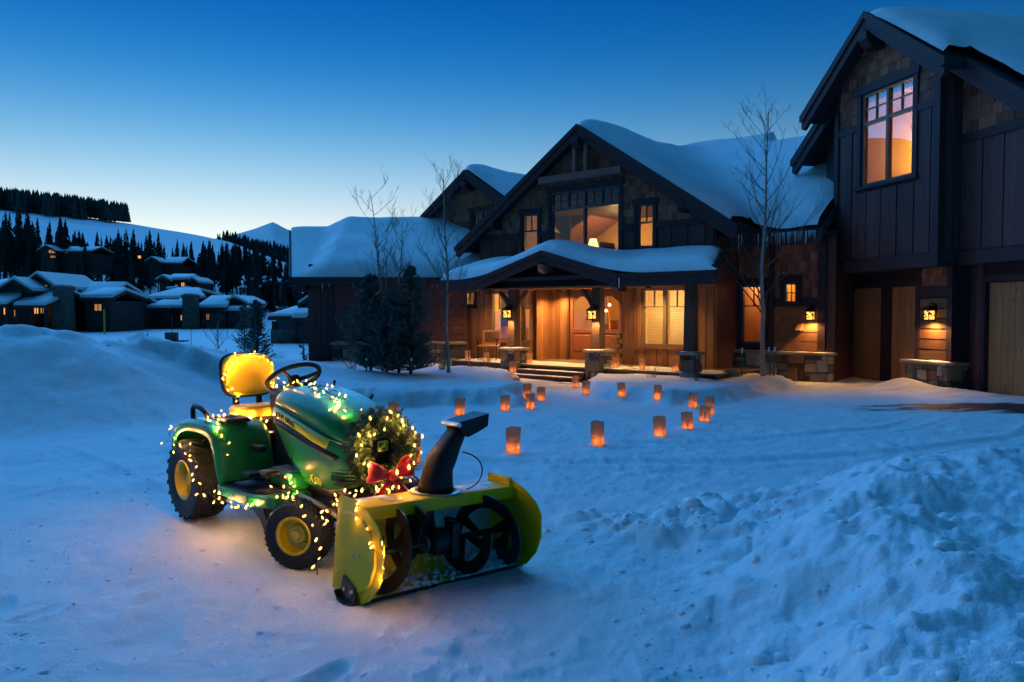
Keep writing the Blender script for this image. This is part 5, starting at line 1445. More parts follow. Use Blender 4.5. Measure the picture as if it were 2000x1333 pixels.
# marker poles and the utility box out in the field
plain('pole steel', (0.05, 0.055, 0.06), 0.5, 0.3); plain('pole yellow', (0.65, 0.48, 0.06), 0.6); plain('utility grey', (0.06, 0.07, 0.07), 0.6)
def pole(px, ytop, ybase, D, label, m='pole steel', r=0.02):
    zb = hz((px - 1000) / 1500 * D, D); zt = 1.45 + (612 - ytop) / 1500 * D
    x = (px - 1000) / 1500 * D
    o = MB().tube([(0, 0, -.1), (0, 0, zt - zb - .05), (0, 0, zt - zb)], [r, r, r * .6], 8).build('marker_pole', M(m), None, smooth=40, loc=(x, D, zb))
    tag(o, label, 'pole')
pole(204, 604, 632, 80, 'yellow marker pole by the low valley house', 'pole yellow', 0.09)
pole(288, 650, 668, 30, 'thin dark pole at the crest of the left snow bank')
pole(401, 678, 694, 28, 'thin dark pole left of the small bare tree')
pole(441, 682, 697, 28, 'thin dark pole right of the small bare tree')
pole(373, 638, 648, 55, 'short leaning stick far out in the snowy field')
pole(593, 684, 722, 23.2, 'slim dark stake at the corner of the left wing', 'pole steel', 0.022)
ub = empty('utility_box', ((335 - 1000) / 1500 * 62, 62, hz((335 - 1000) / 1500 * 62, 62)))
tag(ub, 'small dark utility box on a low plinth in the snowy field', 'utility box')
MB().cham(-1.2, 1.2, -.5, .5, -.2, .10, .03).build('plinth', M('utility grey'), ub); MB().cham(-.45, .45, -.3, .3, .102, .75, .05).build('cabinet', M('utility grey'), ub)
MB().tube([(0, .1, .75), (0, .1, 2.2)], .03, 6).build('pole', M('utility grey'), ub)
# ------------------------------------------------------------------ bare aspens
m, t, b = mat('aspen bark')
v = t.coord('Object', (6, 6, 2.5)); nz = t.noise(v, 3.0, 5, 0.7)
t.put(b.inputs['Base Color'], t.ramp(nz, [(0.30, (0.05, 0.045, 0.04)), (0.38, (0.26, 0.25, 0.23)), (0.75, (0.37, 0.36, 0.33))])); b.inputs['Roughness'].default_value = 0.8
plain('twig', (0.10, 0.085, 0.075), 0.8)
def aspen(x, y, h, r, label, seed, split=0.5, spread=0.5, stems=1, crown=1.0, lean=0.0, twig_d=3):
    rr = random.Random(seed); zb = hz(x, y) - 0.05
    root = empty('aspen_tree', (x, y, zb)); tag(root, label, 'tree', 'bare aspen trees in the snow')
    tw = MB()
    def grow(p, d, L, r0, lvl):
        n = 4; pts = [Vector(p)]; dd = Vector(d).normalized()
        for k in range(n):
            dd = (dd + Vector((rr.uniform(-.16, .16), rr.uniform(-.16, .16), 0.10 if lvl else 0.02))).normalized()
            pts.append(pts[-1] + dd * L / n)
        rads = [r0 * (1 - 0.75 * k / n) for k in range(n + 1)]
        tw.tube(pts, rads, 5 if lvl < 2 else 3, cap=False)
        if lvl >= twig_d: return
        m_ = rr.randint(3, 5) if lvl < 2 else rr.randint(2, 4)
        for k in range(m_):
            f = rr.uniform(0.25, 0.95); i_ = min(int(f * n), n - 1); q = pts[i_].lerp(pts[i_ + 1], f * n - i_)
            a = rr.uniform(0, 6.28); side = Vector((math.cos(a), math.sin(a), rr.uniform(0.1, 0.9)))
            grow(q, dd * 0.7 + side * 0.75, L * rr.uniform(0.35, 0.6), max(rads[i_] * 0.55, 0.0036), lvl + 1)
    for s_ in range(stems):
        mb = MB(); a = rr.uniform(0, 6.28) if stems > 1 else 0
        pts = []; n = 12; px_, py_ = 0.0, 0.0
        for k in range(n + 1):
            f = k / n
            off = (0.16 * f if stems > 1 else 0.0) * h * spread
            pts.append(Vector((px_ + math.cos(a) * off + lean * f * h, py_ + math.sin(a) * off, f * h * (1 - 0.12 * s_))))
            px_ += rr.uniform(-.012, .012) * h * .5; py_ += rr.uniform(-.012, .012) * h * .5
        rads = [r * (1.15 - f / n) ** 0.9 * (1.25 if f == 0 else 1) for f in range(n + 1)]; rads = [max(q, .004) for q in rads]
        mb.tube(pts, rads, 9, cap=False)
        mb.build('trunk', M('aspen bark'), root, smooth=True)
        nb = int(15 * crown)
        for k in range(nb):
            f = 0.22 + 0.74 * (k + rr.random()) / nb; i_ = min(int(f * n), n - 1); q = pts[i_].lerp(pts[i_ + 1], f * n - i_)
            aa = rr.uniform(0, 6.28)
            d = Vector((math.cos(aa), math.sin(aa), rr.uniform(0.6, 1.3)))
            L = h * spread * (0.42 - 0.26 * f) * rr.uniform(0.7, 1.2)
            grow(q, d, L, max(rads[i_] * 0.42, .007), 1)
    tw.build('branches', M('twig'), root, smooth=True, fix=False)
    return root
aspen(5.92, 18.05, 6.2, 0.052, 'tall slim bare aspen between the porch and the garage', 3, crown=2.2, spread=0.85)
aspen(-1.52, 18.4, 4.9, 0.038, 'slender bare aspen with a straight grey trunk by the porch edge', 8, crown=2.0, spread=0.7)
aspen(-3.0, 19.0, 4.5, 0.028, 'thin many stemmed bare aspen rising behind the dark pines', 12, stems=4, crown=1.0, spread=0.75)
aspen(-13.6, 35.5, 2.0, 0.035, 'small leafless tree in the field beyond the snow bank', 21, crown=1.4, spread=1.5)
# ------------------------------------------------------------------ young pines beside the house
m, t, b = mat('pine needles')
b.inputs['Roughness'].default_value = 0.6
nz = t.noise(t.coord('Object'), 6, 3)
t.put(b.inputs['Base Color'], t.ramp(nz, [(0.3, (0.045, 0.075, 0.062)), (0.7, (0.19, 0.25, 0.22))]))
def pine(x, y, h, w, label, seed, tufts=8, n=150, top=True, needle=0.075, zb=None):
    rr = random.Random(seed); zb = hz(x, y) - 0.05 if zb is None else zb
    root = empty('pine_tree', (x, y, zb)); tag(root, label, 'tree', 'young evergreens near the house')
    st = MB(); st.tube([(0, 0, 0), (0.02, 0, h * .5), (0, 0.01, h)], [0.05 * h / 3, 0.03 * h / 3, 0.008], 7).build('trunk', M('bark'), root, smooth=True)
    br = MB(); cr = MB()
    def tuft(p, d, L):
        d = d.normalized(); a = d.orthogonal().normalized(); c = d.cross(a)
        for k in range(9):
            ph = rr.uniform(0, 6.28); tilt = rr.uniform(0.35, 1.0)
            dv = (d + (a * math.cos(ph) + c * math.sin(ph)) * tilt).normalized() * L * rr.uniform(.7, 1.15)
            wv = dv.cross(Vector((rr.uniform(-1, 1), rr.uniform(-1, 1), rr.uniform(-1, 1)))).normalized() * L * 0.10
            cr.add([p - wv, p + wv, p + dv], [(0, 1, 2)])
    for k in range(n):
        f = (k + rr.random()) / n
        z = h * (0.04 + 0.93 * f)
        R = w * ((1 - f) ** 0.62 * (0.75 + 0.25 * math.sin(f * 9 + seed)) + 0.05) * rr.uniform(0.55, 1.1)
        a = rr.uniform(0, 6.28); rise = rr.uniform(0.15, 0.7)
        p0 = Vector((0, 0, z)); p1 = Vector((math.cos(a) * R * .6, math.sin(a) * R * .6, z + R * rise * .3)); p2 = Vector((math.cos(a) * R, math.sin(a) * R, z + R * rise))
        br.tube([p0, p1, p2], [.010, .006, .003], 4, cap=False)
        for q in range(tufts):
            u = 0.25 + 0.75 * (q + rr.random()) / tufts
            p = p0.lerp(p1, u / .6) if u < .6 else p1.lerp(p2, (u - .6) / .4)
            d = (p2 - p0).normalized() + Vector((rr.uniform(-.6, .6), rr.uniform(-.6, .6), rr.uniform(0, .6)))
            tuft(p, d, needle * rr.uniform(.8, 1.3))
    if top:
        for q in range(14): tuft(Vector((0, 0, h * (0.88 + 0.12 * q / 14))), Vector((rr.uniform(-.4, .4), rr.uniform(-.4, .4), 1)), needle)
    br.build('branches', M('bark'), root, fix=False); cr.build('crown', M('pine needles'), root, fix=False)
    return root
pine(-3.35, 18.2, 2.35, 1.0, 'dark bushy pine, further left of the pair before the left wing', 4, n=260, tufts=13)
pine(-2.38, 18.0, 2.6, 1.0, 'dark bushy pine, taller of the pair beside the porch', 9, n=290, tufts=13)
pine(-2.9, 17.7, 1.6, 0.85, 'low dark pine filling the gap between the two bushy pines', 15, n=170, tufts=11, top=False)
pine(-2.75, 18.6, 2.1, 0.95, 'dark pine rising between and behind the two bushy pines', 19, n=200, tufts=12)
pine(-10.3, 31.0, 2.6, 0.95, 'small dense fir in the field behind the yellow seat', 31, n=230, tufts=9, needle=0.09)
pine(-16.4, 47.0, 2.9, 0.9, 'small dark fir behind the dense field fir', 37, n=120, tufts=6, needle=0.12)
pine(-6.95, 25.5, 1.3, 0.3, 'spindly seedling pine against the left wing corner', 41, n=26, tufts=5)
# dry stalks poking from the beds
plain('straw', (0.22, 0.16, 0.09), 0.9)
def shrub(x, y, h, n, label, seed, spread=.35, name='dry_shrub', m='straw'):
    rr = random.Random(seed); zb = hz(x, y) - .04
    r = MB()
    for k in range(n):
        a = rr.uniform(0, 6.28); s_ = rr.uniform(0, spread); L = h * rr.uniform(.5, 1)
        p0 = Vector((rr.uniform(-.08, .08), rr.uniform(-.08, .08), 0)); p1 = p0 + Vector((math.cos(a) * s_ * .5, math.sin(a) * s_ * .5, L * .6)); p2 = p0 + Vector((math.cos(a) * s_, math.sin(a) * s_, L))
        r.tube([p0, p1, p2], [.006, .004, .002], 3, cap=False)
        if rr.random() < .6: r.tube([p1, p1 + Vector((rr.uniform(-.1, .1), rr.uniform(-.1, .1), L * .3))], [.003, .001], 3, cap=False)
    o = r.build(name, M(m), None, fix=False, loc=(x, y, zb)); tag(o, label, 'shrub', 'dry stalks in the snow beds')
shrub(-1.75, 19.2, .9, 30, 'tall dry grass stalks between the dark pines and the porch', 2)
shrub(-1.1, 19.6, .5, 16, 'dry stalks in the snow below the porch chair', 3)
shrub(-0.55, 19.9, .55, 14, 'dry stalks beside the stone pillar left of the steps', 4)
shrub(3.2, 17.6, .35, 12, 'dry twigs in the snow below the window with blinds', 5)
shrub(4.05, 16.9, .35, 12, 'dry twigs at the foot of the last porch pillar', 6)
shrub(-3.9, 18.7, .6, 18, 'dry twigs at the left side of the dark pines', 7, .6)
shrub(-9.2, 30.2, .7, 26, 'bare little bush in the field near the left wing', 8, .5, m='twig')
# steel fence stakes by the tall aspen
plain('stake green', (0.02, 0.10, 0.075), 0.5); plain('stake white', (0.75, 0.76, 0.78), 0.6)
def stake(px, ytop, D, lean, label):
    x = (px - 1000) / 1500 * D; zb = hz(x, D); L = 1.45 + (612 - ytop) / 1500 * D - zb
    r = empty('tree_stake', (x, D, zb), 0, None, 1, 0, lean); tag(r, label, 'stake', 'green stakes with white tips')
    MB().box(-.018, .018, -.003, .003, -.1, L * .82).box(-.003, .003, .003, .03, -.1, L * .82).build('post', M('stake green'), r)
    MB().box(-.02, .02, -.005, .005, L * .82, L).box(-.005, .005, .005, .032, L * .82, L).build('tip', M('stake white'), r)
stake(1450, 680, 18.1, 0.0, 'upright green stake with white tip left of the tall aspen')
stake(1505, 678, 17.9, -0.05, 'leaning green stake with white tip right of the tall aspen, nearer its trunk')
stake(1512, 678, 17.8, 0.03, 'green stake with white tip right of the tall aspen, farther from its trunk')
stake(715, 700, 17.6, 0.0, 'pale tipped stake in the snow at the left foot of the pines')
stake(803, 700, 17.4, 0.0, 'pale tipped stake in the snow before the taller pine')
# ------------------------------------------------------------------ garden tractor (x forward, y left, z up; origin on the ground under the rear axle)
def paint(name, c, rough=0.34, coat=0.28, dust=0.0):
    m, t, b = mat(name)
    v = t.coord('Object'); n1 = t.noise(v, 3.5, 4); n2 = t.noise(v, 60, 4, 0.7)
    base = t.ramp(n1, [(0.3, tuple(x * 0.88 for x in c)), (0.7, tuple(min(1, x * 1.1) for x in c))])
    if dust: base = t.mix(t.math('MULTIPLY', t.math('GREATER_THAN', n2, 0.66), dust), base, (0.75, 0.76, 0.78))
    t.put(b.inputs['Base Color'], base)
    t.put(b.inputs['Roughness'], t.math('ADD', t.math('MULTIPLY', n2, 0.14), rough - 0.05))
    b.inputs['Coat Weight'].default_value = coat; b.inputs['Coat Roughness'].default_value = 0.08
    if 'blower' in name: b.inputs['Specular IOR Level'].default_value = 0.25
    return m
paint('tractor green', (0.012, 0.27, 0.048)); paint('tractor yellow', (0.85, 0.52, 0.008)); paint('blower yellow', (0.80, 0.51, 0.006), 0.42, 0.08, 0.0)
plain('seat vinyl', (0.86, 0.55, 0.015), 0.5, bump=0.08, bscale=160)
plain('black plastic', (0.011, 0.011, 0.012), 0.5, var=0.2, bump=0.10, bscale=120, spec=0.3)
plain('black steel', (0.010, 0.010, 0.011), 0.35, 0.1, var=0.3, bscale=14)
plain('bright steel', (0.55, 0.55, 0.56), 0.28, 0.95)
plain('decal yellow', (0.95, 0.74, 0.02), 0.4); plain('decal silver', (0.45, 0.46, 0.48), 0.3, 0.7)
plain('lens clear', (0.75, 0.72, 0.70), 0.12, coat=1.0)
m, t, b = mat('rubber')
v = t.coord('Object'); n2 = t.noise(v, 70, 4, 0.7)
b.inputs['Roughness'].default_value = 0.72
t.put(b.inputs['Base Color'], t.mix(t.math('MULTIPLY', t.math('GREATER_THAN', n2, 0.63), 0.7), (0.012, 0.012, 0.013), (0.55, 0.56, 0.58)))
t.put(b.inputs['Normal'], t.bump(n2, 0.2, 0.004))
plain('rubber wall', (0.013, 0.013, 0.014), 0.6, var=0.3, bump=0.1, bscale=40)
plain('worn steel', (0.22, 0.21, 0.19), 0.45, 0.5, var=0.6, bscale=7)
TR = math.radians(-45.1)
trac = empty('garden_tractor', (-1.893, 5.579, -0.005), TR)
tag(trac, 'green garden tractor with yellow seat and yellow rims, wrapped in fairy lights', 'tractor')
G_, Y_M, BP, BS = M('tractor green'), M('tractor yellow'), M('black plastic'), M('black steel')
# ---- hood: top shell and two side panels
HX = 0.74 + (np.array([0.74, 0.80, 0.95, 1.10, 1.25, 1.40, 1.52, 1.60, 1.655]) - 0.74) * 0.90
HT = np.array([0.965, 0.985, 0.985, 0.97, 0.945, 0.905, 0.86, 0.80, 0.735])      # crown height
HS = np.array([0.870, 0.875, 0.855, 0.83, 0.80, 0.765, 0.735, 0.705, 0.68])      # shoulder height
HW_ = np.array([0.205, 0.225, 0.238, 0.245, 0.245, 0.238, 0.22, 0.185, 0.135])   # shoulder half width
HB = np.array([0.735, 0.66, 0.545, 0.445, 0.425, 0.425, 0.435, 0.455, 0.475])    # lower edge
xs = np.linspace(HX[0], HX[-1], 40)
def hi(a, x): return np.interp(x, HX, a)
def smooth_i(a):
    y = np.interp(xs, HX, a)
    for _ in range(3): y[1:-1] = (y[:-2] + 2 * y[1:-1] + y[2:]) / 4
    return y
sT, sS, sW, sB = map(smooth_i, (HT, HS, HW_, HB))
nphi = 23; P = np.zeros((40, nphi, 3))
for i_, x in enumerate(xs):
    for k in range(nphi):
        a = math.pi * k / (nphi - 1)
        c, s = math.cos(a), math.sin(a)
        yy = -sW[i_] * math.copysign(abs(c) ** 0.62, c); zz = sS[i_] + (sT[i_] - sS[i_]) * s ** 0.75
        zz -= 0.006 * max(0, 1 - abs(yy) / 0.06) * 0 + 0.012 * math.exp(-((abs(yy) - 0.11) / 0.03) ** 2) * (0.3 + 0.7 * s)   # two pressed creases
        P[i_, k] = (x, yy, zz)
ho = MB().grid(P).build('hood', G_, trac, smooth=True)
sol = ho.modifiers.new('solid', 'SOLIDIFY'); sol.thickness = 0.006; sol.offset = 0
sides = []
for sg in (-1, 1):
    P = np.zeros((40, 12, 3))
    for i_, x in enumerate(xs):
        for k in range(12):
            f = k / 11; z = sS[i_] - 0.004 + (sB[i_] - sS[i_]) * f
            bulge = 0.016 * math.sin(math.pi * min(1, f * 1.15)) - 0.035 * f ** 3
            step = -0.010 if f < 0.02 else 0.006
            P[i_, k] = (x + 0.03 * f * (x > 1.5), sg * (sW[i_] + step + bulge), z)
    sp = MB().grid(P).build('side_panel', G_, trac, smooth=True)
    sol = sp.modifiers.new('solid', 'SOLIDIFY'); sol.thickness = 0.004; sol.offset = 0
    sides.append(sp)
    # yellow stripe with a black strip below
    for nm, m_, t0, t1, off, xa, xb in (('stripe', M('decal yellow'), 0.014, 0.074, 0.012, 0.80, 1.43), ('black_strip', BP, 0.078, 0.116, 0.010, 0.82, 1.50)):
        n = 30; R_s = np.zeros((2, n, 3))
        for q in range(n):
            x = xa + (xb - xa) * q / (n - 1); ta = t0; tb = t1
            if nm == 'stripe': tb = t0 + (t1 - t0) * min(1, 0.80 + 0.3 * q / n); x2 = x
            w_ = np.interp(x, xs, sW); z_ = np.interp(x, xs, sS); zb = np.interp(x, xs, sB)
            for j_, tt in enumerate((ta, tb)):
                f = (tt) / max(0.05, z_ - zb); bulge = 0.016 * math.sin(math.pi * min(1, f * 1.15)) - 0.035 * f ** 3
                R_s[j_, q] = (x - (0.035 * j_ if q > n - 2 else 0), sg * (w_ + 0.006 + bulge + off * 0.55), z_ - tt)
        o = MB().grid(R_s).build(nm, m_, sp, smooth=True)
        sol = o.modifiers.new('solid', 'SOLIDIFY'); sol.thickness = 0.003; sol.offset = 0
    # thin ruling lines on the stripe
    for q in range(4):
        tt = 0.026 + 0.012 * q
        pts = []
        for u in np.linspace(1.10, 1.40, 8):
            w_ = np.interp(u, xs, sW); z_ = np.interp(u, xs, sS); zb = np.interp(u, xs, sB); f = tt / (z_ - zb)
            pts.append((u, sg * (w_ + 0.0165 + 0.016 * math.sin(math.pi * f * 1.15)), z_ - tt))
        MB().tube(pts, 0.0009, 4).build('rule_line', M('blower yellow'), sp)
def text(body, size, m_, parent, loc, rot, name, ext=0.0012, shear=0.0, space=1.0):
    c = bpy.data.curves.new(name, 'FONT'); c.body = body; c.size = size; c.extrude = ext; c.shear = shear; c.space_character = space; c.align_y = 'CENTER'
    c.offset = size * 0.012
    tmp = bpy.data.objects.new(name + '_curve', c); col.objects.link(tmp); bpy.context.view_layer.update()
    me_ = bpy.data.meshes.new_from_object(tmp.evaluated_get(bpy.context.evaluated_depsgraph_get())); bpy.data.objects.remove(tmp)
    me_.materials.clear(); me_.materials.append(m_)
    o = link(name, me_, parent, loc, rot)
    return o
def side_pt(x, tt, extra=0.0):
    w_ = np.interp(x, xs, sW); z_ = np.interp(x, xs, sS); zb = np.interp(x, xs, sB); f = tt / (z_ - zb)
    return (x, -(w_ + 0.006 + 0.016 * math.sin(math.pi * min(1, f * 1.15)) - 0.035 * f ** 3 + extra), z_ - tt)
pA, pB = Vector(side_pt(0.835, 0.046, 0.012)), Vector(side_pt(1.09, 0.046, 0.012))
ex = (pB - pA).normalized(); ez = Vector((0, -1, 0)); ez = (ez - ex * ez.dot(ex)).normalized(); ey = ez.cross(ex)
Rt = Matrix((ex, ey, ez)).transposed().to_euler()
text('JOHN DEERE', 0.046, BP, sides[0], pA, Rt, 'lettering', space=1.0)
Rx = (Matrix.Rotation(math.radians(90), 4, 'X') @ Matrix.Rotation(math.radians(-4), 4, 'Y')).to_euler()
text('X', 0.075, M('decal yellow'), sides[0], side_pt(1.20, 0.325, 0.008), Rx, 'model_lettering')
text('570', 0.058, M('decal yellow'), sides[0], side_pt(1.248, 0.327, 0.008), Rx, 'model_lettering')
# ---- nose: grille, head lamps, badge
before = set(trac.children)
mb = MB()
mb.loft([[(1.60, -w, z) for w, z in ()] or [(x, y, z) for (y, z) in ((-w, zb), (w, zb), (w, zt), (-w, zt))] for x, w, zb, zt in ((1.50, 0.21, 0.45, 0.70), (1.60, 0.19, 0.455, 0.69), (1.665, 0.14, 0.47, 0.675), (1.685, 0.09, 0.49, 0.665))])
nose = mb.build('grille', BP, trac, bevel=0.01)
for k in range(7):
    z = 0.49 + 0.022 * k
    mb = MB().tube([(1.52, -0.225, z), (1.61, -0.20, z), (1.675, -0.14, z), (1.70, -0.06, z), (1.70, 0.06, z), (1.675, 0.14, z), (1.61, 0.20, z), (1.52, 0.225, z)], 0.006, 6)
    mb.build('grille_bar', BS, nose, smooth=True)
for sg in (-1, 1):
    MB().loft([[(x, sg * (w - d), z0), (x, sg * (w + .006), z0), (x, sg * (w + .006), z1), (x, sg * (w - d), z1)] for x, w, d, z0, z1 in ((1.44, 0.236, .02, 0.695, 0.712), (1.50, 0.226, .05, 0.665, 0.728), (1.57, 0.200, .07, 0.648, 0.712), (1.635, 0.152, .07, 0.645, 0.69))]).build('head_lamp', M('lens clear'), trac, smooth=50)
bd = MB().loft([[(1.692, -.062, .622), (1.692, .062, .622), (1.692, .078, .735), (1.692, -.078, .735)], [(1.712, -.056, .626), (1.712, .056, .626), (1.70, .07, .728), (1.70, -.07, .728)]]).build('badge_plate', BP, trac, bevel=0.006)
MB().prism_x([(-.030, .655), (.030, .655), (.033, .66), (.036, .708), (.03, .714), (-.03, .714), (-.036, .708), (-.033, .66)], 1.709, 1.714).build('badge', M('decal yellow'), bd)
MB().prism_x([(-.026, .66), (.026, .66), (.031, .708), (-.031, .708)], 1.713, 1.716).build('badge_field', G_, bd)
deer = [(-.022, .676), (-.010, .684), (.002, .690), (.012, .700), (.020, .702), (.016, .694), (.010, .686), (.018, .676), (.006, .680), (-.004, .676), (-.014, .668), (-.012, .676)]
MB().prism_x(deer, 1.7155, 1.718).build('badge_emblem', M('decal yellow'), bd)
for o in set(trac.children) - before: o.location.x -= 0.092
# ---- dash, steering
MB().loft([[(x0, -w, z), (x1, -w, z), (x1, w, z), (x0, w, z)] for x0, x1, w, z in ((0.62, 1.0, .16, .36), (0.66, .9, .17, .6), (0.62, .80, .19, .86), (0.60, .78, .185, .93), (0.63, .76, .15, .965))]).build('dash_console', BP, trac, bevel=0.02)
MB().tube([(0.70, 0, .90), (0.62, 0, 1.0)], [.035, .028], 12).build('steering_column', BP, trac, smooth=True)
sw = MB(); ax = Vector((-0.55, 0, 0.83)).normalized(); c0 = Vector((0.60, 0, 1.02)); u = ax.orthogonal().normalized(); w_ = ax.cross(u)
ring = [c0 + (u * math.cos(2 * math.pi * k / 32) + w_ * math.sin(2 * math.pi * k / 32)) * 0.178 for k in range(33)]
sw.tube(ring, 0.0155, 8, cap=False)
for a in (0.5, 2.64, 4.71): sw.tube([c0 - ax * .02, c0 - ax * .015 + (u * math.cos(a) + w_ * math.sin(a)) * .09, c0 + (u * math.cos(a) + w_ * math.sin(a)) * 0.178], [.016, .013, .012], 8)
sw.lathe([(0.0, .02), (.04, .015), (.045, -.02), (.0, -.03)], 16)
n0 = len(sw.v) - 64
Mx = Matrix.Translation(c0 - ax * .012) @ ax.to_track_quat('Z', 'Y').to_matrix().to_4x4(); sw.xf(Mx, n0)
sw.build('steering_wheel', BP, trac, smooth=50)
for y0, z0 in ((.20, .90), (.18, .86)): MB().tube([(.72, y0, z0), (.70, y0 + .05, z0 + .06), (.69, y0 + .06, z0 + .09)], [.006, .006, .012], 7).build('lever', BP, trac, smooth=True)
MB().tube([(1.15, .21, .85), (1.17, .225, .91), (1.20, .225, .935)], [.012, .010, .006], 8).build('hood_latch', BP, trac, smooth=True)
# ---- seat
def pillow(nx, nz, fx):
    P = np.zeros((nz, nx, 3))
    for j_ in range(nz):
        for i_ in range(nx): P[j_, i_] = fx(-1 + 2 * i_ / (nx - 1), j_ / (nz - 1))
    return P
seat = empty('seat', (0, 0, 0), 0, trac)
def superell(t, n=4.0):
    c, s = math.cos(t), math.sin(t); k = (abs(c) ** n + abs(s) ** n) ** (-1 / n); return c * k, s * k
def cushion(name, m_, hw, hh, cen, tilt, thick, back, n=4.0, rings=8, dish=0.02):
    """rounded slab facing +normal; tilt about y"""
    mb = MB(); N = 40; R_ = []
    for r_, d in [(1.0, 0.0), (1.0, 0.35), (.985, .7), (.95, .9), (.88, 1.0), (.7, .98), (.45, .94), (.2, .92), (.02, .915)]:
        R_.append([(superell(2 * math.pi * k / N, n)[0] * hw * r_, superell(2 * math.pi * k / N, n)[1] * hh * r_, thick * d) for k in range(N)])
    mb.loft(R_); mb.xf(Matrix.Translation(cen) @ Matrix.Rotation(tilt, 4, 'Y') @ Matrix.Rotation(math.radians(90), 4, 'Z'))
    return mb.build(name, m_, seat, smooth=60)
# back rest: faces forward, leaning back
cushion('backrest', M('seat vinyl'), .192, .152, (-.07, 0, 1.005), math.radians(78), .06, 0)
cushion('back_shell', BP, .204, .166, (-.085, 0, 1.003), math.radians(78), .025, 0)
cushion('cushion', M('seat vinyl'), .205, .215, (.17, 0, .735), math.radians(-4), .075, 0, 3.4)
cushion('seat_pan', BP, .21, .215, (.15, 0, .70), math.radians(-7), .05, 0, 3.4)
for sg in (-1, 1): MB().tube([(.0, sg * .085, .72), (-.07, sg * .09, .78), (-.085, sg * .09, .90)], .024, 8).build('back_bracket', BP, seat, smooth=True)
MB().box(-.02, .30, -.13, .13, .58, .70).build('seat_base', BS, trac, bevel=.015)
MB().loft([[(x, y, z) for x, y in ((-.05, -.19), (.42, -.17), (.42, .17), (-.05, .19))] for z in (.42, .60)]).build('seat_platform', G_, trac, bevel=.03)
MB().box(.34, .52, -.16, .16, .46, .66).build('seat_front_box', BS, trac, bevel=.02)
# ---- rear fenders
prof = [(-.20, .52), (-.185, .60), (-.14, .665), (-.06, .71), (.06, .735), (.22, .745), (.36, .74), (.46, .715), (.52, .66), (.55, .57), (.565, .47), (.585, .385), (.62, .355)]
def smooth_poly(p, n):
    p = np.array(p, float); t_ = np.concatenate([[0], np.cumsum(np.hypot(*np.diff(p, axis=0).T))]); u = np.linspace(0, t_[-1], n)
    q = np.stack([np.interp(u, t_, p[:, 0]), np.interp(u, t_, p[:, 1])], -1)
    for _ in range(3): q[1:-1] = (q[:-2] + 2 * q[1:-1] + q[2:]) / 4
    return q
pf = smooth_poly(prof, 46)
tang = np.gradient(pf, axis=0); tang /= np.linalg.norm(tang, axis=1)[:, None]; nrm = np.stack([-tang[:, 1], tang[:, 0]], -1)
for sg in (-1, 1):
    prs = [(-.505, -.075), (-.51, -.03), (-.50, -.008), (-.475, 0), (-.40, .004), (-.28, .006), (-.17, .004), (-.14, -.004), (-.13, -.03)]
    P = np.zeros((46, len(prs), 3))
    for i_ in range(46):
        k = 1.0 if i_ < 34 else max(0.35, 1 - (i_ - 34) / 14)
        for j_, (yy, d) in enumerate(prs):
            dd = d * (k if d < 0 else 1)
            P[i_, j_] = (pf[i_, 0] + nrm[i_, 0] * dd, -sg * yy * (1 if sg > 0 else 1) * -1 * (1) if False else sg * -yy, pf[i_, 1] + nrm[i_, 1] * dd)
    o = MB().grid(P).build('fender', G_, trac, smooth=True)
    sol = o.modifiers.new('solid', 'SOLIDIFY'); sol.thickness = 0.010; sol.offset = 0
# tray with cup holder and grab handle on the right fender, plain tray on the other
for sg in (-1, 1):
    tr = MB().cham(.24, .48, sg * .33 - .09, sg * .33 + .09, .735, .765, .012).build('tray', BP, trac, bevel=.006)
    MB().lathe([(.045, .768), (.048, .771), (.040, .771), (.036, .74), (0, .738)], 20, at=(.36, sg * .33, 0), cap=False).build('cup_holder', BS, tr, smooth=50)
    MB().tube([(.02, sg * .44, .735), (.03, sg * .445, .80), (.06, sg * .445, .825), (.16, sg * .445, .815), (.235, sg * .44, .785), (.26, sg * .435, .74)], [.016, .017, .017, .017, .016, .015], 10).build('grab_handle', BP, tr, smooth=True)
# ---- step deck
for sg in (-1, 1):
    poly = [(.52, .16), (.52, .50), (.60, .515), (.95, .515), (1.12, .47), (1.16, .42), (1.16, .20), (1.0, .16)]
    st = MB().prism_z([(a, sg * b_) for a, b_ in poly], .305, .375).build('foot_deck', G_, trac, bevel=.016)
    MB().prism_z([(a, sg * b_) for a, b_ in ((.56, .22), (.56, .485), (.93, .485), (1.05, .44), (1.05, .22))], .376, .384).build('rubber_mat', BP, st)
    for k in range(9): MB().box(.58 + k * .05, .605 + k * .05, min(sg * .24, sg * .47), max(sg * .24, sg * .47), .384, .391).build('mat_rib', BP, st)
    MB().loft([[(x, sg * y, z) for x, y in ((.80, .16), (.80, .30), (1.10, .30), (1.10, .16))] for z in (.376, .49)] ).build('tunnel', G_, trac, bevel=.03)
    MB().box(.84, 1.07, min(sg * .18, sg * .285), max(sg * .18, sg * .285), .4905, .494).build('decal', M('decal silver'), trac)
    for x, z in ((.80, .46), (1.02, .50)):
        pd = MB().cham(x - .055, x + .055, sg * .40 - .045, sg * .40 + .045, z - .014, z + .014, .01).build('pedal', BP, trac, bevel=.008)
        MB().tube([(x, sg * .36, z - .01), (x + .04, sg * .30, z - .05), (x + .06, sg * .2, z - .06)], .012, 7).build('pedal_arm', BS, pd, smooth=True)
MB().box(.56, .68, -.30, -.24, .56, .60).build('lift_lever', BP, trac, bevel=.01)
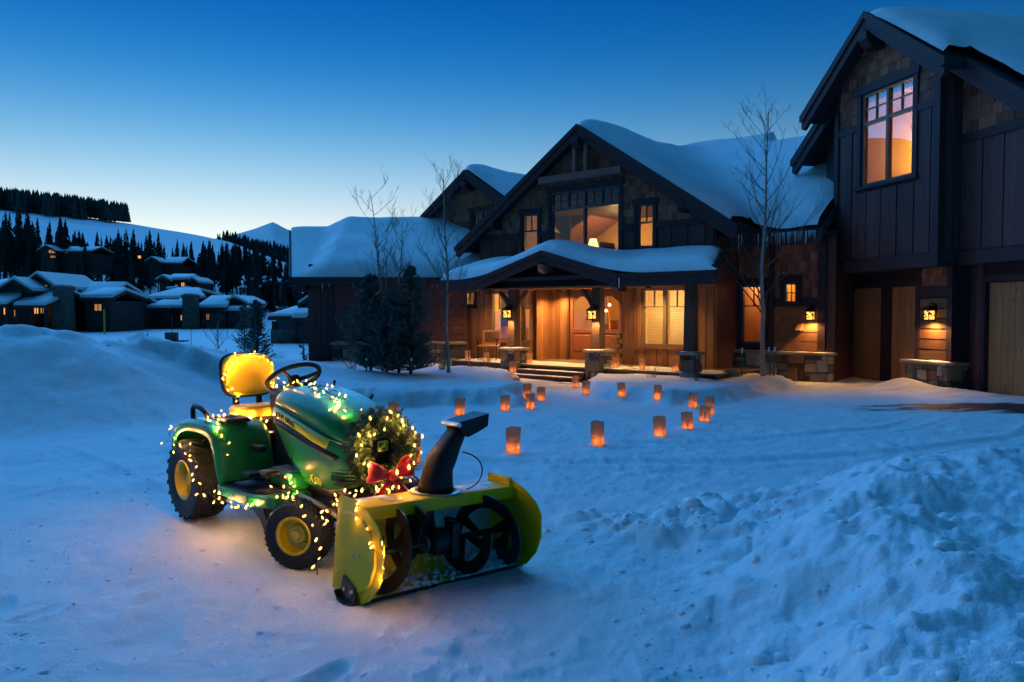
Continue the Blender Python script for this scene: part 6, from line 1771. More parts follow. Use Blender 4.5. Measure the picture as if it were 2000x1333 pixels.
# ---- chassis
MB().box(-.18, 1.62, -.14, .14, .26, .40).build('chassis', BS, trac, bevel=.02)
MB().box(-.14, .18, -.22, .22, .16, .36).build('transaxle', BS, trac, bevel=.03)
MB().tube([(0, -.40, .275), (0, .40, .275)], .03, 10).build('rear_axle', BS, trac)
MB().tube([(1.33, -.36, .20), (1.33, -.1, .25), (1.33, .1, .25), (1.33, .36, .20)], .028, 10).build('front_axle', BS, trac, smooth=True)
for sg in (-1, 1):
    MB().prism_y([(.62, .30), (.98, .33), (1.02, .22), (.86, .12), (.70, .20)], sg * .34 - .005, sg * .34 + .005).build('mount_plate', BS, trac)
    MB().prism_y([(.74, .30), (.86, .30), (.98, .10), (.92, .09)], sg * .37 - .005, sg * .37 + .005).build('mount_brace', BS, trac)
    MB().lathe([(.04, -.02), (.045, 0), (.03, .015), (0, .02)], 14, axis='y', at=(.80, sg * .375, .29)).build('pulley', M('worn steel'), trac, smooth=40)
    MB().tube([(1.05, sg * .26, .33), (1.25, sg * .33, .39), (1.42, sg * .30, .36), (1.60, sg * .26, .30)], .016, 8).build('tie_bar', M('worn steel'), trac, smooth=True)
    MB().tube([(1.50, sg * .2, .30), (1.75, sg * .24, .26), (1.95, sg * .25, .26)], .022, 8).build('lift_arm', BS, trac, smooth=True)
MB().box(1.42, 1.75, -.14, .14, .24, .36).build('front_hitch', BS, trac, bevel=.02)
MB().box(.9, 1.5, -.18, .18, .36, .60).build('engine', BS, trac, bevel=.03)
# ---- wheels
def wheel(name, x, y, r, w, rimr, sg, lugs, bar):
    W = empty(name, (x, y, r + (0.03 if bar else 0.0)), 0 if bar else math.radians(30), trac)      # front wheels steered
    hw = w / 2
    prof_t = [(rimr, -hw * .82), (rimr + .012, -hw * .9), (r * .80, -hw), (r * .93, -hw * .97), (r * .975, -hw * .82), (r * .985, -hw * .4), (r * .985, hw * .4), (r * .975, hw * .82), (r * .93, hw * .97), (r * .80, hw), (rimr + .012, hw * .9), (rimr, hw * .82)]
    ty = MB().lathe(prof_t, 48, axis='y', closed=True).build('tyre', M('rubber wall'), W, smooth=45)
    tm = MB()
    for k in range(lugs):
        a0 = 2 * math.pi * k / lugs
        if bar:
            for s2 in (-1, 1):
                n_ = 5
                for q in range(n_):
                    f0, f1 = q / n_, (q + 1) / n_
                    pr = []
                    for f in (f0, f1):
                        yy = s2 * hw * (0.04 + 0.98 * f); aa = a0 + (0.5 if s2 > 0 else 0) * 2 * math.pi / lugs + 0.55 * f * (0.2 / r) * .9
                        ro = r * (1.03 - (0.055 * max(0, f - .7) / .3)); ri = r * .94
                        for da in (-.052, .052):
                            for rr_ in (ri, ro): pr.append((rr_ * math.cos(aa + da * (1 if rr_ == ri else .75)), yy, rr_ * math.sin(aa + da * (1 if rr_ == ri else .75))))
                    tm.add(pr, [(0, 1, 3, 2), (4, 6, 7, 5), (1, 5, 7, 3), (0, 4, 5, 1), (2, 3, 7, 6)])
        else:
            for q in range(6):
                yy = -hw * .86 + w * .86 * (q + .5) / 6; aa = a0 + (q % 2) * math.pi / lugs
                da = math.pi / lugs * .62; dy = w * .86 / 6 * .40; ro = r * 1.012 if 0 < q < 5 else r * .998
                pr = [(rr_ * math.cos(aa + s1 * da * k2), yy + s2 * dy * k2 + (.006 if s1 > 0 else -.006), rr_ * math.sin(aa + s1 * da * k2)) for rr_, k2 in ((r * .95, 1), (ro, .85)) for s1, s2 in ((-1, -1), (1, -1), (1, 1), (-1, 1))]
                tm.add(pr, [(4, 5, 6, 7), (0, 1, 5, 4), (1, 2, 6, 5), (2, 3, 7, 6), (3, 0, 4, 7)])
    o = tm.build('tread', M('rubber'), ty); o['kind'] = 'stuff'
    d = -1 if sg < 0 else 1           # outer side
    rim = MB().lathe([(rimr + .014, d * hw * .93), (rimr + .004, d * hw * .97), (rimr - .006, d * hw * .86), (rimr * .90, d * hw * .35), (rimr * .80, d * hw * .15), (rimr * .62, d * hw * .12), (rimr * .52, d * hw * .42), (rimr * .30, d * hw * .46), (rimr * .27, d * hw * .62), (0.0, d * hw * .64)], 40, axis='y', cap=False).build('rim', Y_M, W, smooth=35)
    MB().lathe([(rimr + .012, -d * hw * .9), (rimr, -d * hw * .6), (rimr * .7, 0), (0, 0)], 28, axis='y', cap=False).build('inner_rim', Y_M, W, smooth=35)
    MB().tube([(rimr * .72, d * hw * .25, -rimr * .35), (rimr * .70, d * hw * .75, -rimr * .33)], [.006, .004], 7).build('valve', BP, rim, smooth=True)
    return W
for sg in (-1, 1):
    wheel('rear_wheel', -0.05, sg * .385, .272, .225, .125, sg, 21, True)
    wheel('front_wheel', 1.33, sg * .375, .192, .155, .098, sg, 34, False)

# ------------------------------------------------------------------ snow blower
blow = empty('snow_blower', (-0.389, 4.134, -0.022), -0.842, None, 1, -0.04, 0)
tag(blow, 'yellow two stage snow blower with black auger and chute before the tractor', 'snow blower')
BY = M('blower yellow')
pl = [(-.245, .02), (-.225, .26), (-.205, .49), (-.18, .515), (-.03, .512), (.09, .475), (.19, .415), (.238, .35), (.24, .22), (.205, .13), (.13, .05), (.04, .004), (-.06, -.004), (-.12, .03), (-.16, .012)]
inner = [(-.165, .10), (-.155, .30), (-.14, .44), (-.02, .45), (.08, .42), (.155, .37), (.18, .32), (.18, .22), (.14, .13), (.06, .065), (-.03, .05), (-.11, .06)]
W2 = .52
for sg in (-1, 1):
    p = MB().prism_y(pl, sg * W2 - .004, sg * W2 + .004).build('end_plate', BY, blow, bevel=.003)
    o_ = MB(); n = len(inner); c = (.01, .25)
    o_.add([(a, sg * (W2 + .003), z) for a, z in inner] + [(c[0] + (a - c[0]) * .95, sg * (W2 + .014), c[1] + (z - c[1]) * .96) for a, z in inner], [(i_, (i_ + 1) % n, (i_ + 1) % n + n, i_ + n) for i_ in range(n)] + [tuple(range(n, 2 * n))])
    o_.build('pressed_panel', BY, p, smooth=30)
    for bx_, bz_ in ((-.02, .255), (.035, .25), (-.02, .235)): MB().lathe([(.008, sg * (W2 + .0145)), (.007, sg * (W2 + .019)), (0, sg * (W2 + .02))], 6, axis='y', at=(bx_, 0, bz_)).build('bolt', M('bright steel'), p)
    sh = MB().prism_y([(-.10, .125), (.015, .085), (.025, .03), (.02, -.012), (-.10, -.012), (-.125, .03)], sg * (W2 + .02) - .006, sg * (W2 + .02) + .006).build('skid_shoe', BS, p, bevel=.003)
    MB().loft([[(x, sg * (W2 + .012), z), (x, sg * (W2 + .05), z), (x, sg * (W2 + .05), z + .012), (x, sg * (W2 + .012), z + .012)] for x, z in ((-.14, .03), (-.11, -.002), (-.04, -.014), (.02, -.008), (.045, .02))]).build('shoe_foot', BS, sh)
    for bx_ in (-.075, -.005): MB().lathe([(.011, sg * (W2 + .026)), (.010, sg * (W2 + .034)), (0, sg * (W2 + .035))], 6, axis='y', at=(bx_, 0, .06)).build('bolt', M('bright steel'), sh)
# housing: trough behind the auger plus top sheet with a front lip
arc = [(.05, .03)] + [(.02 + .225 * math.cos(a), .245 + .225 * math.sin(a)) for a in np.linspace(math.radians(262), math.radians(112), 14)] + [(-.06, .462)]
P = np.zeros((2, len(arc), 3))
for j_, yy in enumerate((-W2 + .005, W2 - .005)):
    for i_, (a, z) in enumerate(arc): P[j_, i_] = (a, yy, z)
m, t, b = mat('trough paint')
v = t.coord('Object'); n1 = t.noise(v, 5, 5, 0.7); n2 = t.noise(v, 26, 5, 0.7)
sx = t.new('ShaderNodeSeparateXYZ'); t.l.new(v, sx.inputs[0])
worn = t.math('ADD', t.math('MULTIPLY', sx.outputs[1], 1.1), t.math('MULTIPLY', n1, 0.9))
k = t.ramp(worn, [(0.52, (0, 0, 0)), (0.66, (1, 1, 1))])
c_ = t.mix(k, (0.80, 0.53, 0.010), (0.70, 0.72, 0.75))
t.put(b.inputs['Base Color'], t.mix(t.ramp(n2, [(0.55, (0, 0, 0)), (0.62, (1, 1, 1))]), c_, (0.85, 0.87, 0.9))); b.inputs['Roughness'].default_value = 0.5
tro = MB().grid(P).build('trough', M('trough paint'), blow, smooth=True); so_ = tro.modifiers.new('s', 'SOLIDIFY'); so_.thickness = .006; so_.offset = 0
MB().box(-.215, -.005, -W2 + .006, W2 - .006, .468, .476).box(-.006, .004, -W2 + .006, W2 - .006, .415, .476).build('top_sheet', BY, blow, bevel=.004)
MB().tube([(.0, -W2 + .01, .412), (.0, W2 - .01, .412)], .007, 8).build('front_lip', BY, blow)
MB().box(-.225, -.02, W2 - .02, W2 + .003, .47, .525).build('corner_flange', BY, blow, bevel=.01)
MB().box(.02, .055, -W2 + .01, W2 - .01, .008, .026).build('scraper_bar', BS, blow)
MB().lathe([(.15, -.172), (.15, -.166), (.0, -.166)], 28, axis='x', at=(0, .0, .25)).build('dark_mouth_disk', BS, blow)  # dark disk standing in for the shade inside the impeller opening
for yy, ss in ((-.27, .10), (.40, .085)): MB().box(-.13, -.07, yy - ss / 2, yy + ss / 2, .4765, .478).build('decal', M('decal silver'), blow)
# trapped snow on the trough floor
n = 40; X, Y = np.meshgrid(np.linspace(-.10, .05, 10), np.linspace(-W2 + .02, W2 - .02, n)); Zs = .02 + .30 * np.clip(-(X - .0), 0, 1) ** 1.5 + .09 * np.clip(fbm(X * 9, Y * 5, 3) + .2, 0, 1)
MB().grid(np.stack([X, Y, Zs], -1)).build('packed_snow', M('clod snow'), blow, smooth=True)
# auger: shaft, gearbox, ribbon flights of opposite hand, paddles
aug = MB().tube([(.03, -W2 + .01, .245), (.03, W2 - .01, .245)], .018, 12).build('auger', BS, blow, smooth=True)
def ribbon(y0, y1, a0, turns, ri=.135, ro=.205, th=.006):
    n = 44; rings = []
    for k in range(n + 1):
        f = k / n; a = a0 + turns * 2 * math.pi * f; yy = y0 + (y1 - y0) * f
        c, s = math.cos(a), math.sin(a)
        rings.append([(.03 + ri * c, yy - th, .245 + ri * s), (.03 + ro * c, yy - th, .245 + ro * s), (.03 + ro * c, yy + th, .245 + ro * s), (.03 + ri * c, yy + th, .245 + ri * s)])
    f_ = MB().loft(rings).build('flight', BS, aug, smooth=30)
    for f in (0.12, 0.5, 0.9):
        a = a0 + turns * 2 * math.pi * f; yy = y0 + (y1 - y0) * f
        MB().loft([[(.03 + r_ * math.cos(a) - h_ * math.sin(a), yy - .006, .245 + r_ * math.sin(a) + h_ * math.cos(a)), (.03 + r_ * math.cos(a) + h_ * math.sin(a), yy - .006, .245 + r_ * math.sin(a) - h_ * math.cos(a)),
                    (.03 + r_ * math.cos(a) + h_ * math.sin(a), yy + .006, .245 + r_ * math.sin(a) - h_ * math.cos(a)), (.03 + r_ * math.cos(a) - h_ * math.sin(a), yy + .006, .245 + r_ * math.sin(a) + h_ * math.cos(a))] for r_, h_ in ((.015, .02), (.15, .03))]).build('paddle', BS, aug)
ribbon(-.47, -.20, math.radians(215), 1.05); ribbon(-.20, -.12, math.radians(60), .45)
ribbon(.09, .16, math.radians(150), .62); ribbon(.20, .48, math.radians(200), -.95)
gb = MB().lathe([(.05, -.075), (.068, -.06), (.075, -.02), (.07, .02), (.05, .04)], 20, axis='y', at=(.03, -.03, .245)).build('gearbox', BS, aug, smooth=40)
MB().lathe([(.045, -.112), (.045, -.10), (.03, -.098), (.03, -.106), (0, -.106)], 20, axis='y', at=(.03, -.03, .245)).build('bearing_cap', M('worn steel'), gb, smooth=40)
MB().cham(.0, .09, .01, .06, .15, .345, .008).build('gear_case', BS, gb)
MB().loft([[(x, -.06, z), (x, .0, z), (x - .03, .0, z), (x - .03, -.06, z)] for x, z in ((.03, .30), (-.02, .46))]).build('strut', M('worn steel'), blow)
# chute
MB().lathe([(.125, .476), (.14, .478), (.142, .488), (.118, .490), (.116, .478)], 32, at=(-.11, .03, 0), cap=False).build('chute_ring', M('bright steel'), blow, smooth=40)
MB().loft([[(-.11 + r_ * math.cos(a), .03 + r_ * math.sin(a), z) for a in np.linspace(0, 2 * math.pi, 20, endpoint=False)] for r_, z in ((.16, .472), (.15, .480))]).build('ring_base', BY, blow, bevel=.004)
secs = [(.485, .03, .112, .105), (.53, .030, .104, .102), (.60, .040, .090, .094), (.66, .066, .078, .086), (.72, .102, .066, .078), (.775, .140, .056, .070), (.825, .172, .046, .064)]
rings = []
for z, yc, hy, hx_ in secs:
    ring = []
    for k in range(24):
        a = 2 * math.pi * k / 24; c, s = superell(a, 3.0 if z > .6 else 2.2)
        ring.append((-.11 + hx_ * .86 * c, yc + hy * s * .92, z + s * hy * (-.25 if z > .6 else 0)))
    rings.append(ring)
ch = MB().loft(rings, cap=False).build('chute', BP, blow, smooth=50); so_ = ch.modifiers.new('s', 'SOLIDIFY'); so_.thickness = .008; so_.offset = -1
df = MB().loft([[(-.11 - h_, y, z0), (-.11 + h_, y, z0), (-.11 + h_, y + dy, z1), (-.11 - h_, y + dy, z1)] for y, dy, h_, z0, z1 in ((.160, -.045, .060, .800, .858), (.20, -.03, .064, .782, .872), (.27, -.01, .066, .808, .888), (.335, .008, .070, .838, .906))], cap=False).build('deflector', BP, blow)
so_ = df.modifiers.new('s', 'SOLIDIFY'); so_.thickness = .007; so_.offset = 0
MB().lathe([(.013, -.078), (.013, .078)], 12, axis='x', at=(-.11, .125, .852)).build('hinge_pin', M('bright steel'), df, smooth=40)
def bez(p, n=18):
    p = [Vector(q) for q in p]
    return [p[0] * (1 - t_) ** 3 + p[1] * 3 * t_ * (1 - t_) ** 2 + p[2] * 3 * t_ ** 2 * (1 - t_) + p[3] * t_ ** 3 for t_ in np.linspace(0, 1, n)]
MB().tube(bez([(-.03, .15, .70), (.04, .28, .68), (.02, .30, .52), (-.04, .19, .485)]), .004, 6).build('control_cable', BP, blow, smooth=True)
MB().tube([(-.20, .02, .50), (-.42, -.02, .60), (-.55, -.05, .66)], .006, 6).build('control_rod', BS, blow, smooth=True)
MB().tube([(-.22, .03, .48), (-.46, -.0, .56), (-.56, -.02, .58)], .005, 6).build('control_rod', BS, blow, smooth=True)

# bolts, labels and a dusting of snow
for x in (.60, .78, .96): 
    for sg in (-1, 1): MB().lathe([(.009, sg * .5155), (.008, sg * .521), (0, sg * .522)], 6, axis='y', at=(x, 0, .34)).build('bolt', M('bright steel'), trac)
for sg in (-1, 1):
    for x, z in ((.80, .80), (1.0, .56), (1.12, .46)):
        q = side_pt(x, float(np.interp(x, xs, sS)) - z, .006); MB().lathe([(.007, -.002), (.006, .003), (0, .0035)], 8, axis='y', at=(q[0], sg * abs(q[1]), q[2])).build('hood_fastener', BS, trac)
    MB().box(.30, .36, min(sg * .46, sg * .495), max(sg * .46, sg * .495), .7535, .7555).build('warning_label', M('decal yellow'), trac)
MB().tube([(x, -(float(np.interp(x, xs, sW)) + .003), float(np.interp(x, xs, sS)) - .003) for x in np.linspace(.75, 1.55, 20)], .0022, 4).build('panel_gap', BS, trac)
MB().tube([(x, (float(np.interp(x, xs, sW)) + .003), float(np.interp(x, xs, sS)) - .003) for x in np.linspace(.75, 1.55, 20)], .0022, 4).build('panel_gap', BS, trac)
for sg in (-1, 1):
    a_, b_ = sorted((sg * .30, sg * .46)); snow_heap(trac, .62, .84, a_, b_, .386, .012, n=16)
snow_heap(blow, -.20, -.03, .20, .50, .4765, .012, n=20); snow_heap(blow, -.205, -.14, -.48, -.24, .4765, .010, n=18)
rb = random.Random(4); sc_ = MB()
for k in range(140):
    y = rb.uniform(-.48, .48); x = rb.uniform(-.06, .06); r_ = rb.uniform(.004, .016)
    n_ = iv * r_ * np.array([1, 1.3, .8]); sc_.add((n_ + np.array([x, y, .03 + .25 * max(0, -x) + rb.uniform(0, .015)])).tolist(), ifc)
o = sc_.build('snow_crumbs', M('clod snow'), blow, smooth=True, fix=False); o['kind'] = 'stuff'
# ------------------------------------------------------------------ fairy lights, wreath, bow
m, t, b = mat('fairy bulb')
b.inputs['Base Color'].default_value = (1, 0.7, 0.3, 1); b.inputs['Emission Color'].default_value = (1.0, 0.47, 0.085, 1); b.inputs['Emission Strength'].default_value = 3.0
plain('light wire', (0.010, 0.018, 0.010), 0.5)
mbk = MB().lathe([(0.0, 0.014), (0.0042, 0.008), (0.0055, 0.0), (0.0040, -0.007), (0.0, -0.009)], 6); BULB = mbk.mesh('bulb', M('fairy bulb'), smooth=True)
TM = Matrix.Translation((-1.893, 5.579, -0.005)) @ Matrix.Rotation(TR, 4, 'Z')
BM = Matrix.Translation((-0.389, 4.134, -0.022)) @ Matrix.Rotation(-0.842, 4, 'Z') @ Matrix.Rotation(-0.04, 4, 'X')
rl = random.Random(77)
def glow(parent, loc, w):
    L = bpy.data.lights.new('bulb_light', 'POINT'); L.energy = w; L.color = (1.0, 0.47, 0.13); L.shadow_soft_size = 0.006
    lo = bpy.data.objects.new('bulb_light', L); col.objects.link(lo); lo.parent = parent; lo.location = loc
def light_string(name, pts, n, label, Mx, jit=0.012, w=2.0):
    pts = [Vector(p) for p in pts]
    seg = [0]
    for a, b_ in zip(pts[:-1], pts[1:]): seg.append(seg[-1] + (b_ - a).length)
    def at_(s):
        for i_ in range(len(seg) - 1):
            if s <= seg[i_ + 1] + 1e-9:
                f = (s - seg[i_]) / max(1e-9, seg[i_ + 1] - seg[i_]); return pts[i_].lerp(pts[i_ + 1], f)
        return pts[-1].copy()
    base = Mx @ pts[0]
    r = empty(name, base); tag(r, label, 'fairy lights', 'warm fairy light strings on the tractor')
    W = []
    N = n * 4
    for k in range(N + 1):
        p = at_(seg[-1] * k / N) + Vector((rl.gauss(0, jit), rl.gauss(0, jit), rl.gauss(0, jit))) * (0.0 if k % 4 == 0 else 0.7)
        W.append((Mx @ p) - base)
    MB().tube(W, 0.0022, 4, cap=False).build('wire', M('light wire'), r, fix=False)
    for k in range(n):
        q = W[k * 4 + 2] + Vector((rl.gauss(0, jit), rl.gauss(0, jit), rl.gauss(0, jit) + 0.006))
        MB_o = link('bulb', BULB, r, q, (rl.uniform(-1, 1), rl.uniform(-1, 1), rl.uniform(0, 6)))
        s_ = rl.uniform(0.75, 1.25); MB_o.scale = (s_, s_, s_)
        if k % 2 == 1: glow(r, q, w)
    return r
# round the seat back
pts = [(.0, -.10, .80)] + [(.005, .205 * math.cos(math.radians(a)) * -1, .985 + .172 * math.sin(math.radians(a))) for k, a in enumerate(range(-50, 231, 20))] 
light_string('fairy_lights', pts, 24, 'fairy lights round the yellow seat back', TM, .012, 1.3)
light_string('fairy_lights', [(.0, -.21, .76), (.10, -.225, .74), (.24, -.22, .74), (.36, -.19, .73), (.40, -.08, .73), (.44, -.14, .66)], 9, 'fairy lights along the front edge of the seat cushion', TM, .016)
def ht(x, y):
    w_ = np.interp(x, xs_h, sW); c = min(1, abs(y) / w_); s = (1 - c ** (1 / .62)) if c < 1 else 0
    return float(np.interp(x, xs_h, sS) + (np.interp(x, xs_h, sT) - np.interp(x, xs_h, sS)) * max(0, math.sqrt(max(0, 1 - c ** 3.2))) ** .75)
xs_h = np.linspace(0.74, 1.5635, 40)
pts = [(.60, -.17, .985), (.66, -.10, .965), (.70, -.20, .95), (.74, -.12, .985)] + [(x, y, ht(x, y) + .030) for x, y in ((.80, -.16), (.86, -.06), (.92, -.16), (.98, -.06), (1.03, -.15), (1.08, -.05), (1.13, -.13), (1.17, -.02), (1.20, -.12), (1.25, -.06), (1.28, -.15), (1.30, -.05), (1.33, -.12), (1.38, -.19), (1.42, -.10), (1.48, -.04))]
light_string('fairy_lights', pts, 25, 'fairy lights zigzagging over the green hood', TM, .010, 0.9)
pts = [(-.16, -.50, .66), (-.19, -.515, .62), (-.16, -.53, .57), (.0, -.54, .56), (.10, -.545, .56), (.20, -.545, .51), (.27, -.54, .45), (.32, -.535, .35), (.36, -.53, .29), (.44, -.53, .27)]
light_string('fairy_lights', pts, 18, 'fairy lights hanging over the rear tyre from the green fender', TM, .018, 1.2)
pts = [(.46, -.52, .31), (.55, -.525, .29), (.68, -.525, .29), (.80, -.525, .285), (.92, -.52, .29), (1.05, -.50, .30), (1.10, -.46, .36), (1.06, -.42, .42)]
light_string('fairy_lights', pts, 17, 'fairy lights strung under the edge of the green foot deck', TM, .016, 1.1)
pts = [(.98, -.34, .46), (1.08, -.33, .43), (1.20, -.34, .41), (1.30, -.47, .43), (1.38, -.50, .42), (1.46, -.47, .42), (1.55, -.46, .36), (1.60, -.44, .30), (1.64, -.29, .40), (1.70, -.36, .44), (1.76, -.42, .47)]
light_string('fairy_lights', pts, 19, 'fairy lights over the front axle below the model lettering', TM, .02, 1.3)
pts = [(.22, -.44, .77), (.36, -.44, .765), (.48, -.46, .74), (.55, -.47, .62), (.575, -.40, .50)]
light_string('fairy_lights', pts, 12, 'fairy lights along the front curve of the fender', TM, .012, 1.9)
pts = [(-.20, -.52, .52), (-.12, -.53, .53), (-.05, -.53, .525), (.02, -.535, .50), (.0, -.54, .44), (.07, -.54, .44), (.10, -.545, .40), (.16, -.54, .385), (.14, -.54, .32), (.20, -.54, .30)]
light_string('fairy_lights', pts, 10, 'fairy lights draped over the near end plate of the snow blower', BM, .008, 1.0)
light_string('fairy_lights', [(-.20, -.53, .50), (-.26, -.55, .40), (-.29, -.57, .32), (-.31, -.58, .22), (-.29, -.57, .14), (-.31, -.58, .08)], 8, 'fairy lights down the rear edge of the snow blower plate', BM, .012, 0.7)
light_string('fairy_lights', [(.22, -.53, .38), (.25, -.53, .31), (.255, -.53, .22), (.22, -.53, .14)], 4, 'fairy lights down the front edge of the snow blower plate', BM, .008, 1.0)
light_string('fairy_lights', [(-.30, -.40, .49), (-.20, -.30, .49), (-.24, -.20, .50), (-.26, -.08, .49)], 7, 'fairy lights along the back of the snow blower top sheet', BM, .012)
# ---- wreath on the nose
m, t, b = mat('wreath needles')
b.inputs['Roughness'].default_value = 0.55
nz = t.noise(t.coord('Object'), 14, 3)
t.put(b.inputs['Base Color'], t.ramp(nz, [(0.3, (0.030, 0.075, 0.018)), (0.6, (0.080, 0.135, 0.030)), (0.8, (0.17, 0.16, 0.04))]))
wr = empty('wreath', tuple(TM @ Vector((1.69, -.05, .675))), TR, None, 1, 0, math.radians(-8)); tag(wr, 'green christmas wreath with fairy lights hung on the tractor nose', 'wreath')
cr = MB(); rw = random.Random(9); RM = .172
for k in range(820):
    a = rw.uniform(0, 6.283); ph = rw.uniform(0, 6.283); rr_ = .050 * math.sqrt(rw.random())
    c = Vector((math.cos(ph) * rr_, 0, 0)); rad_ = RM + math.sin(ph) * rr_
    p = Vector((c.x, rad_ * math.cos(a), rad_ * math.sin(a)))
    tan = Vector((0, -math.sin(a), math.cos(a))); out = Vector((math.cos(ph), math.sin(ph) * math.cos(a), math.sin(ph) * math.sin(a)))
    d = (tan * rw.uniform(.2, 1.0) + out * rw.uniform(.4, 1.2) + Vector((rw.uniform(-.3, .3), rw.uniform(-.3, .3), rw.uniform(-.3, .3)))).normalized()
    L = rw.uniform(.035, .060)
    u = d.orthogonal().normalized(); w_ = d.cross(u)
    cr.tube([p, p + d * L], [.0014, .0008], 3, cap=False)
    for q in range(14):
        f = q / 14; aa = rw.uniform(0, 6.28); nd = (d * .75 + (u * math.cos(aa) + w_ * math.sin(aa))).normalized() * .026 * (1.1 - .4 * f)
        s_ = nd.cross(d).normalized() * .0036; o_ = p + d * L * (.2 + .8 * f)
        cr.add([o_ - s_, o_ + s_, o_ + nd], [(0, 1, 2)])
cr.build('foliage', M('wreath needles'), wr, fix=False)
MB().tube([(0, RM * math.cos(2 * math.pi * k / 40), RM * math.sin(2 * math.pi * k / 40)) for k in range(41)], .022, 8, cap=False).build('ring', M('wreath needles'), wr, smooth=True)
for k in range(30):
    a = 2 * math.pi * (k + rw.uniform(-.35, .35)) / 30; rr_ = RM + rw.uniform(-.05, .06)
    s_ = rw.uniform(.8, 1.2)
    q = (rw.uniform(.07, .09), rr_ * math.cos(a), rr_ * math.sin(a)); link('bulb', BULB, wr, q, (rw.uniform(-1, 1), 0, 0), (s_,) * 3)
    if k % 2 == 0: glow(wr, q, 1.2)
# ---- bow
m, t, b = mat('red ribbon')
b.inputs['Base Color'].default_value = (0.80, 0.008, 0.012, 1); b.inputs['Roughness'].default_value = 0.6; b.inputs['Sheen Weight'].default_value = 0.5
t.put(b.inputs['Normal'], t.bump(t.noise(t.coord('Object'), 200, 3), 0.15, 0.002))
bow = empty('ribbon_bow', tuple(TM @ Vector((1.80, -.085, .535))), TR, None, 1.45); tag(bow, 'bright red ribbon bow at the foot of the wreath', 'bow')
def strip(center, width, name, m_='red ribbon', fold=.008):
    n = len(center); P = np.zeros((n, 7, 3))
    for i_ in range(n):
        p = Vector(center[i_][0]); wv = Vector(center[i_][1]); w_ = center[i_][2] if len(center[i_]) > 2 else width
        for j_ in range(7):
            f = -1 + 2 * j_ / 6
            P[i_, j_] = p + wv * f * w_ + Vector((fold * math.cos(f * 7 + i_ * .3), 0, 0))
    o = MB().grid(P).build(name, M(m_), bow, smooth=True); s = o.modifiers.new('s', 'SOLIDIFY'); s.thickness = .003; s.offset = 0
for sg in (-1, 1):
    c = []
    for k in range(17):
        a = 2 * math.pi * k / 16 - math.pi
        rr_ = .5 + .5 * math.cos(a)
        y = sg * (.012 + .085 * rr_); x = .035 * math.sin(a) * rr_ + .012
        c.append(((x, y, .018 + .022 * rr_), (0, -sg * .25 * rr_, 1), .014 + .026 * rr_))
    strip(c, .03, 'loop')
    tail = [((.012 + .006 * math.sin(k * 1.1), sg * (.010 + .0095 * k), -.012 * k), (0, 1, .25 * sg), .012 + .0022 * k) for k in range(10)]
    strip(tail, .03, 'tail')
MB().cham(.0, .034, -.018, .018, -.004, .036, .008).build('knot', M('red ribbon'), bow, bevel=.006)
link('bulb', BULB, bow, (.05, .0, .03)); link('bulb', BULB, bow, (.045, .06, .04))

# ------------------------------------------------------------------ paper-bag luminarias
m, t, b = mat('kraft paper')
v = t.coord('Object'); nz = t.noise(v, 30, 5, 0.6)
c_ = t.ramp(nz, [(0.3, (0.42, 0.26, 0.15)), (0.7, (0.55, 0.36, 0.22))])
t.put(b.inputs['Base Color'], c_); b.inputs['Roughness'].default_value = 0.85
tl = t.new('ShaderNodeBsdfTranslucent'); t.put(tl.inputs[0], c_)
mx = t.new('ShaderNodeMixShader'); mx.inputs[0].default_value = 0.45
t.l.new(b.outputs[0], mx.inputs[1]); t.l.new(tl.outputs[0], mx.inputs[2]); t.l.new(mx.outputs[0], t.n['Material Output'].inputs[0])
plain('candle wax', (0.8, 0.7, 0.5), 0.5); plain('flame', (1, .5, .1), 0.5, emit=(1.0, .40, .07), es=14)
def bag_mesh(seed):
    rr = random.Random(seed); rings = []
    w, d, h = .065, .042, .275
    for k in range(9):
        f = k / 8; z = h * f; g = 0.010 * (0.4 + f)
        ring = []
        for (x, y) in ((-w, -d), (-w * .5, -d - .002), (0, -d - .003 + .006 * f), (w * .5, -d - .002), (w, -d), (w - g * 1.6, 0), (w, d), (w * .5, d), (0, d + .002), (-w * .5, d), (-w, d), (-w + g * 1.6, 0)):
            j = .0035 * (.3 + f)
            ring.append((x * (1 + .04 * f) + rr.uniform(-j, j), y * (1 + .06 * f) + rr.uniform(-j, j), z + (rr.uniform(-.006, .006) if k == 8 else 0)))
        rings.append(ring)
    mb = MB().loft(rings, cap=False); mb.f.append(tuple(range(11, -1, -1))); mb.m.append(0)
    return mb.mesh('paper_bag', M('kraft paper'), smooth=25)
BAGS = [bag_mesh(k) for k in range(5)]
CANDLE = MB().lathe([(.018, .004), (.019, .03), (.0, .032)], 10).mesh('candle', M('candle wax'), smooth=True)
FLAME = MB().lathe([(0, .034), (.006, .042), (.0045, .056), (0, .07)], 8).mesh('flame', M('flame'), smooth=True)
def luminaria(x, y, label, k, z=None, tilt=0.0, e=0.16, rz=None):
    zb = hz(x, y) - .004 if z is None else z
    r = empty('paper_luminaria', (x, y, zb), (k * 2.4 % 1.2 - .5) if rz is None else rz, None, 1, 0, tilt); tag(r, label, 'luminaria', 'glowing paper bag luminarias')
    tw_ = random.Random(k * 7 + 1); r.rotation_euler[0] = tw_.uniform(-.05, .05); r.rotation_euler[1] = tilt + tw_.uniform(-.045, .045); r.scale = (tw_.uniform(.92, 1.06), tw_.uniform(.92, 1.08), tw_.uniform(.93, 1.05))
    link('bag', BAGS[k % 5], r); link('candle', CANDLE, r); link('flame', FLAME, r)
    L = bpy.data.lights.new('candle_light', 'POINT'); L.energy = e; L.color = (1.0, .33, .06); L.shadow_soft_size = .018
    lo = bpy.data.objects.new('candle_light', L); col.objects.link(lo); lo.parent = r; lo.location = (0, 0, .062)
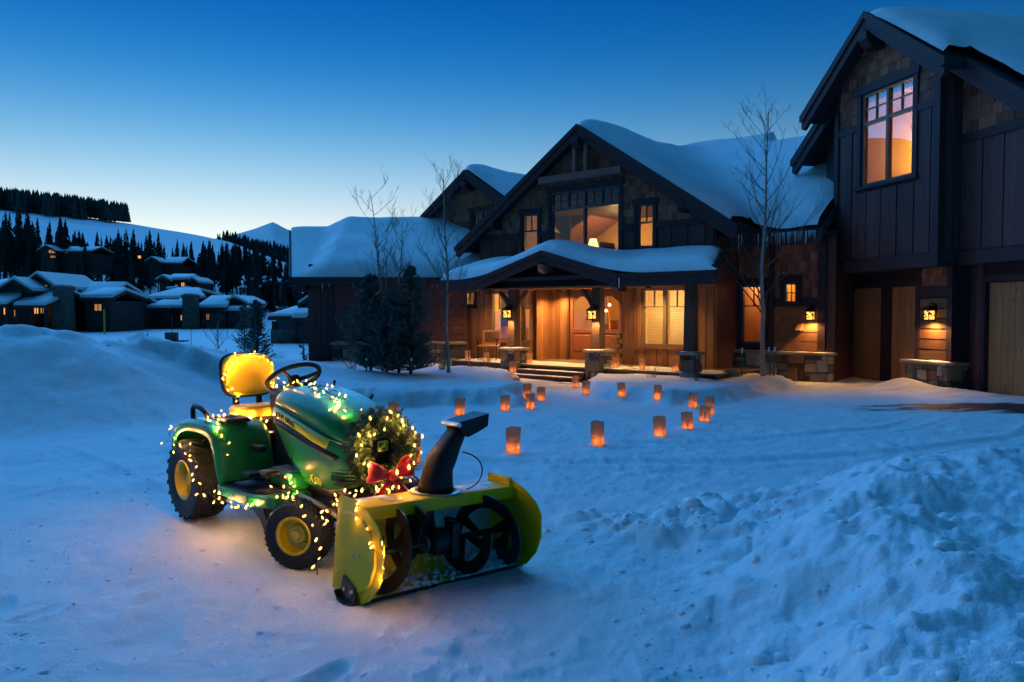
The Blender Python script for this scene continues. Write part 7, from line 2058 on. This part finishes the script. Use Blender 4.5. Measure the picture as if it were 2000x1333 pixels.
BAG = [(-0.82, 11.95, 'paper luminaria standing alone above the snow blower chute', 0), (-0.12, 12.72, 'paper luminaria at the corner of the left snow bed', 0), (0.30, 14.31, 'paper luminaria tucked against the left edge of the walk', 0),
       (0.31, 12.98, 'paper luminaria just left of the foot of the walk', 0), (0.56, 14.64, 'paper luminaria furthest out on the left side of the walk', 0), (1.58, 16.44, 'paper luminaria at the corner of the right snow bed by the walk', 0),
       (1.50, 18.13, 'paper luminaria at the foot of the pillar right of the steps', 0), (2.14, 14.96, 'second paper luminaria along the right snow bed from the walk', 0), (2.68, 14.09, 'paper luminaria in the middle of the right snow bed edge', 0),
       (3.16, 13.36, 'upright paper luminaria on the far right bend of the ring', 0), (3.10, 12.01, 'paper luminaria at the very right end of the ring, half hidden', 0), (2.77, 11.03, 'tilted paper luminaria overlapping the one behind it at the right bend', 0.10),
       (2.34, 10.16, 'tilted paper luminaria sunk in the drift at the right bend', -0.08), (1.85, 9.54, 'paper luminaria sunk in snow on the near right arc of the ring', -0.05), (0.97, 8.60, 'paper luminaria in the middle of the near arc, right of the chute', -0.03),
       (0.01, 8.02, 'nearest fully visible paper luminaria, beside the chute spout', 0), (-1.79, 11.5, 'paper luminaria peeking above the top of the wreath', 0), (-0.96, 7.38, 'paper luminaria glowing behind the right side of the wreath', 0),
       (0.10, 17.3, 'paper luminaria at the left foot of the steps, nearer the walk', 0), (0.02, 18.6, 'paper luminaria in front of the pillar left of the steps', 0)]
zz = HGT(np.array([q[0] for q in BAG]), np.array([q[1] for q in BAG]))
for k, (x, y, lb, tl_) in enumerate(BAG):
    sink = 0.045 if k in (11, 12, 13) else 0.02 if k == 14 else 0.003
    luminaria(x, y, lb, k, float(zz[k]) - sink, tl_, e=0.30)
for k, (x, y, lb) in enumerate(((-3.10, -1.10, 'paper luminaria at the far left end of the porch floor'), (-2.30, -1.16, 'paper luminaria on the porch floor before the wicker chair'), (-1.62, -1.15, 'paper luminaria on the porch behind the left stone pillar'),
                                (-0.80, -1.08, 'paper luminaria on the porch just right of the left stone pillar'), (1.98, -1.05, 'paper luminaria on the porch beside the fire logs'), (2.75, -1.05, 'paper luminaria on the porch below the window with blinds'), (3.66, -1.08, 'paper luminaria on the porch beside the last stone pillar'))):
    p = HW(x, y, fz + 0.006); luminaria(p[0], p[1], lb, k + 2, p[2], 0, 0.25, H_RZ + .1)
# porch chair
ch = empty('porch_chair', HW(-2.72, -0.62, fz + .004), H_RZ + math.radians(28)); tag(ch, 'wooden chair with woven cane back and thin iron legs on the porch', 'chair')
mb = MB(); 
for a, b_, c, d in ((-.27, -.22, 0, .46), (.22, .27, 0, .46)): mb.box(a, b_, -.02, .02, .46, .90)
mb.box(-.22, .22, -.02, .02, .84, .90).box(-.22, .22, -.02, .02, .46, .52)
mb.xf(Matrix.Translation((0, .26, 0)) @ Matrix.Rotation(math.radians(-10), 4, 'X'))
mb.build('back_frame', M('cedar door'), ch)
mb = MB()
for k in range(11): mb.box(-.22 + .04 * k + .01, -.22 + .04 * k + .028, -.004, .004, .52, .84)
for k in range(8): mb.box(-.22, .22, -.008, -.004, .53 + .04 * k, .55 + .04 * k)
mb.xf(Matrix.Translation((0, .26, 0)) @ Matrix.Rotation(math.radians(-10), 4, 'X'))
mb.build('woven_panel', M('deck plank'), ch)
MB().cham(-.29, .29, -.26, .22, .41, .45, .012).build('seat', M('cedar door'), ch)
for sx in (-1, 1):
    MB().tube([(sx * .27, -.22, 0), (sx * .27, -.16, .42)], .012, 6).build('leg', M('black iron'), ch)
    MB().tube([(sx * .27, .26, 0), (sx * .27, .16, .42)], .012, 6).build('leg', M('black iron'), ch)
    MB().tube([(sx * .29, -.22, .43), (sx * .30, -.20, .62), (sx * .30, .10, .64), (sx * .29, .22, .60)], .014, 6).build('armrest', M('black iron'), ch, smooth=True)
# split logs by the door
plain('log end', (0.42, 0.27, 0.13), 0.8, var=0.25, bscale=18)
rg = random.Random(3)
LG = []
for k in range(3):
    lm = MB().mat(0).lathe([(.075, -.18), (.08, -.1), (.078, .18)], 12, axis='y'); 
    lm.m[-2:] = [1, 1]
    LG.append(lm.mesh('fire_log', [M('bark'), M('log end')], smooth=40))
k = 0
for row in range(6):
    for c_ in range(2):
        x = .83 + c_ * .16 + (.08 if row % 2 else 0); z = fz + .08 + row * .135
        if x > 1.02: continue
        o = link('fire_log', LG[k % 3], None, HW(x, .94, z), (0, rg.uniform(0, 6), H_RZ)); k += 1
        tag(o, ['lowest', 'second lowest', 'third', 'fourth', 'fifth', 'topmost'][row] + (' split fire log in the stack beside the entry door' if c_ == 0 else ' split fire log in the stack, the one nearer the wall'), 'log', 'fire logs stacked beside the entry door')
# dark boulder by the end of the porch
bo = MB().add([tuple(p * np.array([.26, .2, .17]) * (1 + .3 * float(fbm(np.array([p[0] * 2 + 3]), np.array([p[1] * 2 + p[2]]), 2)[0]))) for p in iv], ifc)
o = bo.build('boulder', M('far stone'), None, smooth=True, loc=HW(4.75, -.4, -.02)); tag(o, 'dark boulder beside the right end of the porch', 'boulder')
